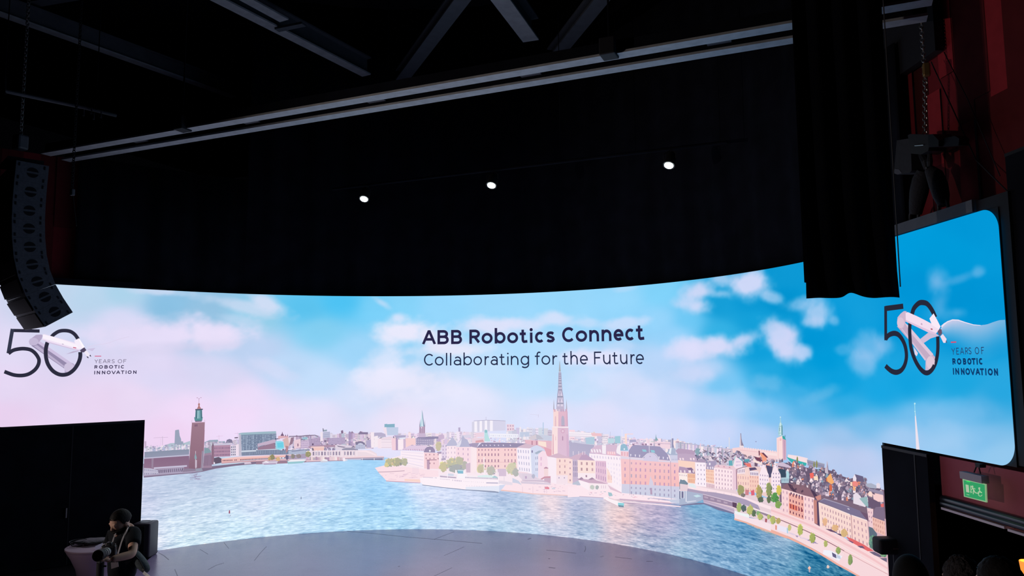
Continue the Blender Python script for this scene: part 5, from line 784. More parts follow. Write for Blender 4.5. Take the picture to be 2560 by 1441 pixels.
def letters(pc, items, sz, base, cap, w, col):
    """items: (glyph, left edge, right edge) in photo x; sz maps photo x at this line to wall s"""
    g = []
    for ch, xa, xb in items:
        s0, s1 = sz(xa), sz(xb); st, (b0, b1) = GL[ch]; z0, z1 = base+b0*cap, base+b1*cap
        for k in st:
            if k == 'dot':
                r = w*.62; c = ((s0+s1)/2, z1-r); g.append(([(c[0]+r*math.cos(a*.4488), c[1]+r*math.sin(a*.4488)) for a in range(14)], col)); continue
            m = [(s0+w/2+(s1-s0-w)*x, z0+(w/2 if z0 >= base-1e-6 or True else 0)+(z1-z0-w)*y) for x, y in k]
            for e, i2 in ((0, 1), (-1, -2)):     # run straight stroke ends out to the edge of the box
                dx, dy = k[e][0]-k[i2][0], k[e][1]-k[i2][1]; ln_ = math.hypot(m[e][0]-m[i2][0], m[e][1]-m[i2][1])
                if np.hypot(*(np.array(k[0])-np.array(k[-1]))) > 1e-6 and ((abs(dy) > 1.2*abs(dx) and not .01 < k[e][1] < .99) or (abs(dx) > 2*abs(dy) and not .01 < k[e][0] < .99)):
                    m[e] = (m[e][0]+(m[e][0]-m[i2][0])/ln_*w/2, m[e][1]+(m[e][1]-m[i2][1])/ln_*w/2)
            if ch in 'il': m = [((s0+s1)/2, z0+(z1-z0)*(.70 if ch == 'i' and i else i)) for i in (0, 1)]
            g += [([(x, min(max(z, z0), z1)) for x, z in q] if ch in 'AVRNY' else q, col) for q in ribbon(m, w)]
    pc.group(g, wall=True)
def fx(ox, k): return lambda x: ox+x/k
tx = Pic(); tx2 = Pic()
A1, A2 = fx(820, 5.563), fx(1280, 5.563)
def s_at(py): return lambda px: float(to_wall(px, py)[0])
L1 = [('A', A1(1313), A1(1497)), ('B', A1(1522), A1(1680)), ('B', A1(1712), A1(1865)), ('R', A1(1966), A1(2118)), ('o', A1(2136), A1(2290)), ('b', A1(2318), A1(2470)), ('o', A1(2492), A2(86)),
      ('t', A2(108), A2(214)), ('i', A2(246), A2(290)), ('c', A2(320), A2(446)), ('s', A2(472), A2(598)), ('C', A2(698), A2(866)), ('o', A2(887), A2(1046)), ('n', A2(1075), A2(1212)), ('n', A2(1247), A2(1385)), ('e', A2(1414), A2(1552)), ('c', A2(1577), A2(1704)), ('t', A2(1726), A2(1840))]
L2 = [('C', A1(1335), A1(1467)), ('o', A1(1486), A1(1608)), ('l', A1(1640), A1(1658)), ('l', A1(1697), A1(1715)), ('a', A1(1748), A1(1858)), ('b', A1(1884), A1(2002)), ('o', A1(2023), A1(2142)), ('r', A1(2178), A1(2240)), ('a', A1(2262), A1(2366)), ('t', A1(2383), A1(2464)), ('i', A1(2492), A1(2512)), ('n', A2(-16), A2(90)), ('g', A2(120), A2(238)),
      ('f', A2(318), A2(397)), ('o', A2(410), A2(532)), ('r', A2(563), A2(630)), ('t', A2(702), A2(784)), ('h', A2(813), A2(915)), ('e', A2(945), A2(1055)), ('F', A2(1142), A2(1243)), ('u', A2(1268), A2(1370)), ('t', A2(1396), A2(1477)), ('u', A2(1504), A2(1605)), ('r', A2(1648), A2(1708)), ('e', A2(1723), A2(1835))]
letters(tx, L1, s_at(850), 3.543, .279, .0525, (42, 38, 74)); letters(tx2, L2, s_at(900), 3.127, .232, .026, (36, 44, 76))
tx.build('title_lettering', led); tx2.build('subtitle_lettering', led)

def years(pc, ox, k, spec):
    for word, base, cap, w, col, py in spec: letters(pc, [(c, ox+a/k, ox+b/k) for c, a, b in word], s_at(py), base, cap, w, col)
def zz(px, py): return float(to_wall(px, py)[1])
# left emblem, traced in its own close-up frame
lg = Pic(); lg.frame(0, 800, 7.111); k7 = 7.111
INK = (44, 44, 62)
def stroke(pc, pts, w, col): pc.group([(q, col) for q in ribbon(pts, w)])
def smooth(pts, n=6):                    # Catmull-Rom through traced points
    p = [np.array(a, float) for a in pts]; p = [2*p[0]-p[1]]+p+[2*p[-1]-p[-2]]; out = []
    for i in range(1, len(p)-2):
        for t in np.arange(n)/n:
            a, b, c, d = p[i-1:i+3]; out.append(.5*((2*b)+(c-a)*t+(2*a-5*b+4*c-d)*t*t+(3*b-a-3*c+d)*t**3))
    return [tuple(v) for v in out]+[tuple(p[-2])]
lg.part = 'motion_swoosh'
stroke(lg, smooth([(1560, 490), (1700, 450), (1900, 420), (2100, 350), (2300, 300)], 3), 10, (222, 212, 238))
lg.P((206, 196, 226), (1540, 520), (1700, 500), (1640, 560))
lg.part = 'numeral_five'
stroke(lg, [(704, 200), (228, 190)], 58, INK); stroke(lg, [(222, 162), (148, 598)], 66, (52, 56, 76))
stroke(lg, smooth([(150, 600), (230, 545), (330, 520), (430, 514), (540, 534), (620, 590), (676, 668), (694, 730), (676, 810), (620, 890), (530, 955), (440, 985), (340, 992), (240, 980), (150, 950), (78, 922)]), 66, INK)
lg.part = 'numeral_zero'
stroke(lg, smooth([(900, 320), (960, 258), (1050, 205), (1150, 192), (1250, 208), (1330, 262), (1390, 345)]), 64, INK)
stroke(lg, smooth([(843, 400), (822, 480), (812, 570), (822, 690), (858, 800), (930, 900), (1020, 960), (1110, 980), (1210, 962), (1300, 900), (1370, 810), (1412, 720), (1428, 640), (1426, 575)]), 70, INK)
lg.part = 'robot_arm'
stroke(lg, [(600, 400), (1220, 830)], 150, [150, 138, 172]); lg.group([([(640, 395), (700, 372), (1290, 780), (1230, 800)], (206, 192, 224)), ([(600, 470), (660, 450), (1140, 820), (1130, 850)], (188, 176, 206))])
lg.part = 'numeral_zero'
stroke(lg, smooth([(843, 400), (822, 480), (812, 570), (818, 660)]), 70, INK)
lg.part = 'robot_arm'
lg.group([([(512, 390), (530, 345), (570, 322), (640, 268), (740, 262), (760, 280), (740, 340), (690, 400), (640, 450), (590, 462), (530, 440)], (180, 166, 198))]); lg.group([blob(600, 388, 84, 66, (196, 184, 214), 20, .01)])
stroke(lg, [(760, 305), (1420, 490)], 110, (240, 226, 246)); lg.P((214, 198, 226), (745, 345), (880, 395), (1330, 520), (1420, 540), (1410, 560), (860, 412)); lg.P((250, 242, 252), (760, 262), (930, 300), (1330, 430), (1500, 500), (1420, 520), (760, 330))
lg.P((247, 238, 251), (1318, 372), (1400, 330), (1440, 385), (1500, 480), (1420, 520), (1340, 430)); lg.P((255, 250, 255), (1390, 330), (1420, 350), (1506, 486), (1470, 500))
lg.P((190, 176, 206), (1170, 612), (1300, 560), (1395, 548), (1395, 560), (1290, 590)); lg.P((198, 84, 118), (1298, 484), (1356, 494), (1352, 510), (1300, 500)); lg.P((168, 154, 186), (1100, 424), (1132, 430), (1130, 440), (1102, 434))
lg.P((84, 74, 100), (1420, 545), (1465, 510), (1500, 490), (1535, 540), (1490, 580), (1440, 575)); lg.P((240, 232, 246), (1490, 580), (1540, 545), (1600, 620), (1555, 660)); lg.P((60, 54, 74), (1536, 655), (1556, 650), (1578, 680), (1562, 684)); lg.P((60, 54, 74), (1590, 630), (1606, 622), (1622, 652), (1608, 656))
lg.group([([(1145, 800), (1190, 770), (1290, 770), (1330, 800), (1325, 890), (1240, 935), (1150, 940)], (186, 174, 206))]); lg.group([blob(1228, 850, 90, 84, (206, 194, 222), 20, .01)])
lg.part = 'numeral_zero'
stroke(lg, smooth([(1060, 975), (1110, 980), (1210, 962), (1300, 900), (1360, 830)]), 66, INK)
lg.part = 'red_dash'
lg.P((214, 84, 126), (1684, 641), (1800, 641), (1800, 654), (1684, 654))
Yw = [('Y', 1678, 1742), ('E', 1760, 1808), ('A', 1828, 1898), ('R', 1914, 1962), ('S', 1984, 2040), ('O', 2095, 2170), ('F', 2194, 2246)]
Rw = [('R', 1680, 1734), ('O', 1760, 1830), ('B', 1858, 1916), ('O', 1938, 2010), ('T', 2030, 2088), ('I', 2106, 2122), ('C', 2148, 2208)]
Iw = [('I', 1676, 1692), ('N', 1720, 1780), ('N', 1812, 1872), ('O', 1898, 1968), ('V', 1984, 2056), ('A', 2066, 2136), ('T', 2150, 2210), ('I', 2232, 2250), ('O', 2270, 2340), ('N', 2368, 2426)]
zl = lambda y: zz(1900/7.111, 800+y/7.111)
lg.part = 'caption_lettering'
years(lg, 0, 7.111, [(Yw, zl(772), zl(704)-zl(772), .0075, (110, 100, 126), 904), (Rw, zl(868), zl(808)-zl(868), .0125, (60, 52, 84), 917), (Iw, zl(968), zl(906)-zl(968), .0125, (60, 52, 84), 931)])
em = bpy.data.objects.new('anniversary_emblem', None); COL.objects.link(em); em.parent = led
for k in ('motion_swoosh', 'numeral_five', 'numeral_zero', 'robot_arm', 'red_dash', 'caption_lettering'): lg.build(k, em, None, k)
# right emblem
rg = Pic(); rg.frame(2190, 730, 6.265); IN2 = (38, 40, 58)
rg.part = 'motion_swoosh'
yt_ = lambda x: float(np.interp(x, [1000, 1040, 1100, 1200, 1290, 1400, 1530, 1640, 1740, 1830, 1930, 2036], [600, 540, 482, 436, 440, 478, 516, 524, 512, 478, 446, 438]))
yl_ = lambda x: float(np.interp(x, [1000, 1100, 1200, 1500, 1800, 2036], [60, 330, 430, 560, 590, 560]))
gx = np.concatenate([np.linspace(1000, 1250, 12), np.linspace(1270, 2050, 22)]); NV = 11; PT = [[(x, yt_(x)+yl_(x)*v) for v in np.linspace(0, 1, NV)] for x in gx]
fl2 = np.array(PT).reshape(-1, 2); S_, Z_ = to_wall(2190+fl2[:, 0]/6.265, 730+fl2[:, 1]/6.265); BG = picture(S_[None], Z_[None])[0].reshape(len(gx), NV, 3)
SWC = []
for i, x in enumerate(gx):
    for k in range(NV):
        v = k/(NV-1); a = float(np.interp(x, [1000, 1250, 1450, 1750, 2036], [.9, .88, .72, .62, .50]))*(1-v)**.8*(.75+.25*math.cos(v*3)); SWC.append(BG[i, k]*(1-a)+np.array([228, 212, 236])*a)
SWC = np.array(SWC).reshape(len(gx), NV, 3)
rg.group([([PT[i][k], PT[i+1][k], PT[i+1][k+1], PT[i][k+1]], [SWC[i, k], SWC[i+1, k], SWC[i+1, k+1], SWC[i, k+1]]) for i in range(len(gx)-1) for k in range(NV-1)])
rg.P((236, 226, 244), (1020, 535), (1060, 498), (1120, 460), (1200, 432), (1290, 436), (1400, 474), (1530, 512), (1640, 522), (1640, 530), (1530, 524), (1400, 488), (1280, 452), (1200, 450), (1120, 480), (1030, 560))
def stroke2(pts, wx, wy, col): rg.group([(q, col) for q in ribbon(pts, wx, wy)])
rg.part = 'numeral_five'
stroke2([(428, 226), (150, 262)], 60, 84, IN2); stroke2([(152, 225), (154, 760)], 44, 60, IN2)
stroke2(smooth([(150, 745), (190, 690), (240, 660), (300, 652), (360, 680), (420, 760), (460, 860), (478, 980), (470, 1080), (440, 1170), (390, 1235), (320, 1262), (250, 1245), (190, 1200), (150, 1160)]), 52, 82, IN2)
rg.part = 'numeral_zero'
ov = smooth([(565, 350), (590, 270), (630, 215), (680, 175), (730, 168), (790, 182), (840, 230), (890, 310), (930, 400)])
stroke2(ov, 60, 84, IN2)
rg.part = 'robot_arm'
stroke2([(380, 500), (900, 1090)], 130, 130, (196, 172, 198)); rg.P((222, 200, 220), (440, 470), (520, 540), (900, 980), (860, 1010), (560, 660)); rg.P((214, 194, 218), (336, 500), (400, 560), (790, 1060), (770, 1080))
rg.P((228, 214, 234), (590, 860), (660, 960), (640, 1010), (610, 980)); rg.P((206, 190, 216), (690, 745), (820, 640), (950, 660), (990, 690), (860, 730), (740, 810))
rg.part = 'numeral_zero'
stroke2(smooth([(536, 470), (530, 600), (536, 740), (552, 880), (590, 1010), (640, 1120), (700, 1210), (760, 1262), (820, 1268), (880, 1220), (930, 1130), (960, 1010), (972, 880), (970, 700)]), 52, 78, IN2)
rg.part = 'robot_arm'
rg.P((208, 182, 206), (332, 470), (340, 400), (390, 340), (440, 302), (480, 304), (480, 400), (440, 560), (400, 580), (350, 540)); rg.group([blob(388, 485, 56, 84, (220, 196, 216), 22, .01)])
rg.P((244, 222, 240), (466, 330), (500, 318), (640, 380), (760, 440), (930, 530), (1000, 600), (930, 660), (830, 630), (470, 460)); rg.P((224, 196, 222), (470, 440), (830, 600), (950, 650), (930, 670), (820, 636), (466, 466)); rg.P((250, 234, 248), (840, 420), (905, 338), (960, 440), (1014, 545), (990, 590), (880, 520))
rg.P((176, 90, 110), (860, 570), (890, 578), (888, 600), (862, 594)); rg.P((200, 170, 196), (706, 488), (732, 500), (728, 524), (704, 512)); rg.P((104, 84, 108), (968, 620), (1000, 580), (1030, 590), (1040, 650), (1010, 690), (985, 680)); rg.P((236, 220, 238), (1010, 700), (1050, 660), (1110, 740), (1090, 800), (1060, 800)); rg.P((90, 80, 100), (1096, 770), (1108, 765), (1118, 800), (1108, 802))
rg.P((206, 184, 210), (776, 1230), (780, 1080), (830, 1010), (900, 1000), (926, 1080), (910, 1170), (850, 1225)); rg.group([blob(856, 1110, 66, 100, (224, 200, 216), 22, .01)])
rg.part = 'numeral_zero'
stroke2(smooth([(700, 1210), (760, 1262), (820, 1268), (880, 1220), (920, 1150)]), 52, 78, IN2)
rg.part = 'red_dash'
rg.P((226, 70, 100), (1174, 782), (1258, 778), (1258, 796), (1174, 800))
Yw = [('Y', 1182, 1240), ('E', 1258, 1300), ('A', 1318, 1380), ('R', 1398, 1442), ('S', 1450, 1496), ('O', 1550, 1616), ('F', 1650, 1694)]
Rw = [('R', 1198, 1250), ('O', 1270, 1338), ('B', 1364, 1414), ('O', 1432, 1496), ('T', 1500, 1562), ('I', 1576, 1594), ('C', 1614, 1672)]
Iw = [('I', 1206, 1224), ('N', 1244, 1304), ('N', 1332, 1388), ('O', 1402, 1474), ('V', 1480, 1552), ('A', 1560, 1630), ('T', 1630, 1692), ('I', 1712, 1730), ('O', 1752, 1830), ('N', 1850, 1912)]
zr = lambda x, y: zz(2190+x/6.265, 730+y/6.265)
rg.part = 'caption_lettering'
years(rg, 2190, 6.265, [(Yw, zr(1430, 982), zr(1430, 872)-zr(1430, 982), .008, (40, 66, 110), 878), (Rw, zr(1430, 1142), zr(1430, 1040)-zr(1430, 1142), .016, (14, 56, 104), 904), (Iw, zr(1560, 1306), zr(1560, 1198)-zr(1560, 1306), .016, (14, 58, 108), 930)])
em = bpy.data.objects.new('anniversary_emblem', None); COL.objects.link(em); em.parent = led
for k in ('motion_swoosh', 'numeral_five', 'numeral_zero', 'robot_arm', 'red_dash', 'caption_lettering'): rg.build(k, em, None, k)
SIDE_W = 900.0

# ---------------------------------------------------------------- the hall around the screen
M_DRAPE = mat('black_wool', (.006, .007, .012), .95, spec=.1, noise=.3, nscale=3)
M_BLACK = mat('black_paint', (.012, .012, .016), .6, spec=.3)
M_SATIN = mat('satin_black_metal', (.02, .021, .026), .38, spec=.5)
M_CAB = mat('cabinet_paint', (.13, .145, .17), .55, spec=.3, noise=.15, nscale=30, bump=.1)
M_GRILLE = mat('perforated_grille', (.008, .008, .01), .7, bump=.4, nscale=140)
M_ALU = mat('worn_aluminium', (.42, .43, .45), .5, metal=.2, noise=.12, nscale=9)
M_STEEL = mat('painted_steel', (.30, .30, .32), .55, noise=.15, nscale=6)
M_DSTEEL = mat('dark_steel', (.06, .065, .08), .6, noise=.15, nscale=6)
M_CHAIN = mat('zinc_chain', (.35, .34, .32), .35, metal=.9)
X, Y, Z = Vector((1, 0, 0)), Vector((0, 1, 0)), Vector((0, 0, 1))

def surf_slab(mb, s0, s1, z0, z1, off0, off1, n=1):   # a slab that follows the wall line
    ss = np.linspace(s0, s1, n+1)
    for a, b in zip(ss, ss[1:]):
        mb.hexa([P3(a, z0, off0), P3(b, z0, off0), P3(b, z0, off1), P3(a, z0, off1), P3(a, z1, off0), P3(b, z1, off0), P3(b, z1, off1), P3(a, z1, off1)])
    return mb
# casing behind the LED tiles
b = MB(); surf_slab(b, -SW, SW, 0.0, HS, -.16, -.02, 120); world_child(b.build('casing', M_BLACK), led)
for sg in (-1, 1):
    b = MB(); e = SEL if sg < 0 else SE
    surf_slab(b, sg*SW, sg*(e-.02), ZB+.004, HS-.004, -.16, -.02, 8)
    b.build('casing', M_BLACK, led)
b = MB(); surf_slab(b, 7.5, 9.06, HS+.012, HS+.125, -.14, .01, 4); b.build('header_beam', M_STEEL2 if 'M_STEEL2' in globals() else mat('header_steel', (.10, .11, .135), .5, noise=.1), led)
b = MB(); surf_slab(b, 9.06, SE+.1, HS-.03, HS+.11, -.2, -.03, 2); surf_slab(b, SE-.01, SE+.1, ZB+.02, HS-.03, -.2, -.03); b.build('edge_frame', M_BLACK, led)
b = MB(); surf_slab(b, -SEL-.05, -7.4, HS+.012, HS+.11, -.14, -.02, 4); b.build('header_beam', M_DRAPE, led)

# floor: worn glossy stage deck with scuffs and a seam, dark carpet round it
def stage_mat():
    m = bpy.data.materials.new('stage_vinyl'); m.use_nodes = True; nt = m.node_tree; N = nt.nodes; L = nt.links; bs = N['Principled BSDF']
    tc = N.new('ShaderNodeTexCoord'); n1 = N.new('ShaderNodeTexNoise'); n1.inputs['Scale'].default_value = 1.3; n1.inputs['Detail'].default_value = 8
    n2 = N.new('ShaderNodeTexNoise'); n2.inputs['Scale'].default_value = 5; n2.inputs['Detail'].default_value = 6
    L.new(tc.outputs['Object'], n1.inputs['Vector']); L.new(tc.outputs['Object'], n2.inputs['Vector'])
    r = N.new('ShaderNodeValToRGB'); r.color_ramp.elements[0].color = (.265, .195, .35, 1); r.color_ramp.elements[1].color = (.335, .25, .435, 1); r.color_ramp.elements[0].position = .3; r.color_ramp.elements[1].position = .75
    L.new(n1.outputs['Fac'], r.inputs['Fac']); L.new(r.outputs['Color'], bs.inputs['Base Color'])
    mr = N.new('ShaderNodeMapRange'); mr.inputs['To Min'].default_value = .24; mr.inputs['To Max'].default_value = .30; L.new(n2.outputs['Fac'], mr.inputs['Value']); L.new(mr.outputs['Result'], bs.inputs['Roughness'])
    bs.inputs['Specular IOR Level'].default_value = 1.0
    return m
fl = MB()
a0, a1 = P3(-R*AW, 0), P3(R*AW, 0); pts = [P3(s, 0, -.1) for s in np.linspace(-R*AW, R*AW, 60)]
poly = [Vector((-2.6, -8.0, 0)), Vector((7.5, -8.0, 0)), Vector((6.2, -3.0, 0))]+pts[::-1]
me = bpy.data.meshes.new('floor'); me.from_pydata([tuple(p) for p in poly], [], [tuple(range(len(poly)))]); me.update()
floor = link('floor', me, stage_mat()); tag(floor, kind='structure')
me.materials.append(mat('scuff_marks', (.175, .14, .235), .4))
scr = MB()
def scuff(pxs, w):
    q = [at_z(x, y, .0012) for x, y in pxs]
    for a, c in zip(q, q[1:]):
        n = (c-a).cross(Z).normalized()*w/2; scr.add([a-n, c-n, c+n, a+n], [(0, 1, 2, 3)])
scuff([(868, 1329), (930, 1334), (1015, 1343), (1090, 1349), (1205, 1359)], .02); scuff([(1366, 1376), (1400, 1379), (1440, 1384)], .018); scuff([(1538, 1393), (1580, 1398)], .015)
scuff([(1085, 1349), (1135, 1330)], .012); scuff([(1110, 1390), (1160, 1368)], .008); scuff([(1085, 1441), (1130, 1420)], .008); scuff([(396, 1382), (410, 1390), (422, 1400)], .014); scuff([(500, 1374), (520, 1386)], .008); scuff([(666, 1367), (650, 1384), (636, 1402)], .01)
scuff([(520, 1425), (540, 1414), (560, 1408)], .01); scuff([(437, 1424), (444, 1441)], .01); scuff([(1320, 1349), (1327, 1346)], .03); scuff([(1372, 1419), (1388, 1421)], .03); scuff([(1371, 1397), (1375, 1397.6)], .03); scuff([(1461, 1380), (1464, 1374), (1463, 1366)], .012); scuff([(560, 1357), (572, 1372)], .008); scuff([(1616, 1404), (1632, 1404)], .02); scuff([(996, 1416.5), (999, 1417)], .03); scuff([(1500, 1393), (1509, 1391)], .01)
so = scr.build('floor', None); so_me = so.data
bm = bmesh.new(); bm.from_mesh(me); n0 = len(bm.faces); bm.from_mesh(so_me); bm.faces.ensure_lookup_table()
for f in bm.faces[n0:]: f.material_index = 1
bm.to_mesh(me); bm.free(); bpy.data.objects.remove(so)
me.update()
b = MB(); b.box((0, -6, -.06), (34, 30, .1)); tag(b.build('ground', mat('dark_carpet', (.012, .010, .014), .95, spec=.1, noise=.3, nscale=40)), kind='structure')
b = MB(); b.box((0, -6, 10.6), (34, 30, .2)); tag(b.build('ceiling', mat('black_ceiling', (.008, .008, .011), .9, spec=.1)), kind='structure')

# red timber side walls behind the wings, in upright boards of mixed reds
REDS = [mat('red_board_bright', (.62, .042, .040), .7, spec=.1, noise=.1), mat('red_board_mid', (.34, .026, .034), .7, spec=.1, noise=.1), mat('red_board_deep', (.19, .016, .022), .7, spec=.1, noise=.1),
        mat('red_board_dark', (.11, .012, .014), .7, spec=.1, noise=.1), mat('red_board_brown', (.06, .010, .009), .8, spec=.1, noise=.1)]
BK = -.3
def board_wall(name, sg):
    me = bpy.data.meshes.new(name); V = []; F = []; MI = []; rr = random.Random(3)
    edges = [6.9, 7.4, 7.58, 7.76, 8.0, 8.22, 8.46, 8.72, 8.96, 9.2, 9.5, 9.8, 10.1, 10.4, 10.8, 11.2, 11.6, 12.0, 12.5]
    cols = {0: [(0, 0)], 1: [(0, 2), (4.85, 0)], 2: [(0, 3), (4.9, 1), (5.2, 2)], 3: [(0, 2), (5.5, 4)], 4: [(0, 2), (5.2, 1), (6.0, 2)], 5: [(0, 3), (5.3, 2), (6.1, 1), (7, 2)], 6: [(0, 2), (5.5, 3)], 7: [(0, 3), (5.7, 3)], 8: [(0, 3), (5.64, 1), (8, 2)]}
    for i, (a, c) in enumerate(zip(edges, edges[1:])):
        st = cols.get(i) or [(0, rr.choice((3, 4, 2))), (rr.uniform(4.6, 6.4), rr.choice((3, 4, 4)))]
        zs = [k[0] for k in st if sg > 0 or k[0] < 6.6]+[10.5 if sg > 0 else 6.7]; zs[0] = 2.2
        for (z0, mi), z1 in zip(st, zs[1:]):
            z0 = max(z0, 2.2); mi = mi if sg > 0 else max(mi, 2); d = BK-rr.uniform(0, .03); n = len(V)
            V += [tuple(P3(sg*q, h, d)) for q, h in ((a, z0), (c, z0), (c, z1), (a, z1))]; F.append((n, n+1, n+2, n+3)); MI.append(mi)
    me.from_pydata(V, [], F); me.update()
    for m in REDS: me.materials.append(m)
    for p, mi in zip(me.polygons, MI): p.material_index = mi
    o = link(name, me); return tag(o, kind='structure')
board_wall('wall_right', 1); board_wall('wall_left', -1)
b = MB(); surf_slab(b, 7.0, 8.36, 6.355, 10.5, -.29, -.2, 2); tag(b.build('trim_1', M_BLACK), kind='structure')

# black drape hung above the screen, with soft folds
def drape(name, s0, s1, z0, z1, off, parent=None, amp=.035, freq=7.0, n=260, m=None):
    ss = np.linspace(s0, s1, n); V = []; F = []
    for k, kz in enumerate((0, .5, 1)):
        for s in ss:
            zz_ = z0+kz*((z1 if abs(s) < 5.6 else 6.72)-z0)
            o = off+amp*(math.sin(s*freq)+.5*math.sin(s*freq*2.3+1.7+k))*(1 if k < 2 else .6)
            V.append(tuple(P3(s, zz_, o)))
    for k in range(2):
        for i in range(n-1): F.append((k*n+i, k*n+i+1, (k+1)*n+i+1, (k+1)*n+i))
    me = bpy.data.meshes.new(name); me.from_pydata(V, [], F); me.update()
    o = link(name, me, m or M_DRAPE, parent, True); md = o.modifiers.new('thickness', 'SOLIDIFY'); md.thickness = .008
    return o
d = drape('backdrop_drape', -8.42, 7.72, HS+.03, 10.5, -.14)
tag(d, 'wide black drape hung above the curved screen up to the ceiling', 'curtain')

# masking flats under the wings
def flat(name, label, s0, s1, z0, z1, off, seams, mtl=None):
    t = thing(name, label, 'panel', P3((s0+s1)/2, 0, off))
    b = MB(); surf_slab(b, s0, s1, z0, z1, off-.06, off, 8); b.build('face', mtl or M_DRAPE, t)
    b = MB()
    for s in seams: surf_slab(b, s-.008, s+.008, z0, z1-.01, off+.0005, off+.004)
    if seams: b.build('seam_strip', M_BLACK, t)
    b = MB(); surf_slab(b, s0, s1, z1-.03, z1-.001, off+.0005, off+.006, 8); b.build('top_rail', M_BLACK, t)
    return t
flat('masking_flat', 'black masking flat under the left wing of the screen, behind the photographer', -SEL-1.6, -SW-.005, 0, ZB-.01, .012, (-8.35, -9.4))
flat('masking_flat', 'black masking flat under the right wing, left of the exit sign', SW+.005, 8.12, 0, ZB-.03, .012, (7.9,))
flat('masking_flat', 'tall black masking flat beyond the outer right end of the screen', SE+.06, SE+2.2, 1.95, 4.95, -.06, ())
# a small latch on the left flat
b = MB(); p = to_wall(163, 1283); P0 = P3(float(p[0]), float(p[1]), .02); b.bbox(P0, (.05, .03, .16), bev=.008)
o = b.build('door_latch', mat('dull_latch', (.10, .09, .10), .5, metal=.4)); tag(o, 'small dull latch plate on the black flat under the left wing', 'latch')

# bulkhead with rounded lower edge, right
t = thing('bulkhead', 'mauve painted bulkhead below the right wing carrying the exit sign', 'bulkhead', P3(8.9, 1.7, -.05))
b = MB(); surf_slab(b, 8.12, 11.5, 1.80, 2.19, -.35, -.12, 10); b.build('fascia', mat('mauve_paint', (.42, .085, .115), .65, spec=.2, noise=.06), t)
b = MB(); b.tube([P3(s, 1.775-.0*abs(s), -.10) for s in np.linspace(8.16, 11.5, 14)], .035, 12); b.tube([P3(s, 1.735, -.08) for s in np.linspace(8.18, 11.5, 14)], .03, 12); b.build('dark_cove', mat('cove_gloss', (.02, .022, .03), .25, spec=.6), t, True)
b = MB()
for s0, s1, z in ((8.2, 9.1, 1.69), (9.14, 11.5, 1.68)): b = MB(); surf_slab(b, s0, s1, z-.012, z+.010, -.14, -.05, 8); b.build('soffit_lip', mat('lip_paint', (.75, .64, .72), .5), t)
b = MB(); surf_slab(b, 8.12, 12.5, 0, 1.75, -1.4, -1.3, 3); tag(b.build('wall_right_lower', mat('oxblood_wall', (.16, .016, .010), .75, spec=.1)), kind='structure')
b = MB(); surf_slab(b, 9.2, 9.24, 0, 1.7, -1.29, -1.25); surf_slab(b, 8.5, 8.52, .0, 1.7, -1.29, -1.27); tag(b.build('trim_3', M_BLACK), kind='structure')

# emergency exit sign
s0, z0 = [float(v) for v in to_wall(2440, 1228)]
SX = (P3(s0+.1, 0, 0)-P3(s0-.1, 0, 0)).normalized(); SN = SX.cross(Z).normalized(); SN = SN if SN.dot(Vector(CAM)-P3(s0, z0)) > 0 else -SN
OFF = .06
def sg_(px, py, off=0.0):                # a photo point on the sign plane
    a = to_wall(px, py, -OFF-off); p = P3(float(a[0])*R/(R-OFF-off) if False else float(a[0]), float(a[1]), 0); 
    o = P3(s0, z0, OFF+off); d = ray(px, py); k = (o-Vector(CAM)).dot(SN)/Vector(d).dot(SN); return Vector(CAM)+Vector(d)*k
F4 = lambda x, y: (2300+x/7.204, 1130+y/7.204)
def sq(mb, pts, off, th):
    A = [sg_(*F4(*p), off) for p in pts]; n = len(A); Bk = [p-SN*th for p in A]
    mb.add(A+Bk, [tuple(range(n)), tuple(range(2*n-1, n-1, -1))]+[(i, n+i, n+(i+1) % n, (i+1) % n) for i in range(n)])
    return mb
ex = thing('exit_sign', 'lit green evacuation sign hanging below the right wing', 'sign', sg_(*F4(980, 700)))
b = sq(MB(), [(708, 352), (1100, 440), (1112, 575), (720, 478)], .012, .07); b.build('lamp_housing', mat('grey_housing', (.42, .38, .45), .5), ex)
b = sq(MB(), [(765, 490), (1180, 585), (1195, 915), (790, 810)], .0, .012); b.build('sign_plate', mat('edge_lit_acrylic', (.3, .5, .3), .3, emit=(.24, .42, .20), estr=.75), ex)
b = sq(MB(), [(784, 512), (1160, 596), (1172, 888), (806, 800)], .002, .004); b.build('green_field', mat('green_field', (.0, .2, .06), .4, emit=(.0, .27, .075), estr=1.0), ex)
b = sq(MB(), [(835, 528), (900, 542), (900, 552), (835, 540)], .0045, .003); b.build('lamp_glow', mat('green_led', (.0, .6, .05), .4, emit=(.0, .75, .06), estr=1.0), ex)
PICT = mat('pictogram', (.5, .6, .45), .5, emit=(.40, .52, .33), estr=.8)
b = MB(); sq(b, [(820, 590), (872, 602), (886, 738), (832, 726)], .0045, .002); sq(b, [(836, 764), (886, 776), (886, 784), (836, 772)], .0045, .002); b.build('door_symbol', PICT, ex)
def tb(mb, pts, w):
    for q in ribbon(pts, w): sq(mb, [tuple(v) for v in q], .0045, .002)
b = MB(); tb(b, [(908, 612), (918, 725)], 9); sq(b, [(898, 712), (918, 748), (936, 722), (918, 726)], .0045, .002); b.build('arrow_symbol', PICT, ex)
b = MB(); tb(b, arc(940, 630, 11, 13, 0, 360, 10), 14); tb(b, [(944, 652), (966, 690), (985, 730), (1012, 745), (1046, 750)], 15); tb(b, [(966, 690), (956, 728), (960, 765)], 13); tb(b, [(948, 660), (975, 660), (995, 676)], 9); tb(b, [(944, 656), (926, 690)], 9); b.build('helper_symbol', PICT, ex)
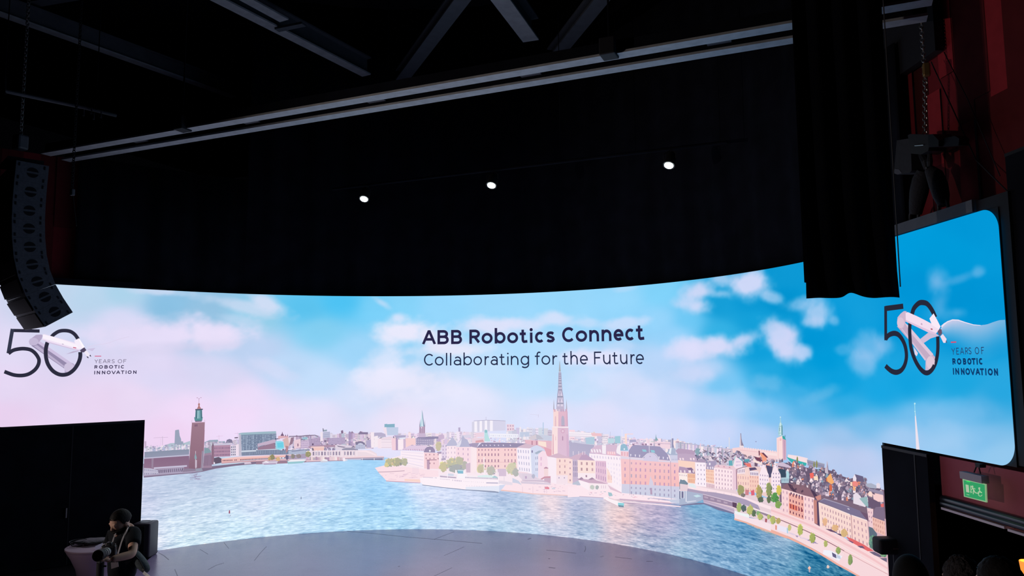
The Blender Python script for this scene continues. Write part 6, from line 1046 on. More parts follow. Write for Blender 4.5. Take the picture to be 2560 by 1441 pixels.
b = MB(); tb(b, arc(1066, 660, 10, 12, 0, 360, 10), 13); tb(b, [(1066, 676), (1078, 720), (1108, 738)], 15); tb(b, arc(1084, 764, 34, 38, 20, 330, 18), 10); tb(b, [(1048, 718), (1080, 722)], 9); tb(b, [(1046, 720), (1056, 760)], 8); b.build('wheelchair_symbol', PICT, ex)
b = sq(MB(), [(985, 205), (1075, 225), (1072, 290), (1000, 275)], -.02, .06); b.tube([sg_(*F4(1010, 280), -.03), sg_(*F4(975, 370), -.03)], .006); b.tube([sg_(*F4(1062, 290), -.03), sg_(*F4(1090, 400), -.03)], .006); b.build('bracket', M_BLACK, ex)

# ---------------------------------------------------------------- overhead steel and rigging
bm_ = 'steel I-beam'
def ibeam(name, label, a, c, w=.3, h=.34, m=None, group=None):
    t = thing(name, label, 'beam', a, group)
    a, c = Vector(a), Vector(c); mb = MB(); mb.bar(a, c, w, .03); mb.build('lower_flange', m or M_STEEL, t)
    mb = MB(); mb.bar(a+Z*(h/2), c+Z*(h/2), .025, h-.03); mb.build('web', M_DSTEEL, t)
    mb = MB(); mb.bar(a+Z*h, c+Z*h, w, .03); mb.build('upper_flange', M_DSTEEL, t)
    return t
ZB9 = 9.0
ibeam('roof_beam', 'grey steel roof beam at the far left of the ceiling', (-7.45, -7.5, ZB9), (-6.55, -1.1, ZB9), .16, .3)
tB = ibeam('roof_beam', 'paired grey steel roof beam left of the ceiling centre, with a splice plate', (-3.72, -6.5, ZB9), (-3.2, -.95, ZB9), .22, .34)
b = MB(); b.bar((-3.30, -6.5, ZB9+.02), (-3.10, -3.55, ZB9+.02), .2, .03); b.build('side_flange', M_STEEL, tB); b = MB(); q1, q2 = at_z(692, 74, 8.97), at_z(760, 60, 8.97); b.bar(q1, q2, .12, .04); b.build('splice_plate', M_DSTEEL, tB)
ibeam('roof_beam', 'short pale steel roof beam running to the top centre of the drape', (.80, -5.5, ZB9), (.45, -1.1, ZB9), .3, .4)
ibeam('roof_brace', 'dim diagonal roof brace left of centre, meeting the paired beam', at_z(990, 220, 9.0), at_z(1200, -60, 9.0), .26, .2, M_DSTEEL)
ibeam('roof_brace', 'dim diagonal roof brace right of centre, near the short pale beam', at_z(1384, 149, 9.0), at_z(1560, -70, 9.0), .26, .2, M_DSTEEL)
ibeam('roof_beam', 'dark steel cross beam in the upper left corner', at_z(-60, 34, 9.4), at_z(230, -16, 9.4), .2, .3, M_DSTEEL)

ZR = 6.6
rl = thing('truss_rail', 'long double aluminium rail crossing the hall above the screen', 'rail', (0, -4.2, ZR))
def rail(p0, p1, w):
    a, c = at_z(*p0, ZR), at_z(*p1, ZR); y = (a.y+c.y)/2; a.y = c.y = y; mb = MB(); mb.bar(a, c, w, .028); mb.build('rail_bar', M_ALU, rl); mb = MB(); mb.bar(a+Z*.1, c+Z*.1, .03, .14); mb.build('rail_web', M_DRAPE, rl); return y
ya = rail((108, 384), (2330, 6), .17); yb = rail((166, 401), (2318, 42), .16)
for px_, py_ in ((352, 356), (640, 313), (952, 262), (1334, 197), (1800, 116)):
    c = at_z(px_, py_, ZR+.03); b = MB(); b.box((c.x, (ya+yb)/2-.05, ZR+.05), (.26, abs(yb-ya)*.7, .02)); b.build('tie_plate', M_DSTEEL, rl)
for i, (x0, x1, py_) in enumerate(((429, 462, 327), (1501, 1545, 147))):
    a, c = at_z(x0, py_, ZR-.06), at_z(x1, py_, ZR-.06); o = MB().bbox(((a.x+c.x)/2, ya-.08, ZR+.06), (c.x-a.x, .2, .2), bev=.012)
    t = thing('rail_clamp', ('black clamp box on the left part of the long ceiling rail', 'black clamp box on the right part of the long ceiling rail')[i], 'clamp', ((a.x+c.x)/2, ya-.08, ZR))
    o.build('body', M_BLACK, t); b = MB(); b.tube([((a.x+c.x)/2, ya-.08, ZR+.16), ((a.x+c.x)/2, ya-.08, 10.5)], .012, 8); b.build('drop_rod', M_DRAPE, t)

# three round spots on a dark bar
XRr = Vector((RT[0], RT[1], 0)).normalized()
M_LENS = mat('lit_lens', (1, 1, 1), .3, emit=(.86, 1.0, .98), estr=14.0)
bar = MB(); bar.tube([(-3.4, -1.72, 6.5), (3.9, -1.72, 6.5)], .025, 10); t = thing('lighting_bar', 'dark lighting bar carrying three small spots before the drape', 'bar', (0, -1.72, 6.5)); bar.build('tube', M_DRAPE, t)
for x in (-2.2, 1.2, 3.8): b = MB(); b.tube([(x, -1.72, 6.5), (x, -1.72, 10.5)], .006, 6); b.build('drop_wire', M_DRAPE, t)
for i, (px_, py_) in enumerate(((910, 498), (1228.5, 464), (1672, 414))):
    c = at_z(px_, py_, 6.2); vw = (Vector(CAM)-c).normalized(); ax = (vw*math.cos(.86)+((-Z-XRr*.25)-vw*(-Z-XRr*.25).dot(vw)).normalized()*math.sin(.86)).normalized(); xa = ax.cross(Z).normalized(); ya_ = xa.cross(ax)
    t = thing('spotlight', 'small round spotlight, lit white, '+('leftmost of the three', 'middle one of the three', 'rightmost of the three')[i]+' above the screen', 'spotlight', c, 'white spots above the screen')
    b = MB(); b.lathe(c, [(.084, 0), (.092, .004), (.092, -.03), (.085, -.20), (.05, -.25), (.02, -.255)], 24, (xa, ya_, ax)); b.build('housing', M_BLACK, t, True)
    b = MB(); b.lathe(c+ax*.001, [(.070, .0), (.068, .006), (.04, .012), (.01, .014)], 24, (xa, ya_, ax)); b.build('lens', M_LENS, t, True)
    L = bpy.data.lights.new('spot_beam', 'SPOT'); L.energy = 190; L.color = (.90, 1.0, .99); L.spot_size = math.radians(80); L.spot_blend = .7; L.shadow_soft_size = .07
    lo = bpy.data.objects.new('spot_beam', L); COL.objects.link(lo); lo.location = c+ax*.03; lo.rotation_euler = ax.to_track_quat('-Z', 'Y').to_euler()
    b = MB(); h = c-ax*.1; b.tube([h+xa*.1, h+xa*.1+Z*.12, Vector((c.x, -1.72, 6.47)), h-xa*.1+Z*.12, h-xa*.1], .008, 6); b.build('yoke', M_BLACK, t)

def chain(mb, a, c, link_=.05, r=.006, w=.018):
    a, c = Vector(a), Vector(c); t = (c-a).normalized(); n = int((c-a).length/(link_*.72)); u = t.cross(X).normalized(); v = t.cross(u)
    for i in range(n):
        o = a+t*(i+.5)*link_*.72; q = u if i % 2 else v
        mb.tube([o+t*(link_/2*math.cos(k))+q*(w*math.sin(k)) for k in [j*math.pi/4 for j in range(9)]], r, 5, False)
    return mb
# flown line array, left
A0 = at_d(75, 600, 10.6); dC = Vector((CAM[0]-A0.x, CAM[1]-A0.y, 0)).normalized(); pL = Vector((dC.y, -dC.x, 0)); pL = pL if pL.dot(Vector(RT)) < 0 else -pL
ang = math.radians(10); NS = (dC*math.cos(ang)-pL*math.sin(ang)).normalized(); FD = (pL*math.cos(ang)+dC*math.sin(ang)).normalized()
def on_side(px, py):
    d = Vector(ray(px, py)); k = (A0-Vector(CAM)).dot(NS)/d.dot(NS); return Vector(CAM)+d*k
CEN = [(80, 432), (75, 480), (72, 527), (71, 572), (73, 618), (79, 662), (92, 705), (111, 744), (136, 781)]
la = thing('line_array', 'tall curved line array of black speakers hung on the left', 'speaker array', on_side(80, 400))
C3 = [on_side(*c) for c in CEN]
JN = []
for i in range(10):
    e_, f_ = C3[max(i-1, 0)], C3[min(i, 8)]
    pt = C3[0]*1.5-C3[1]*.5 if i == 0 else C3[8]*1.5-C3[7]*.5 if i == 9 else (e_+f_)/2
    dr = (C3[1]-C3[0]) if i == 0 else (C3[8]-C3[7]) if i == 9 else f_-e_
    g_ = NS.cross(dr.normalized()).normalized(); JN.append((pt, g_ if g_.dot(FD) > 0 else -g_))
for i, c in enumerate(C3):
    a = C3[max(i-1, 0)]; e = C3[min(i+1, len(C3)-1)]; tdir = (e-a).normalized(); gd = NS.cross(tdir).normalized(); gd = gd if gd.dot(FD) > 0 else -gd
    if i in (7, 8): tdir = (tdir+(C3[8]-C3[7]).normalized()).normalized(); gd = NS.cross(tdir).normalized(); gd = gd if gd.dot(FD) > 0 else -gd
    dp = .40; W = 1.35; h = (JN[i+1][0]-JN[i][0]).length; hf = h/2-.008
    ctr = c
    def q(g, tt, n): return ctr+gd*g+tdir*tt-NS*n
    (u0, v0), (u1, v1) = JN[i], JN[i+1]; u0 = u0+tdir*.0008; u1 = u1-tdir*.0008
    b = MB(); b.hexa([u0-v0*dp/2, u0+v0*dp/2, u0+v0*dp/2-NS*W, u0-v0*dp/2-NS*W, u1-v1*dp/2, u1+v1*dp/2, u1+v1*dp/2-NS*W, u1-v1*dp/2-NS*W])
    cab = b.build('cabinet', M_CAB, la)
    b = MB(); b.hexa([q(dp/2+.001, hf*.92, .03), q(dp/2+.014, hf*.92, .03), q(dp/2+.014, hf*.92, W-.03), q(dp/2+.001, hf*.92, W-.03), q(dp/2+.001, -hf*.92, .03), q(dp/2+.014, -hf*.92, .03), q(dp/2+.014, -hf*.92, W-.03), q(dp/2+.001, -hf*.92, W-.03)]); b.build('grille', M_GRILLE, cab)
    b = MB(); r = .072; o_ = -.01
    for a0_, a1_ in ((12, 168), (192, 348)):
        ring = [(r*math.cos(math.radians(a0_+(a1_-a0_)*k/14)), r*math.sin(math.radians(a0_+(a1_-a0_)*k/14))) for k in range(15)]
        n = len(ring); fr = [q(o_+x, y, -.004) for x, y in ring]; bk = [q(o_+x, y, .002) for x, y in ring]
        b.add(fr+bk, [tuple(range(n)), tuple(range(2*n-1, n-1, -1))]+[(k, k+n, (k+1) % n+n, (k+1) % n) for k in range(n)])
    b.build('side_handle', M_BLACK, cab)
    for g in (-dp/2+.05, dp/2-.04):
        for e0, e1 in ((-.85, -.5), (.5, .85)): b = MB(); b.bar(q(g, h/2*e0, -.003), q(g, h/2*e1, -.003), .018, .006, NS); b.build('rigging_link', M_SATIN, cab)
top = on_side(70, 398)
b = MB(); b.bar(top+FD*.22-NS*.42, top-FD*.22-NS*.42, .6, .07); b.build('flying_frame', M_BLACK, la)
b = MB(); hk = on_side(62, 345); b.bbox(hk-NS*.3, (.16, .16, .22), bev=.03); b.build('hoist_hook', M_DSTEEL, la)
b = MB(); chain(b, hk-NS*.3, hk-NS*.3+Z*(10.4-hk.z), .06, .008, .022); b.build('lifting_chain', M_CHAIN, la)

# drape-wrapped right-hand array
pa = thing('wrapped_speaker_array', 'tall black cloth-wrapped speaker tower hanging before the right wing', 'speaker array', at_d(2130, 745, 6.8))
c0, c1 = at_d(2016, 751, 6.8), at_d(2249, 741, 6.8); c0.z = c1.z = (c0.z+c1.z)/2; ux = (c1-c0).normalized(); un = ux.cross(Z); un = un if un.dot(Vector(CAM)-c0) < 0 else -un
wd = (c1-c0).length; n = 48; zt = 10.4; V = []; F = []; zb = c0.z
for k, zz_ in enumerate((0, .25, 1.0, zt-zb)):
    for i in range(n+1):
        f = i/n; lift = .045*math.exp(-((f-.49)/.09)**2)+.012*math.sin(f*9)**2*.5 if k == 0 else 0
        V.append(tuple(c0+ux*(wd*f)+Z*(zz_+lift)-un*(.02*math.sin(f*22+k)+.0)))
for k in range(3):
    for i in range(n): F.append((k*(n+1)+i, k*(n+1)+i+1, (k+1)*(n+1)+i+1, (k+1)*(n+1)+i))
me = bpy.data.meshes.new('front_cloth'); me.from_pydata(V, [], F); me.update(); o = link('front_cloth', me, M_DRAPE, None, True); world_child(o, pa)
b = MB(); cr = [p+Z*.09 for p in (c0+Z*.06+un*.03, c1+Z*.06+un*.03, c1+Z*.06+un*.28-ux*.12, c0+Z*.06+un*.28+ux*.2)]; b.hexa(cr+[p+Z*(zt-zb-.06) for p in cr]); b.build('body_cloth', M_DRAPE, pa)
b = MB(); b.tube([c1+ux*.012+Z*.1, c1+ux*.012+Z*(zt-zb)], .006, 6); b.tube([c1+ux*.02+un*.3+Z*.15, c1+ux*.03+un*.3+Z*1.2, c1+ux*.015+un*.3+Z*(zt-zb)], .008, 6); b.build('edge_cable', M_DSTEEL, pa)

# chain hoist with bag over the right wing
def wpl(px, py, off):                    # photo point on a plane set off before the right wing
    o = P3(8.4, 5, off); nrm = (P3(8.4, 5, 1)-P3(8.4, 5, 0)); d = Vector(ray(px, py)); k = (o-Vector(CAM)).dot(nrm)/d.dot(nrm); return Vector(CAM)+d*k
HO = -.04
ch = thing('chain_hoist', 'black chain hoist holding up the right wing before the red wall', 'hoist', wpl(2310, 390, HO))
WX = (P3(8.5, 0)-P3(8.3, 0)).normalized(); WN = (P3(8.4, 0, 1)-P3(8.4, 0, 0)).normalized()
g7 = lambda x, y: wpl(2200+x/4.503, 280+y/4.503, HO)
def slab7(mb, pts, th):
    A = [g7(*p)+WN*th/2 for p in pts]; n = len(A); Bk = [p-WN*th for p in A]
    return mb.add(A+Bk, [tuple(range(n)), tuple(range(2*n-1, n-1, -1))]+[(i, n+i, n+(i+1) % n, (i+1) % n) for i in range(n)])
b = slab7(MB(), [(270, 322), (405, 300), (430, 330), (440, 660), (420, 685), (300, 705), (236, 690)], .16); b.build('chain_bag', mat('bag_cordura', (.014, .014, .018), .8, noise=.3, nscale=20), ch)
b = slab7(MB(), [(236, 690), (250, 640), (300, 650), (330, 690), (280, 706)], .165); b.build('bag_bottom', mat('bag_mesh', (.08, .08, .1), .6), ch)
b = slab7(MB(), [(405, 265), (430, 250), (640, 255), (690, 250), (760, 320), (760, 390), (650, 400), (640, 440), (560, 480), (440, 470), (420, 330)], .18); b.build('motor_body', M_SATIN, ch)
b = slab7(MB(), [(760, 300), (900, 270), (950, 300), (940, 380), (760, 390)], .10); b.build('control_box', M_BLACK, ch)
b = MB(); b.tube([g7(470, 480), g7(520, 560), g7(530, 650)], [.035, .045, .03], 10); b.tube([g7(560, 470), g7(560, 560), g7(560, 640)], [.02, .03, .02], 10); b.build('hook_block', M_BLACK, ch)
b = MB(); b.tube([g7(500, 380)+WN*.1, g7(600, 372)+WN*.1], .006, 6); b.build('handle_bar', M_CHAIN, ch); b = MB(); b.tube([g7(575, 625)+WN*.05, g7(585, 645)+WN*.05], .012, 6); b.build('hook_latch', M_CHAIN, ch)
cs = MB(); chain(cs, wpl(2313, 205, HO), wpl(2312, 340, HO), .05, .006, .018); chain(cs, wpl(2313, 205, HO), wpl(2309, 205, HO)+Z*(10.4-wpl(2313, 205, HO).z), .05, .006, .018); cs.build('lifting_chain', M_CHAIN, ch)
b = MB(); p = wpl(2316, 175, HO); b.bbox(p, (.07, .07, .14), bev=.015); b.build('chain_shackle', mat('brass_shackle', (.35, .22, .08), .4, metal=.7), ch)
M_SLING = mat('round_sling', (.012, .012, .016), .85, bump=.4, nscale=40)
b = MB(); b.tube([g7(490, 660), g7(465, 760), g7(440, 900), g7(415, 1040), g7(400, 1150)], [.06, .085, .09, .075, .06], 12); b.build('sling', M_SLING, ch, True)
b = MB(); b.tube([g7(560, 650), g7(620, 720), g7(660, 830), g7(690, 950), g7(715, 1050)], [.05, .08, .085, .075, .05], 12); b.build('sling', M_SLING, ch, True)
for x, y in ((385, 1180), (712, 1075)):
    b = MB(); o = g7(x, y); b.tube([o+WX*(.075*math.cos(k))+Z*(.085*math.sin(k)) for k in [j*math.pi/8 for j in range(-3, 12)]], .016, 8); b.tube([g7(x-8, y+40), g7(x-8, y+72)], .008, 6); b.build('shackle', M_SATIN, ch)
b = MB(); b.tube([wpl(2328, 155, HO-.12), wpl(2440, 400, HO-.12), wpl(2540, 500, HO-.12)], .006, 6); tag(b.build('stay_wire', M_BLACK), 'thin black stay wire slanting across the red wall', 'wire')
b = MB(); b.tube([wpl(2360, 130, HO-.14), wpl(2420, 250, HO-.14), wpl(2500, 440, HO-.14)], .005, 6); tag(b.build('stay_wire', M_BLACK), 'second thin black wire to the right of the slanting stay wire', 'wire')

# left hand hook line and pipe
t = thing('hook_line', 'chain with a hook and a thin wire beside the line array', 'hook', at_d(181, 455, 10.2))
b = MB(); chain(b, at_d(180, 480, 10.2), at_d(180, 480, 10.2)+Z*4.2, .05, .006, .018); b.build('lifting_chain', M_BLACK, t); b = MB(); b.bbox(at_d(181, 481, 10.2), (.05, .05, .09), bev=.01); b.build('hook_body', M_DSTEEL, t); b = MB(); b.tube([at_d(182, 484, 10.2), at_d(186, 520, 10.2), at_d(191, 565, 10.2)], .006, 6); b.build('wire', M_BLACK, t)
t = thing('rigging_pipe', 'dim grey rigging pipe with hanging hooks in the upper left', 'pipe', at_d(120, 250, 11))
b = MB(); b.tube([at_d(12, 228, 10.6), at_d(112, 249, 11), at_d(214, 270, 11.4), at_d(290, 289, 11.8)], .028, 8); b.build('tube', M_DSTEEL, t); b = MB(); b.tube([at_d(13, 190, 10.6), at_d(13, 236, 10.6)], .016, 6); b.tube([at_d(13, 190, 10.6), at_d(13, 190, 10.6)+Z*3.4], .008, 6); b.build('hanger', M_DRAPE, t)
b = MB(); b.tube([at_d(240, 275, 11.4), at_d(240, 275, 11.4)+Z*3.4], .008, 6); b.build('hanger', M_DRAPE, t)
for x, y in ((210, 283), (229, 278), (235, 292), (253, 288)):
    b = MB(); b.tube([at_d(x, y-9, 11.4), at_d(x, y, 11.4), at_d(x-1, y+7, 11.4)], [.012, .01, .018], 6); b.build('clip', M_DSTEEL, t)
# boom at the far right edge
t = thing('lamp_boom', 'dark side boom with a small lamp at the far right', 'stand', at_d(2556, 1000, 7.4))
b = MB(); pb = at_d(2566, 1000, 7.4); b.tube([Vector((pb.x, pb.y, 0)), Vector((pb.x, pb.y, 4.6))], .024, 8); b.build('pole', M_DSTEEL, t); b = MB(); b.tube([at_d(2506, 776, 7.4), at_d(2580, 768, 7.4)], .014, 8); b.build('cross_arm', M_DSTEEL, t); b = MB(); c = at_d(2560, 700, 7.4); b.lathe(c, [(.06, 0), (.07, .02), (.07, .14), (.04, .18)], 16, (X, Z, Vector((0, -1, 0)))); b.build('lamp_head', M_BLACK, t, True)
b = MB(); b.lathe(Vector((pb.x, pb.y, 0)), [(.22, 0), (.22, .02), (.03, .04)], 20); b.build('base', M_BLACK, t)
# small black box at the wall's right foot
t = thing('monitor_speaker', 'small rounded black monitor box jutting over the picture at lower right', 'monitor', at_d(2212, 1363, 8.2))
b = MB(); c = at_d(2213, 1364, 8.25); b.bbox(c+Vector(RT)*.06, (.33, .2, .17), (Vector((RT[0], RT[1], 0)).normalized(), Vector((-RT[1], RT[0], 0)).normalized(), Z), .035, 3); b.build('body', M_BLACK, t, True)
b = MB(); b.tube([c+Vector(RT)*.1, Vector((c.x, c.y, 0))+Vector((RT[0], RT[1], 0))*.1], .02, 8); b.build('stand_pole', M_BLACK, t); b = MB(); f0 = Vector((c.x, c.y, 0))+Vector((RT[0], RT[1], 0))*.1; b.lathe(f0, [(.16, 0), (.16, .015), (.03, .03)], 20); b.build('base', M_BLACK, t); b = MB(); b.bar(c+Vector(RT)*.03-Vector(FW)*.115, c+Vector(RT)*.16-Vector(FW)*.115, .004, .012); b.build('trim_strip', mat('dull_trim', (.08, .05, .05), .5), t)
# warm lamp low on the right
t = thing('table_lamp', 'small glowing orange lamp at the lower right edge', 'lamp', at_d(2562, 1441, 7.0))
c = at_d(2572, 1424, 7.0); b = MB(); b.lathe(c, [(.05, -.10), (.055, -.09), (.075, .07), (.07, .075)], 18); b.build('lamp_shade', mat('amber_shade', (.8, .35, .08), .6, emit=(.9, .28, .04), estr=1.1), t, True)
b = MB(); b.lathe(Vector((c.x, c.y, 0)), [(.12, 0), (.12, .03), (.02, .05), (.02, c.z-.1)], 16); b.build('lamp_stand', M_BLACK, t, True)
L = bpy.data.lights.new('lamp_bulb', 'POINT'); L.energy = 4.5; L.color = (1.0, .30, .05); L.shadow_soft_size = .06; lo = bpy.data.objects.new('lamp_bulb', L); COL.objects.link(lo); lo.location = c+Z*.16

# fill lamp added out of view, left, to brighten red wall and photographer
lp = Vector((-6.5, -14.0, 2.9)); aim = (Vector((7.6, -5.2, 4.6))-lp).normalized()
t = thing('added_fill_lamp', 'added fill lamp on a floor stand, out of view to the left', 'lamp', (lp.x, lp.y, 0))
xa = aim.cross(Z).normalized(); b = MB(); b.lathe(lp, [(.06, -.28), (.10, -.24), (.11, -.02), (.12, 0), (.10, -.01), (.09, -.03)], 24, (xa, xa.cross(aim), aim)); b.build('housing', M_BLACK, t, True)
b = MB(); b.tube([lp-aim*.14-Z*.1, Vector((lp.x, lp.y, .02))], .025, 10); b.lathe((lp.x, lp.y, 0), [(.35, 0), (.35, .02), (.03, .05)], 24); b.build('stand', M_BLACK, t)
L = bpy.data.lights.new('added_fill_light', 'SPOT'); L.energy = SIDE_W; L.color = (1.0, .86, .80); L.spot_size = math.radians(74); L.spot_blend = .6; L.shadow_soft_size = .1
lo = bpy.data.objects.new('added_fill_light', L); COL.objects.link(lo); lo.location = lp+aim*.03; lo.rotation_euler = aim.to_track_quat('-Z', 'Y').to_euler()

# ---------------------------------------------------------------- people and the things beside them
def skinned(name, nodes, edges, material, parent, sub=2, world=True):
    me = bpy.data.meshes.new(name); me.from_pydata([tuple(n[0]) for n in nodes], edges, []); me.update()
    o = bpy.data.objects.new(name, me); COL.objects.link(o)
    o.modifiers.new('skin', 'SKIN'); s = o.modifiers.new('sub', 'SUBSURF'); s.levels = s.render_levels = sub
    for v, n in zip(me.skin_vertices[0].data, nodes):
        v.radius = n[1] if isinstance(n[1], tuple) else (n[1], n[1]); v.use_root = False
    me.skin_vertices[0].data[0].use_root = True
    dg = bpy.context.evaluated_depsgraph_get(); me2 = bpy.data.meshes.new_from_object(o.evaluated_get(dg))
    bpy.data.objects.remove(o); me2.name = name
    o = link(name, me2, material, None, True)
    if parent is not None: world_child(o, parent)
    return o
def ellipsoid(mb, c, rx, ry, rz, ax=None, n=18, m=12, fn=None):
    Xa, Ya, Za = ax if ax else (X, Y, Z); vs = []; c = Vector(c)
    for i in range(m+1):
        th = math.pi*i/m
        for k in range(n):
            ph = 2*math.pi*k/n; p = [math.sin(th)*math.cos(ph), math.sin(th)*math.sin(ph), math.cos(th)]
            if fn: p = fn(*p)
            vs.append(c+Xa*(p[0]*rx)+Ya*(p[1]*ry)+Za*(p[2]*rz))
    fs = [(i*n+k, i*n+(k+1) % n, (i+1)*n+(k+1) % n, (i+1)*n+k) for i in range(m) for k in range(n)]
    return mb.add(vs, fs)
def remeshed(o, vox):                    # one continuous surface
    m = o.modifiers.new('r', 'REMESH'); m.mode = 'VOXEL'; m.voxel_size = vox; s = o.modifiers.new('s', 'SMOOTH'); s.iterations = 3; s.factor = .5
    dg = bpy.context.evaluated_depsgraph_get(); me = bpy.data.meshes.new_from_object(o.evaluated_get(dg)); o.modifiers.clear()
    old = o.data; me.name = old.name; o.data = me
    for p in me.polygons: p.use_smooth = True
    return o
def join_meshes(name, objs, material, parent):
    bm = bmesh.new()
    for o in objs:
        t = o.data.copy(); t.transform(o.matrix_world if o.parent is None else parent_matrix(o.parent) @ o.matrix_parent_inverse); bm.from_mesh(t)
    me = bpy.data.meshes.new(name); bm.to_mesh(me); bm.free()
    for o in objs: bpy.data.objects.remove(o)
    me.materials.clear(); o = link(name, me, material, None, True)
    return o
M_SKIN = mat('skin', (.66, .39, .29), .55, spec=.3, noise=.06, nscale=20)
M_HAIR = mat('dark_hair', (.008, .006, .0055), .7, spec=.2, noise=.4, nscale=60, bump=.25)
def head_fn(x, y, z):                    # face towards +y: jaw narrower, back of the skull fuller
    if z < 0:
        k = 1+.30*z; x *= k
        if y > 0: y *= 1+.10*z
        else: y *= 1+.35*z
    elif y < 0: y *= 1.06
    return [x, y, z]
def head_parts(c, face, up, s=1.0, hair=M_HAIR, body_objs=None, parent=None):
    face, up = face.normalized(), up.normalized(); right = face.cross(up).normalized(); up = right.cross(face); ax = (right, face, up)
    mb = MB(); ellipsoid(mb, c, .076*s, .098*s, .118*s, ax, fn=head_fn)
    nose = c+face*.098*s-up*.012*s; mb.tube([c+face*.088*s+up*.030*s, nose+face*.008*s-up*.006*s, nose-up*.022*s-face*.002*s], [.007*s, .0125*s, .009*s], 8)
    for sd in (-1, 1):
        e = c+right*sd*.078*s-face*.006*s-up*.012*s; ellipsoid(mb, e, .012*s, .022*s, .034*s, ax, 10, 8)
        ellipsoid(mb, c+right*sd*.030*s+face*.080*s+up*.032*s, .022*s, .014*s, .008*s, ax, 10, 6); ellipsoid(mb, c+right*sd*.030*s+face*.084*s+up*.012*s, .013*s, .008*s, .007*s, ax, 10, 6)
    ellipsoid(mb, c+face*.078*s-up*.098*s, .03*s, .024*s, .02*s, ax, 10, 6)
    return mb, ax
def hair_cap(c, ax, s, name, material, parent, low=-.25, wob=.0):
    right, face, up = ax
    def fn(x, y, z):
        x, y, z = head_fn(x, y, z); lim = low if y < .25 else low+(.56-low)*min(1, (y-.25)/.22)
        if z < lim: z = lim-.02*(lim-z); x *= .84; y *= .84
        return [x, y, z]
    mb = MB(); ellipsoid(mb, c+up*.008*s-face*.006*s, .081*s, .103*s, .119*s, ax, 40, 28, fn)
    if wob:
        rr = random.Random(4); vs = []
        for v in mb.v: vs.append(tuple(a+rr.uniform(-wob, wob) for a in v))
        mb.v = vs
    return mb.build(name, material, parent, True)

# --- photographer, looking down at his camera
g3 = lambda x, y, D: at_d(150+x/7.96, 1260+y/7.96, D)
ph = thing('person', 'bearded person in a black T-shirt bending over a camera, white lanyard', 'person', Vector((g3(1230, 1441, 7.6).x, g3(1230, 1441, 7.6).y, 0)))
TC = Vector((RT[1], -RT[0], 0)).normalized(); XR = Vector((RT[0], RT[1], 0)).normalized()   # towards the camera, and picture right
hips = g3(1235, 1430, 7.62); hips.z -= .10; waist = g3(1250, 1200, 7.62); chest = g3(1260, 860, 7.62); ubase = g3(1300, 590, 7.64); neck = g3(1285, 470, 7.60)
shL = g3(1470, 600, 7.50); elL = g3(1440, 1010, 7.27); wrL = g3(1010, 1110, 7.09); haL = g3(905, 1120, 7.04)
shR = g3(1055, 640, 7.70); elR = g3(935, 960, 7.50); wrR = g3(880, 1120, 7.20); haR = g3(815, 1130, 7.10)
faced = (-XR*.46+TC*.80-Z*.46); upd = (Z*.88-XR*.1+TC*.40)
hc = g3(1200, 365, 7.53)
fx0 = Vector((hips.x, hips.y, 0)); fl_, fr_ = fx0+XR*.13+TC*.05, fx0-XR*.14+TC*.02
kn = lambda f, k: Vector((f.x*.6+hips.x*.4, f.y*.6+hips.y*.4, k))+TC*.02
body_nodes = [(hips, (.095, .085)), (waist, (.13, .11)), (chest, (.15, .12)), (ubase, (.11, .09)), (neck, (.055, .058)), (hc-upd.normalized()*.05, (.05, .055)),
              (shL, .062), (elL.lerp(shL, .5), .05), (elL, .043), (wrL.lerp(elL, .5), .040), (wrL, .028), (shR, .062), (elR, .043), (wrR.lerp(elR, .5), .038), (wrR, .028),
              (hips+XR*.09-Z*.08, .062), (kn(fl_, .5), .045), (fl_+Z*.1, .042), (fl_+Z*.04+TC*.14, .036), (hips-XR*.09-Z*.08, .062), (kn(fr_, .5), .045), (fr_+Z*.1, .042), (fr_+Z*.04+TC*.14, .036)]
body_edges = [(0, 1), (1, 2), (2, 3), (3, 4), (4, 5), (3, 6), (6, 7), (7, 8), (8, 9), (9, 10), (3, 11), (11, 12), (12, 13), (13, 14), (0, 15), (15, 16), (16, 17), (17, 18), (0, 19), (19, 20), (20, 21), (21, 22)]
bo = skinned('body', body_nodes, body_edges, M_SKIN, None, 2)
hm, hax = head_parts(hc, faced, upd, 1.0); ho = hm.build('head_mesh', M_SKIN)
def hand(wr, dirn, palm_n, curl, side, s=1.0):
    """palm plus four unequal bent fingers and a thumb from the side of the palm; curl closes them round the barrel"""
    dirn = dirn.normalized(); palm_n = (palm_n-dirn*palm_n.dot(dirn)).normalized(); lat = dirn.cross(palm_n).normalized()*side; out = []
    base = wr+dirn*.085*s
    o1 = skinned('palm', [(wr, (.026, .020)), (wr+dirn*.04*s, (.036, .017)), (base, (.042, .017))], [(0, 1), (1, 2)], M_SKIN, None, 1); out.append(o1)
    for i, ln in enumerate((.072, .082, .077, .060)):
        st = base+lat*(.030-.020*i)*s-dirn*.024; nodes = [(st, .0108)]; d = dirn.copy(); p = st
        for k, f in enumerate((.46, .32, .24)):
            a = curl[k]; d = (d*math.cos(a)+palm_n*math.sin(a)).normalized(); palm2 = (palm_n*math.cos(a)-d*0).normalized(); p = p+d*ln*f*s; nodes.append((p.copy(), (.0092, .0086, .0074)[k]))
        out.append(skinned('finger', nodes, [(0, 1), (1, 2), (2, 3)], M_SKIN, None, 1))
    st = wr+dirn*.028*s+lat*.030*s; p1 = st+(lat*.75+dirn*.6+palm_n*.3).normalized()*.040*s; p2 = p1+(lat*.2+dirn*.6+palm_n*.75).normalized()*.032*s; p3 = p2+(dirn*.5+palm_n*.85-lat*.1).normalized()*.024*s
    out.append(skinned('thumb', [(st, .014), (p1, .0115), (p2, .0100), (p3, .0085)], [(0, 1), (1, 2), (2, 3)], M_SKIN, None, 1))
    return out
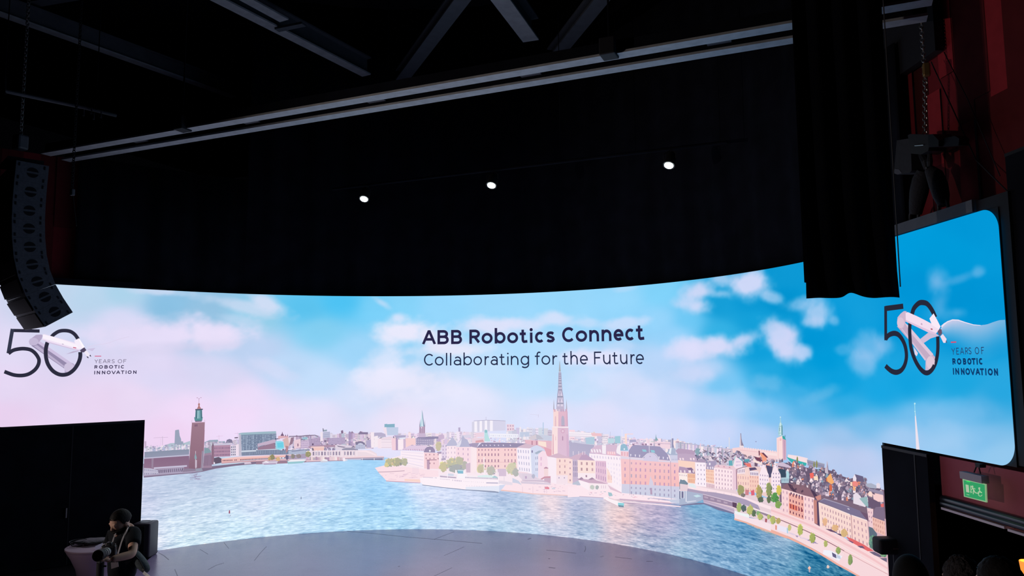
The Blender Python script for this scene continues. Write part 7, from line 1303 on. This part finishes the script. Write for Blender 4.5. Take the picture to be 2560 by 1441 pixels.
camL = g3(760, 1035, 6.98); camB = g3(955, 945, 7.18); optic = (camL-camB).normalized()
hl = hand(wrL, (haL-wrL)+(-XR*.06), Z*.75+TC*.2-XR*.2, (.55, .75, .6), 1); hr = hand(wrR, (haR-wrR), XR*.35+Z*.7+TC*.2, (.5, .75, .6), -1)
bo = join_meshes('body', [bo, ho]+hl+hr, M_SKIN, None); remeshed(bo, .0065); world_child(bo, ph)
hair_cap(hc, hax, 1.04, 'hair', M_HAIR, ph, -.18)
# beard
rt_, fc_, up_ = hax
def beard_fn(x, y, z):
    x, y, z = head_fn(x, y, z); 
    if z > -.30: z = -.30+.1*(z+.30); 
    if y < -.05: y = -.05
    return [x, y, z]
mb = MB(); ellipsoid(mb, hc-up_*.006+fc_*.010, .082, .108, .134, hax, 30, 20, beard_fn); mb.build('beard', M_HAIR, ph, True)
mb = MB(); mb.tube([hc+fc_*.094-up_*.042-rt_*.035, hc+fc_*.106-up_*.036, hc+fc_*.094-up_*.042+rt_*.035], [.006, .011, .006], 8); mb.build('moustache', M_HAIR, ph, True)
M_TEE = mat('black_cotton', (.012, .014, .018), .9, spec=.15, noise=.2, nscale=14, bump=.35)
tee = skinned('t_shirt', [(hips+Z*.02, (.152, .13)), (waist, (.148, .126)), (chest, (.167, .136)), (ubase+Z*.0, (.128, .103)), (neck-Z*.035, (.066, .068)), (shL, .080), (shL.lerp(elL, .45), .074), (shL.lerp(elL, .60), .074), (shR, .080), (shR.lerp(elR, .6), .072), (shR.lerp(elR, .75), .070)],
        [(0, 1), (1, 2), (2, 3), (3, 4), (3, 5), (5, 6), (6, 7), (3, 8), (8, 9), (9, 10)], M_TEE, ph, 2)
skinned('trousers', [(waist-Z*.08, (.14, .125)), (hips-Z*.01, (.165, .15)), (hips+XR*.09-Z*.1, .118), (kn(fl_, .5), .078), (fl_+Z*.07, .062), (hips-XR*.09-Z*.1, .118), (kn(fr_, .5), .082), (fr_+Z*.07, .062)], [(0, 1), (1, 2), (2, 3), (3, 4), (1, 5), (5, 6), (6, 7)], mat('black_denim', (.010, .010, .014), .9, spec=.1, noise=.2), ph, 2)
for f in (fl_, fr_):
    skinned('shoe', [(f+Z*.05-TC*.05, (.045, .05)), (f+Z*.045+TC*.08, (.046, .042)), (f+Z*.036+TC*.19, (.040, .030))], [(0, 1), (1, 2)], M_BLACK, ph, 2)
# lanyard with badge
M_TAPE = mat('white_lanyard', (.55, .55, .6), .7)
ln = thing('lanyard', 'white lanyard round the photographer, with an ID badge', 'lanyard', g3(1300, 600, 7.45))
def tape(mb, pts, w):
    pts = [Vector(p) for p in pts]
    for a, c in zip(pts, pts[1:]): mb.bar(a, c, w, .003, TC)
b = MB(); tape(b, [g3(1345, 395, 7.58), g3(1365, 450, 7.50), g3(1320, 560, 7.43), g3(1270, 640, 7.41), g3(1225, 760, 7.40), g3(1165, 955, 7.38), g3(1110, 1150, 7.36)], .014); tape(b, [g3(1110, 590, 7.46), g3(1070, 680, 7.43), g3(1040, 780, 7.42), g3(1020, 910, 7.40), g3(1060, 1090, 7.37), g3(1110, 1150, 7.36)], .012); b.build('strap', M_TAPE, ln)
b = MB(); A = [g3(*p, 7.34) for p in ((1010, 1175), (1155, 1165), (1165, 1255), (1020, 1300))]; b.add(A+[p-TC*.004 for p in A], [(0, 1, 2, 3), (7, 6, 5, 4), (0, 4, 5, 1), (1, 5, 6, 2), (2, 6, 7, 3), (3, 7, 4, 0)]); b.build('badge', mat('badge_card', (.22, .19, .23), .5), ln)
# the camera with its pale telephoto lens
cm = thing('photo_camera', 'black camera with a pale telephoto lens held by the photographer', 'camera', camB)
oz = (Z-optic*Z.dot(optic)).normalized(); oxx = optic.cross(oz).normalized(); oax = (oxx, oz, optic)
b = MB(); b.bbox(camB-optic*.02, (.135, .10, .06), oax, .014, 3); b.bbox(camB-optic*.02+oz*.06, (.055, .04, .05), oax, .012, 3); b.build('camera_body', M_SATIN, cm, True)
LN = (camL-camB).length
b = MB(); b.lathe(camB, [(.036, .01), (.040, .03), (.040, LN*.40), (.043, LN*.42), (.043, LN*.62), (.041, LN*.64)], 28, oax); b.build('lens_barrel', mat('pale_lens_paint', (.62, .60, .60), .45), cm, True)
b = MB(); b.lathe(camB+optic*LN*.30, [(.042, 0), (.0425, .012)], 28, oax); b.lathe(camB+optic*LN*.48, [(.0445, 0), (.0445, .022)], 28, oax); b.build('zoom_ring', M_BLACK, cm, True)
b = MB(); b.lathe(camB+optic*LN*.62, [(.043, 0), (.052, .02), (.053, LN*.42), (.050, LN*.42+.002), (.046, LN*.30), (.03, LN*.28)], 28, oax); b.build('lens_hood', M_BLACK, cm, True)
b = MB(); b.lathe(camB-optic*.02+oz*.052-oxx*.05, [(.010, 0), (.010, .014)], 14, (oxx, optic, oz)); b.build('dial', M_CHAIN, cm); b = MB(); b.lathe(camB-optic*.02+oz*.052+oxx*.05, [(.013, 0), (.013, .010)], 14, (oxx, optic, oz)); b.build('dial', M_CHAIN, cm)
mp = thing('monopod', 'black monopod standing under the telephoto camera', 'monopod', Vector((g3(805, 1300, 7.08).x, g3(805, 1300, 7.08).y, 0)))
pm = g3(805, 1180, 7.08); b = MB(); b.tube([pm, Vector((pm.x, pm.y, pm.z-.2))], .034, 14); b.build('grip', mat('foam_grip', (.012, .012, .015), .9), mp, True); b = MB(); b.tube([Vector((pm.x, pm.y, pm.z-.2)), Vector((pm.x, pm.y, .02))], [.024, .014], 14); b.build('tube', M_SATIN, mp, True); b = MB(); b.lathe(Vector((pm.x, pm.y, 0)), [(.022, 0), (.024, .012), (.014, .03)], 14); b.build('rubber_foot', M_BLACK, mp, True); b = MB(); b.bbox(pm+Z*.015, (.05, .05, .03), bev=.006); b.tube([pm-Z*.03, pm-Z*.03+XR*.06], .008, 8); b.build('head', M_SATIN, mp)
# sling bag on his hip
bg = thing('sling_bag', 'grey-green sling bag on the photographer’s hip with a pale strap', 'bag', g3(1590, 1150, 7.62))
b = MB(); bc = g3(1580, 1140, 7.62); ba = (g3(1690, 1290, 7.6)-g3(1470, 1020, 7.62)).normalized(); bn = TC; bx = ba.cross(bn).normalized(); ellipsoid(b, bc, .145, .06, .052, (ba, bn, bx), 24, 16, lambda x, y, z: [math.copysign(abs(x)**.8, x), y, math.copysign(abs(z)**.75, z)]); b.build('pouch', mat('grey_green_canvas', (.075, .095, .105), .85, noise=.2, nscale=30, bump=.3), bg, True)
b = MB(); tape(b, [g3(1470, 1010, 7.56), g3(1580, 1130, 7.54), g3(1670, 1300, 7.54)], .010); b.build('zip', M_BLACK, bg)
b = MB(); tape(b, [g3(1640, 1300, 7.55), g3(1665, 1330, 7.54), g3(1660, 1370, 7.53)], .018); b.build('buckle_strap', M_BLACK, bg); b = MB(); tape(b, [g3(1660, 1370, 7.53), g3(1720, 1415, 7.52), g3(1780, 1465, 7.5)], .03); b.build('strap_end', mat('white_webbing', (.75, .75, .8), .6), bg)
b = MB(); tape(b, [g3(1470, 1030, 7.55), g3(1420, 1100, 7.47), g3(1300, 1190, 7.43)], .03); b.build('waist_strap', M_BLACK, bg)

# high table in a stretch cover
tc_ = at_z(245, 1364, 1.1); RT_ = .335
tb_ = thing('cocktail_table', 'round high table in a pale stretch cover beside the photographer', 'table', (tc_.x, tc_.y, 0))
M_COVER = mat('stretch_cover', (.66, .46, .62), .8, spec=.15, sheen=.2)
b = MB(); b.lathe((tc_.x, tc_.y, 0), [(RT_-.012, 1.070), (RT_, 1.078), (RT_, 1.094), (RT_-.012, 1.10), (.02, 1.101)], 48); b.build('tabletop', M_COVER, tb_, True)
b = MB(); b.lathe((tc_.x, tc_.y, 0), [(.30, .012), (.26, .06), (.19, .25), (.165, .48), (.18, .68), (.22, .86), (.275, .98), (.318, 1.05), (.325, 1.069)], 48); b.build('skirt', M_COVER, tb_, True)
b = MB(); b.lathe((tc_.x, tc_.y, 0), [(.31, 0), (.31, .011)], 32); b.build('base', M_BLACK, tb_)
def tt(x, y, z=1.104):
    return at_z(150+x/7.96, 1260+y/7.96, z)
b = MB(); c = (tt(520, 810)+tt(800, 790))/2; ellipsoid(b, c+Z*.030, .20, .14, .03, (XR, TC, Z), 30, 12, lambda x, y, z: [x*(1+.12*math.sin(3*math.atan2(y, x))), y*(1+.15*math.sin(5*math.atan2(y, x)+1)), z if z > 0 else z*.9])
o = b.build('folded_jacket', mat('black_nylon', (.010, .010, .014), .55, noise=.3, nscale=18, bump=.6), None, True); tag(o, 'crumpled black jacket lying on the high table', 'jacket')
b = MB(); c = tt(350, 840); b.tube([c+XR*(.06*(1+.012*k)*math.cos(k*.42))+TC*(.06*(1+.012*k)*math.sin(k*.42))+Z*(.006+.0012*k) for k in range(44)], .005, 6); o = b.build('cable_coil', M_BLACK, None, True); tag(o, 'loose coil of black cable at the left of the high table', 'cable')
b = MB(); A = [tt(700, 925)+Z*.045, tt(846, 880)+Z*.055, tt(846, 880), tt(700, 925)]; b.add(A+[p+TC*-.004 for p in A], [(0, 1, 2, 3), (7, 6, 5, 4), (0, 4, 5, 1), (1, 5, 6, 2), (2, 6, 7, 3), (3, 7, 4, 0)]); 
o = b.build('card', mat('white_card', (.6, .52, .6), .6)); tag(o, 'pale folded card standing between the high table and the camera', 'card')

# floor speaker behind him
sp0 = at_z(360, 1397, 0); sx = XR
sb = thing('floor_speaker', 'black floor speaker with a rounded top at the foot of the screen', 'speaker', sp0)
b = MB(); hgt = .56; cc = sp0+Z*(hgt/2)-XR*.07; b.bbox(cc+TC*-.16, (.30, .32, hgt), (XR, TC, Z), .03, 4); b.build('cabinet', mat('speaker_paint', (.06, .05, .065), .5, noise=.1), sb, True)
b = MB(); b.bbox(cc+TC*.005-XR*.03, (.20, .02, hgt-.08), (XR, TC, Z), .006); b.build('grille', M_GRILLE, sb); b = MB(); b.lathe(cc-TC*.16+Z*(hgt/2+.0005), [(.10, 0), (.10, .006), (.075, .006), (.07, .001)], 28); b.build('port_ring', M_SATIN, sb, True)

# --- seated audience, seen from behind
TIER = mat('tier_carpet', (.012, .011, .014), .95, spec=.1)
def tier(n, D, top): 
    p = at_d(2400, 1420, D); mb = MB(); a = (XR, TC, Z); mb.box(Vector((p.x, p.y, top/2))+XR*.5+TC*(.12 if n < 3 else 1.1), (3.6, .80 if n < 3 else 2.8, top), a); tag(mb.build('trim_%d' % (n+3), TIER), kind='structure')
M_CHAIR = mat('chair_fabric', (.02, .015, .018), .9)
def spectator(px, py, D, label, hair_m, cloth, turn, wob, s=1.0, grey=False):
    topp = at_d(px, py, D); fl = topp.z-1.30; tier(int(round((4.4-D)/.8))+1, D, fl); base = Vector((topp.x, topp.y, fl)); face = (-TC+XR*turn).normalized(); rg_ = face.cross(Z).normalized()
    p = thing('person', label, 'person', base, None); hcen = topp-Z*.128*s
    nk = hcen-Z*.135-face*.02; ub = hcen-Z*.22-face*.03; chs = hcen-Z*.42-face*.02; hp = base+Z*.52-face*.02
    sh = [ub+rg_*sd*.17-Z*.03 for sd in (-1, 1)]; el = [q-Z*.27+face*.05 for q in sh]; hd = [hp+rg_*sd*.10+face*.28+Z*.09 for sd in (-1, 1)]
    kne = [hp+rg_*sd*.10+face*.38-Z*.02 for sd in (-1, 1)]; ft = [q-Z*.40+face*.02 for q in kne]
    nodes = [(hp, (.16, .12)), (chs, (.16, .115)), (ub, (.11, .08)), (nk, .055), (hcen-Z*.05, .055), (sh[0], .06), (el[0], .045), (hd[0], .032), (sh[1], .06), (el[1], .045), (hd[1], .032), (kne[0], .07), (ft[0], .042), (ft[0]+face*.12, .034), (kne[1], .07), (ft[1], .042), (ft[1]+face*.12, .034)]
    ed = [(0, 1), (1, 2), (2, 3), (3, 4), (2, 5), (5, 6), (6, 7), (2, 8), (8, 9), (9, 10), (0, 11), (11, 12), (12, 13), (0, 14), (14, 15), (15, 16)]
    bo = skinned('body', nodes, ed, M_SKIN, None, 2); hm, ax = head_parts(hcen, face-Z*.08, Z, s); ho = hm.build('h', M_SKIN)
    hs = []
    for q, e in ((hd[0], el[0]), (hd[1], el[1])): hs += hand(q, (q-e)+face*.1-Z*.02, -Z, (.3, .5, .4), 1 if q is hd[0] else -1)
    bo = join_meshes('body', [bo, ho]+hs, M_SKIN, None); remeshed(bo, .0068); world_child(bo, p)
    hair_cap(hcen, ax, s*1.03, 'hair', hair_m, p, -.42, wob)
    skinned('jacket', [(hp+Z*.0, (.175, .135)), (chs, (.178, .132)), (ub, (.128, .095)), (nk-Z*.045, (.07, .07)), (sh[0], .076), (el[0], .062), (el[0].lerp(hd[0], .85), .05), (sh[1], .076), (el[1], .062), (el[1].lerp(hd[1], .85), .05)], [(0, 1), (1, 2), (2, 3), (2, 4), (4, 5), (5, 6), (2, 7), (7, 8), (8, 9)], cloth, p, 2)
    skinned('trousers', [(hp-Z*.01, (.17, .13)), (kne[0], .084), (ft[0]+Z*.06, .058), (kne[1], .084), (ft[1]+Z*.06, .058)], [(0, 1), (1, 2), (0, 3), (3, 4)], M_BLACK, p, 2)
    for q in ft: skinned('shoe', [(q-Z*.0, (.045, .05)), (q+face*.12-Z*.012, (.044, .038)), (q+face*.2-Z*.018, (.036, .028))], [(0, 1), (1, 2)], M_BLACK, p, 1)
    return base, face, rg_
seats = [spectator(2273, 1388, 4.4, 'person with cropped dark hair seated at the lower right, nearest the screen', mat('cropped_hair', (.006, .0055, .006), .8, spec=.2, noise=.3, nscale=80), mat('navy_jacket', (.012, .012, .018), .9), .12, 0, 1.14),
         spectator(2403, 1392, 3.6, 'person with curly grey hair seated between two dark-haired people', mat('grey_curls', (.045, .038, .040), .85, spec=.2, noise=.4, nscale=90, bump=1.0), mat('brown_jacket', (.03, .014, .012), .9), 0, .006, 1.04),
         spectator(2495, 1393, 2.8, 'person with short black hair and a visible ear at the lower right corner', M_HAIR, mat('charcoal_jacket', (.014, .012, .014), .9), -.1, .002, .93)]
for i, (bs, fc, rr_) in enumerate(seats):
    t = thing('chair', ('dark upholstered chair under the person with cropped dark hair', 'dark upholstered chair under the grey-haired person', 'dark upholstered chair under the person at the lower right corner')[i], 'chair', bs, 'dark chairs of the audience row')
    axx = (rr_, fc, Z); cs_ = bs-fc*.02
    b = MB(); b.bbox(cs_+Z*.40+fc*.14, (.46, .46, .06), axx, .02); b.build('seat', M_CHAIR, t, True); b = MB(); b.bbox(cs_+Z*.70-fc*.19, (.44, .04, .46), axx, .018); b.build('backrest', M_CHAIR, t, True)
    for sx_ in (-1, 1):
        for fy in (-.07, .35): b = MB(); b.tube([cs_+rr_*sx_*.2+fc*fy+Z*.38, cs_+rr_*sx_*.2+fc*fy], .012, 8); b.build('leg', M_SATIN, t)
        b = MB(); b.tube([cs_+rr_*sx_*.19-fc*.17+Z*.40, cs_+rr_*sx_*.19-fc*.18+Z*.55], .012, 8); b.build('back_post', M_SATIN, t)
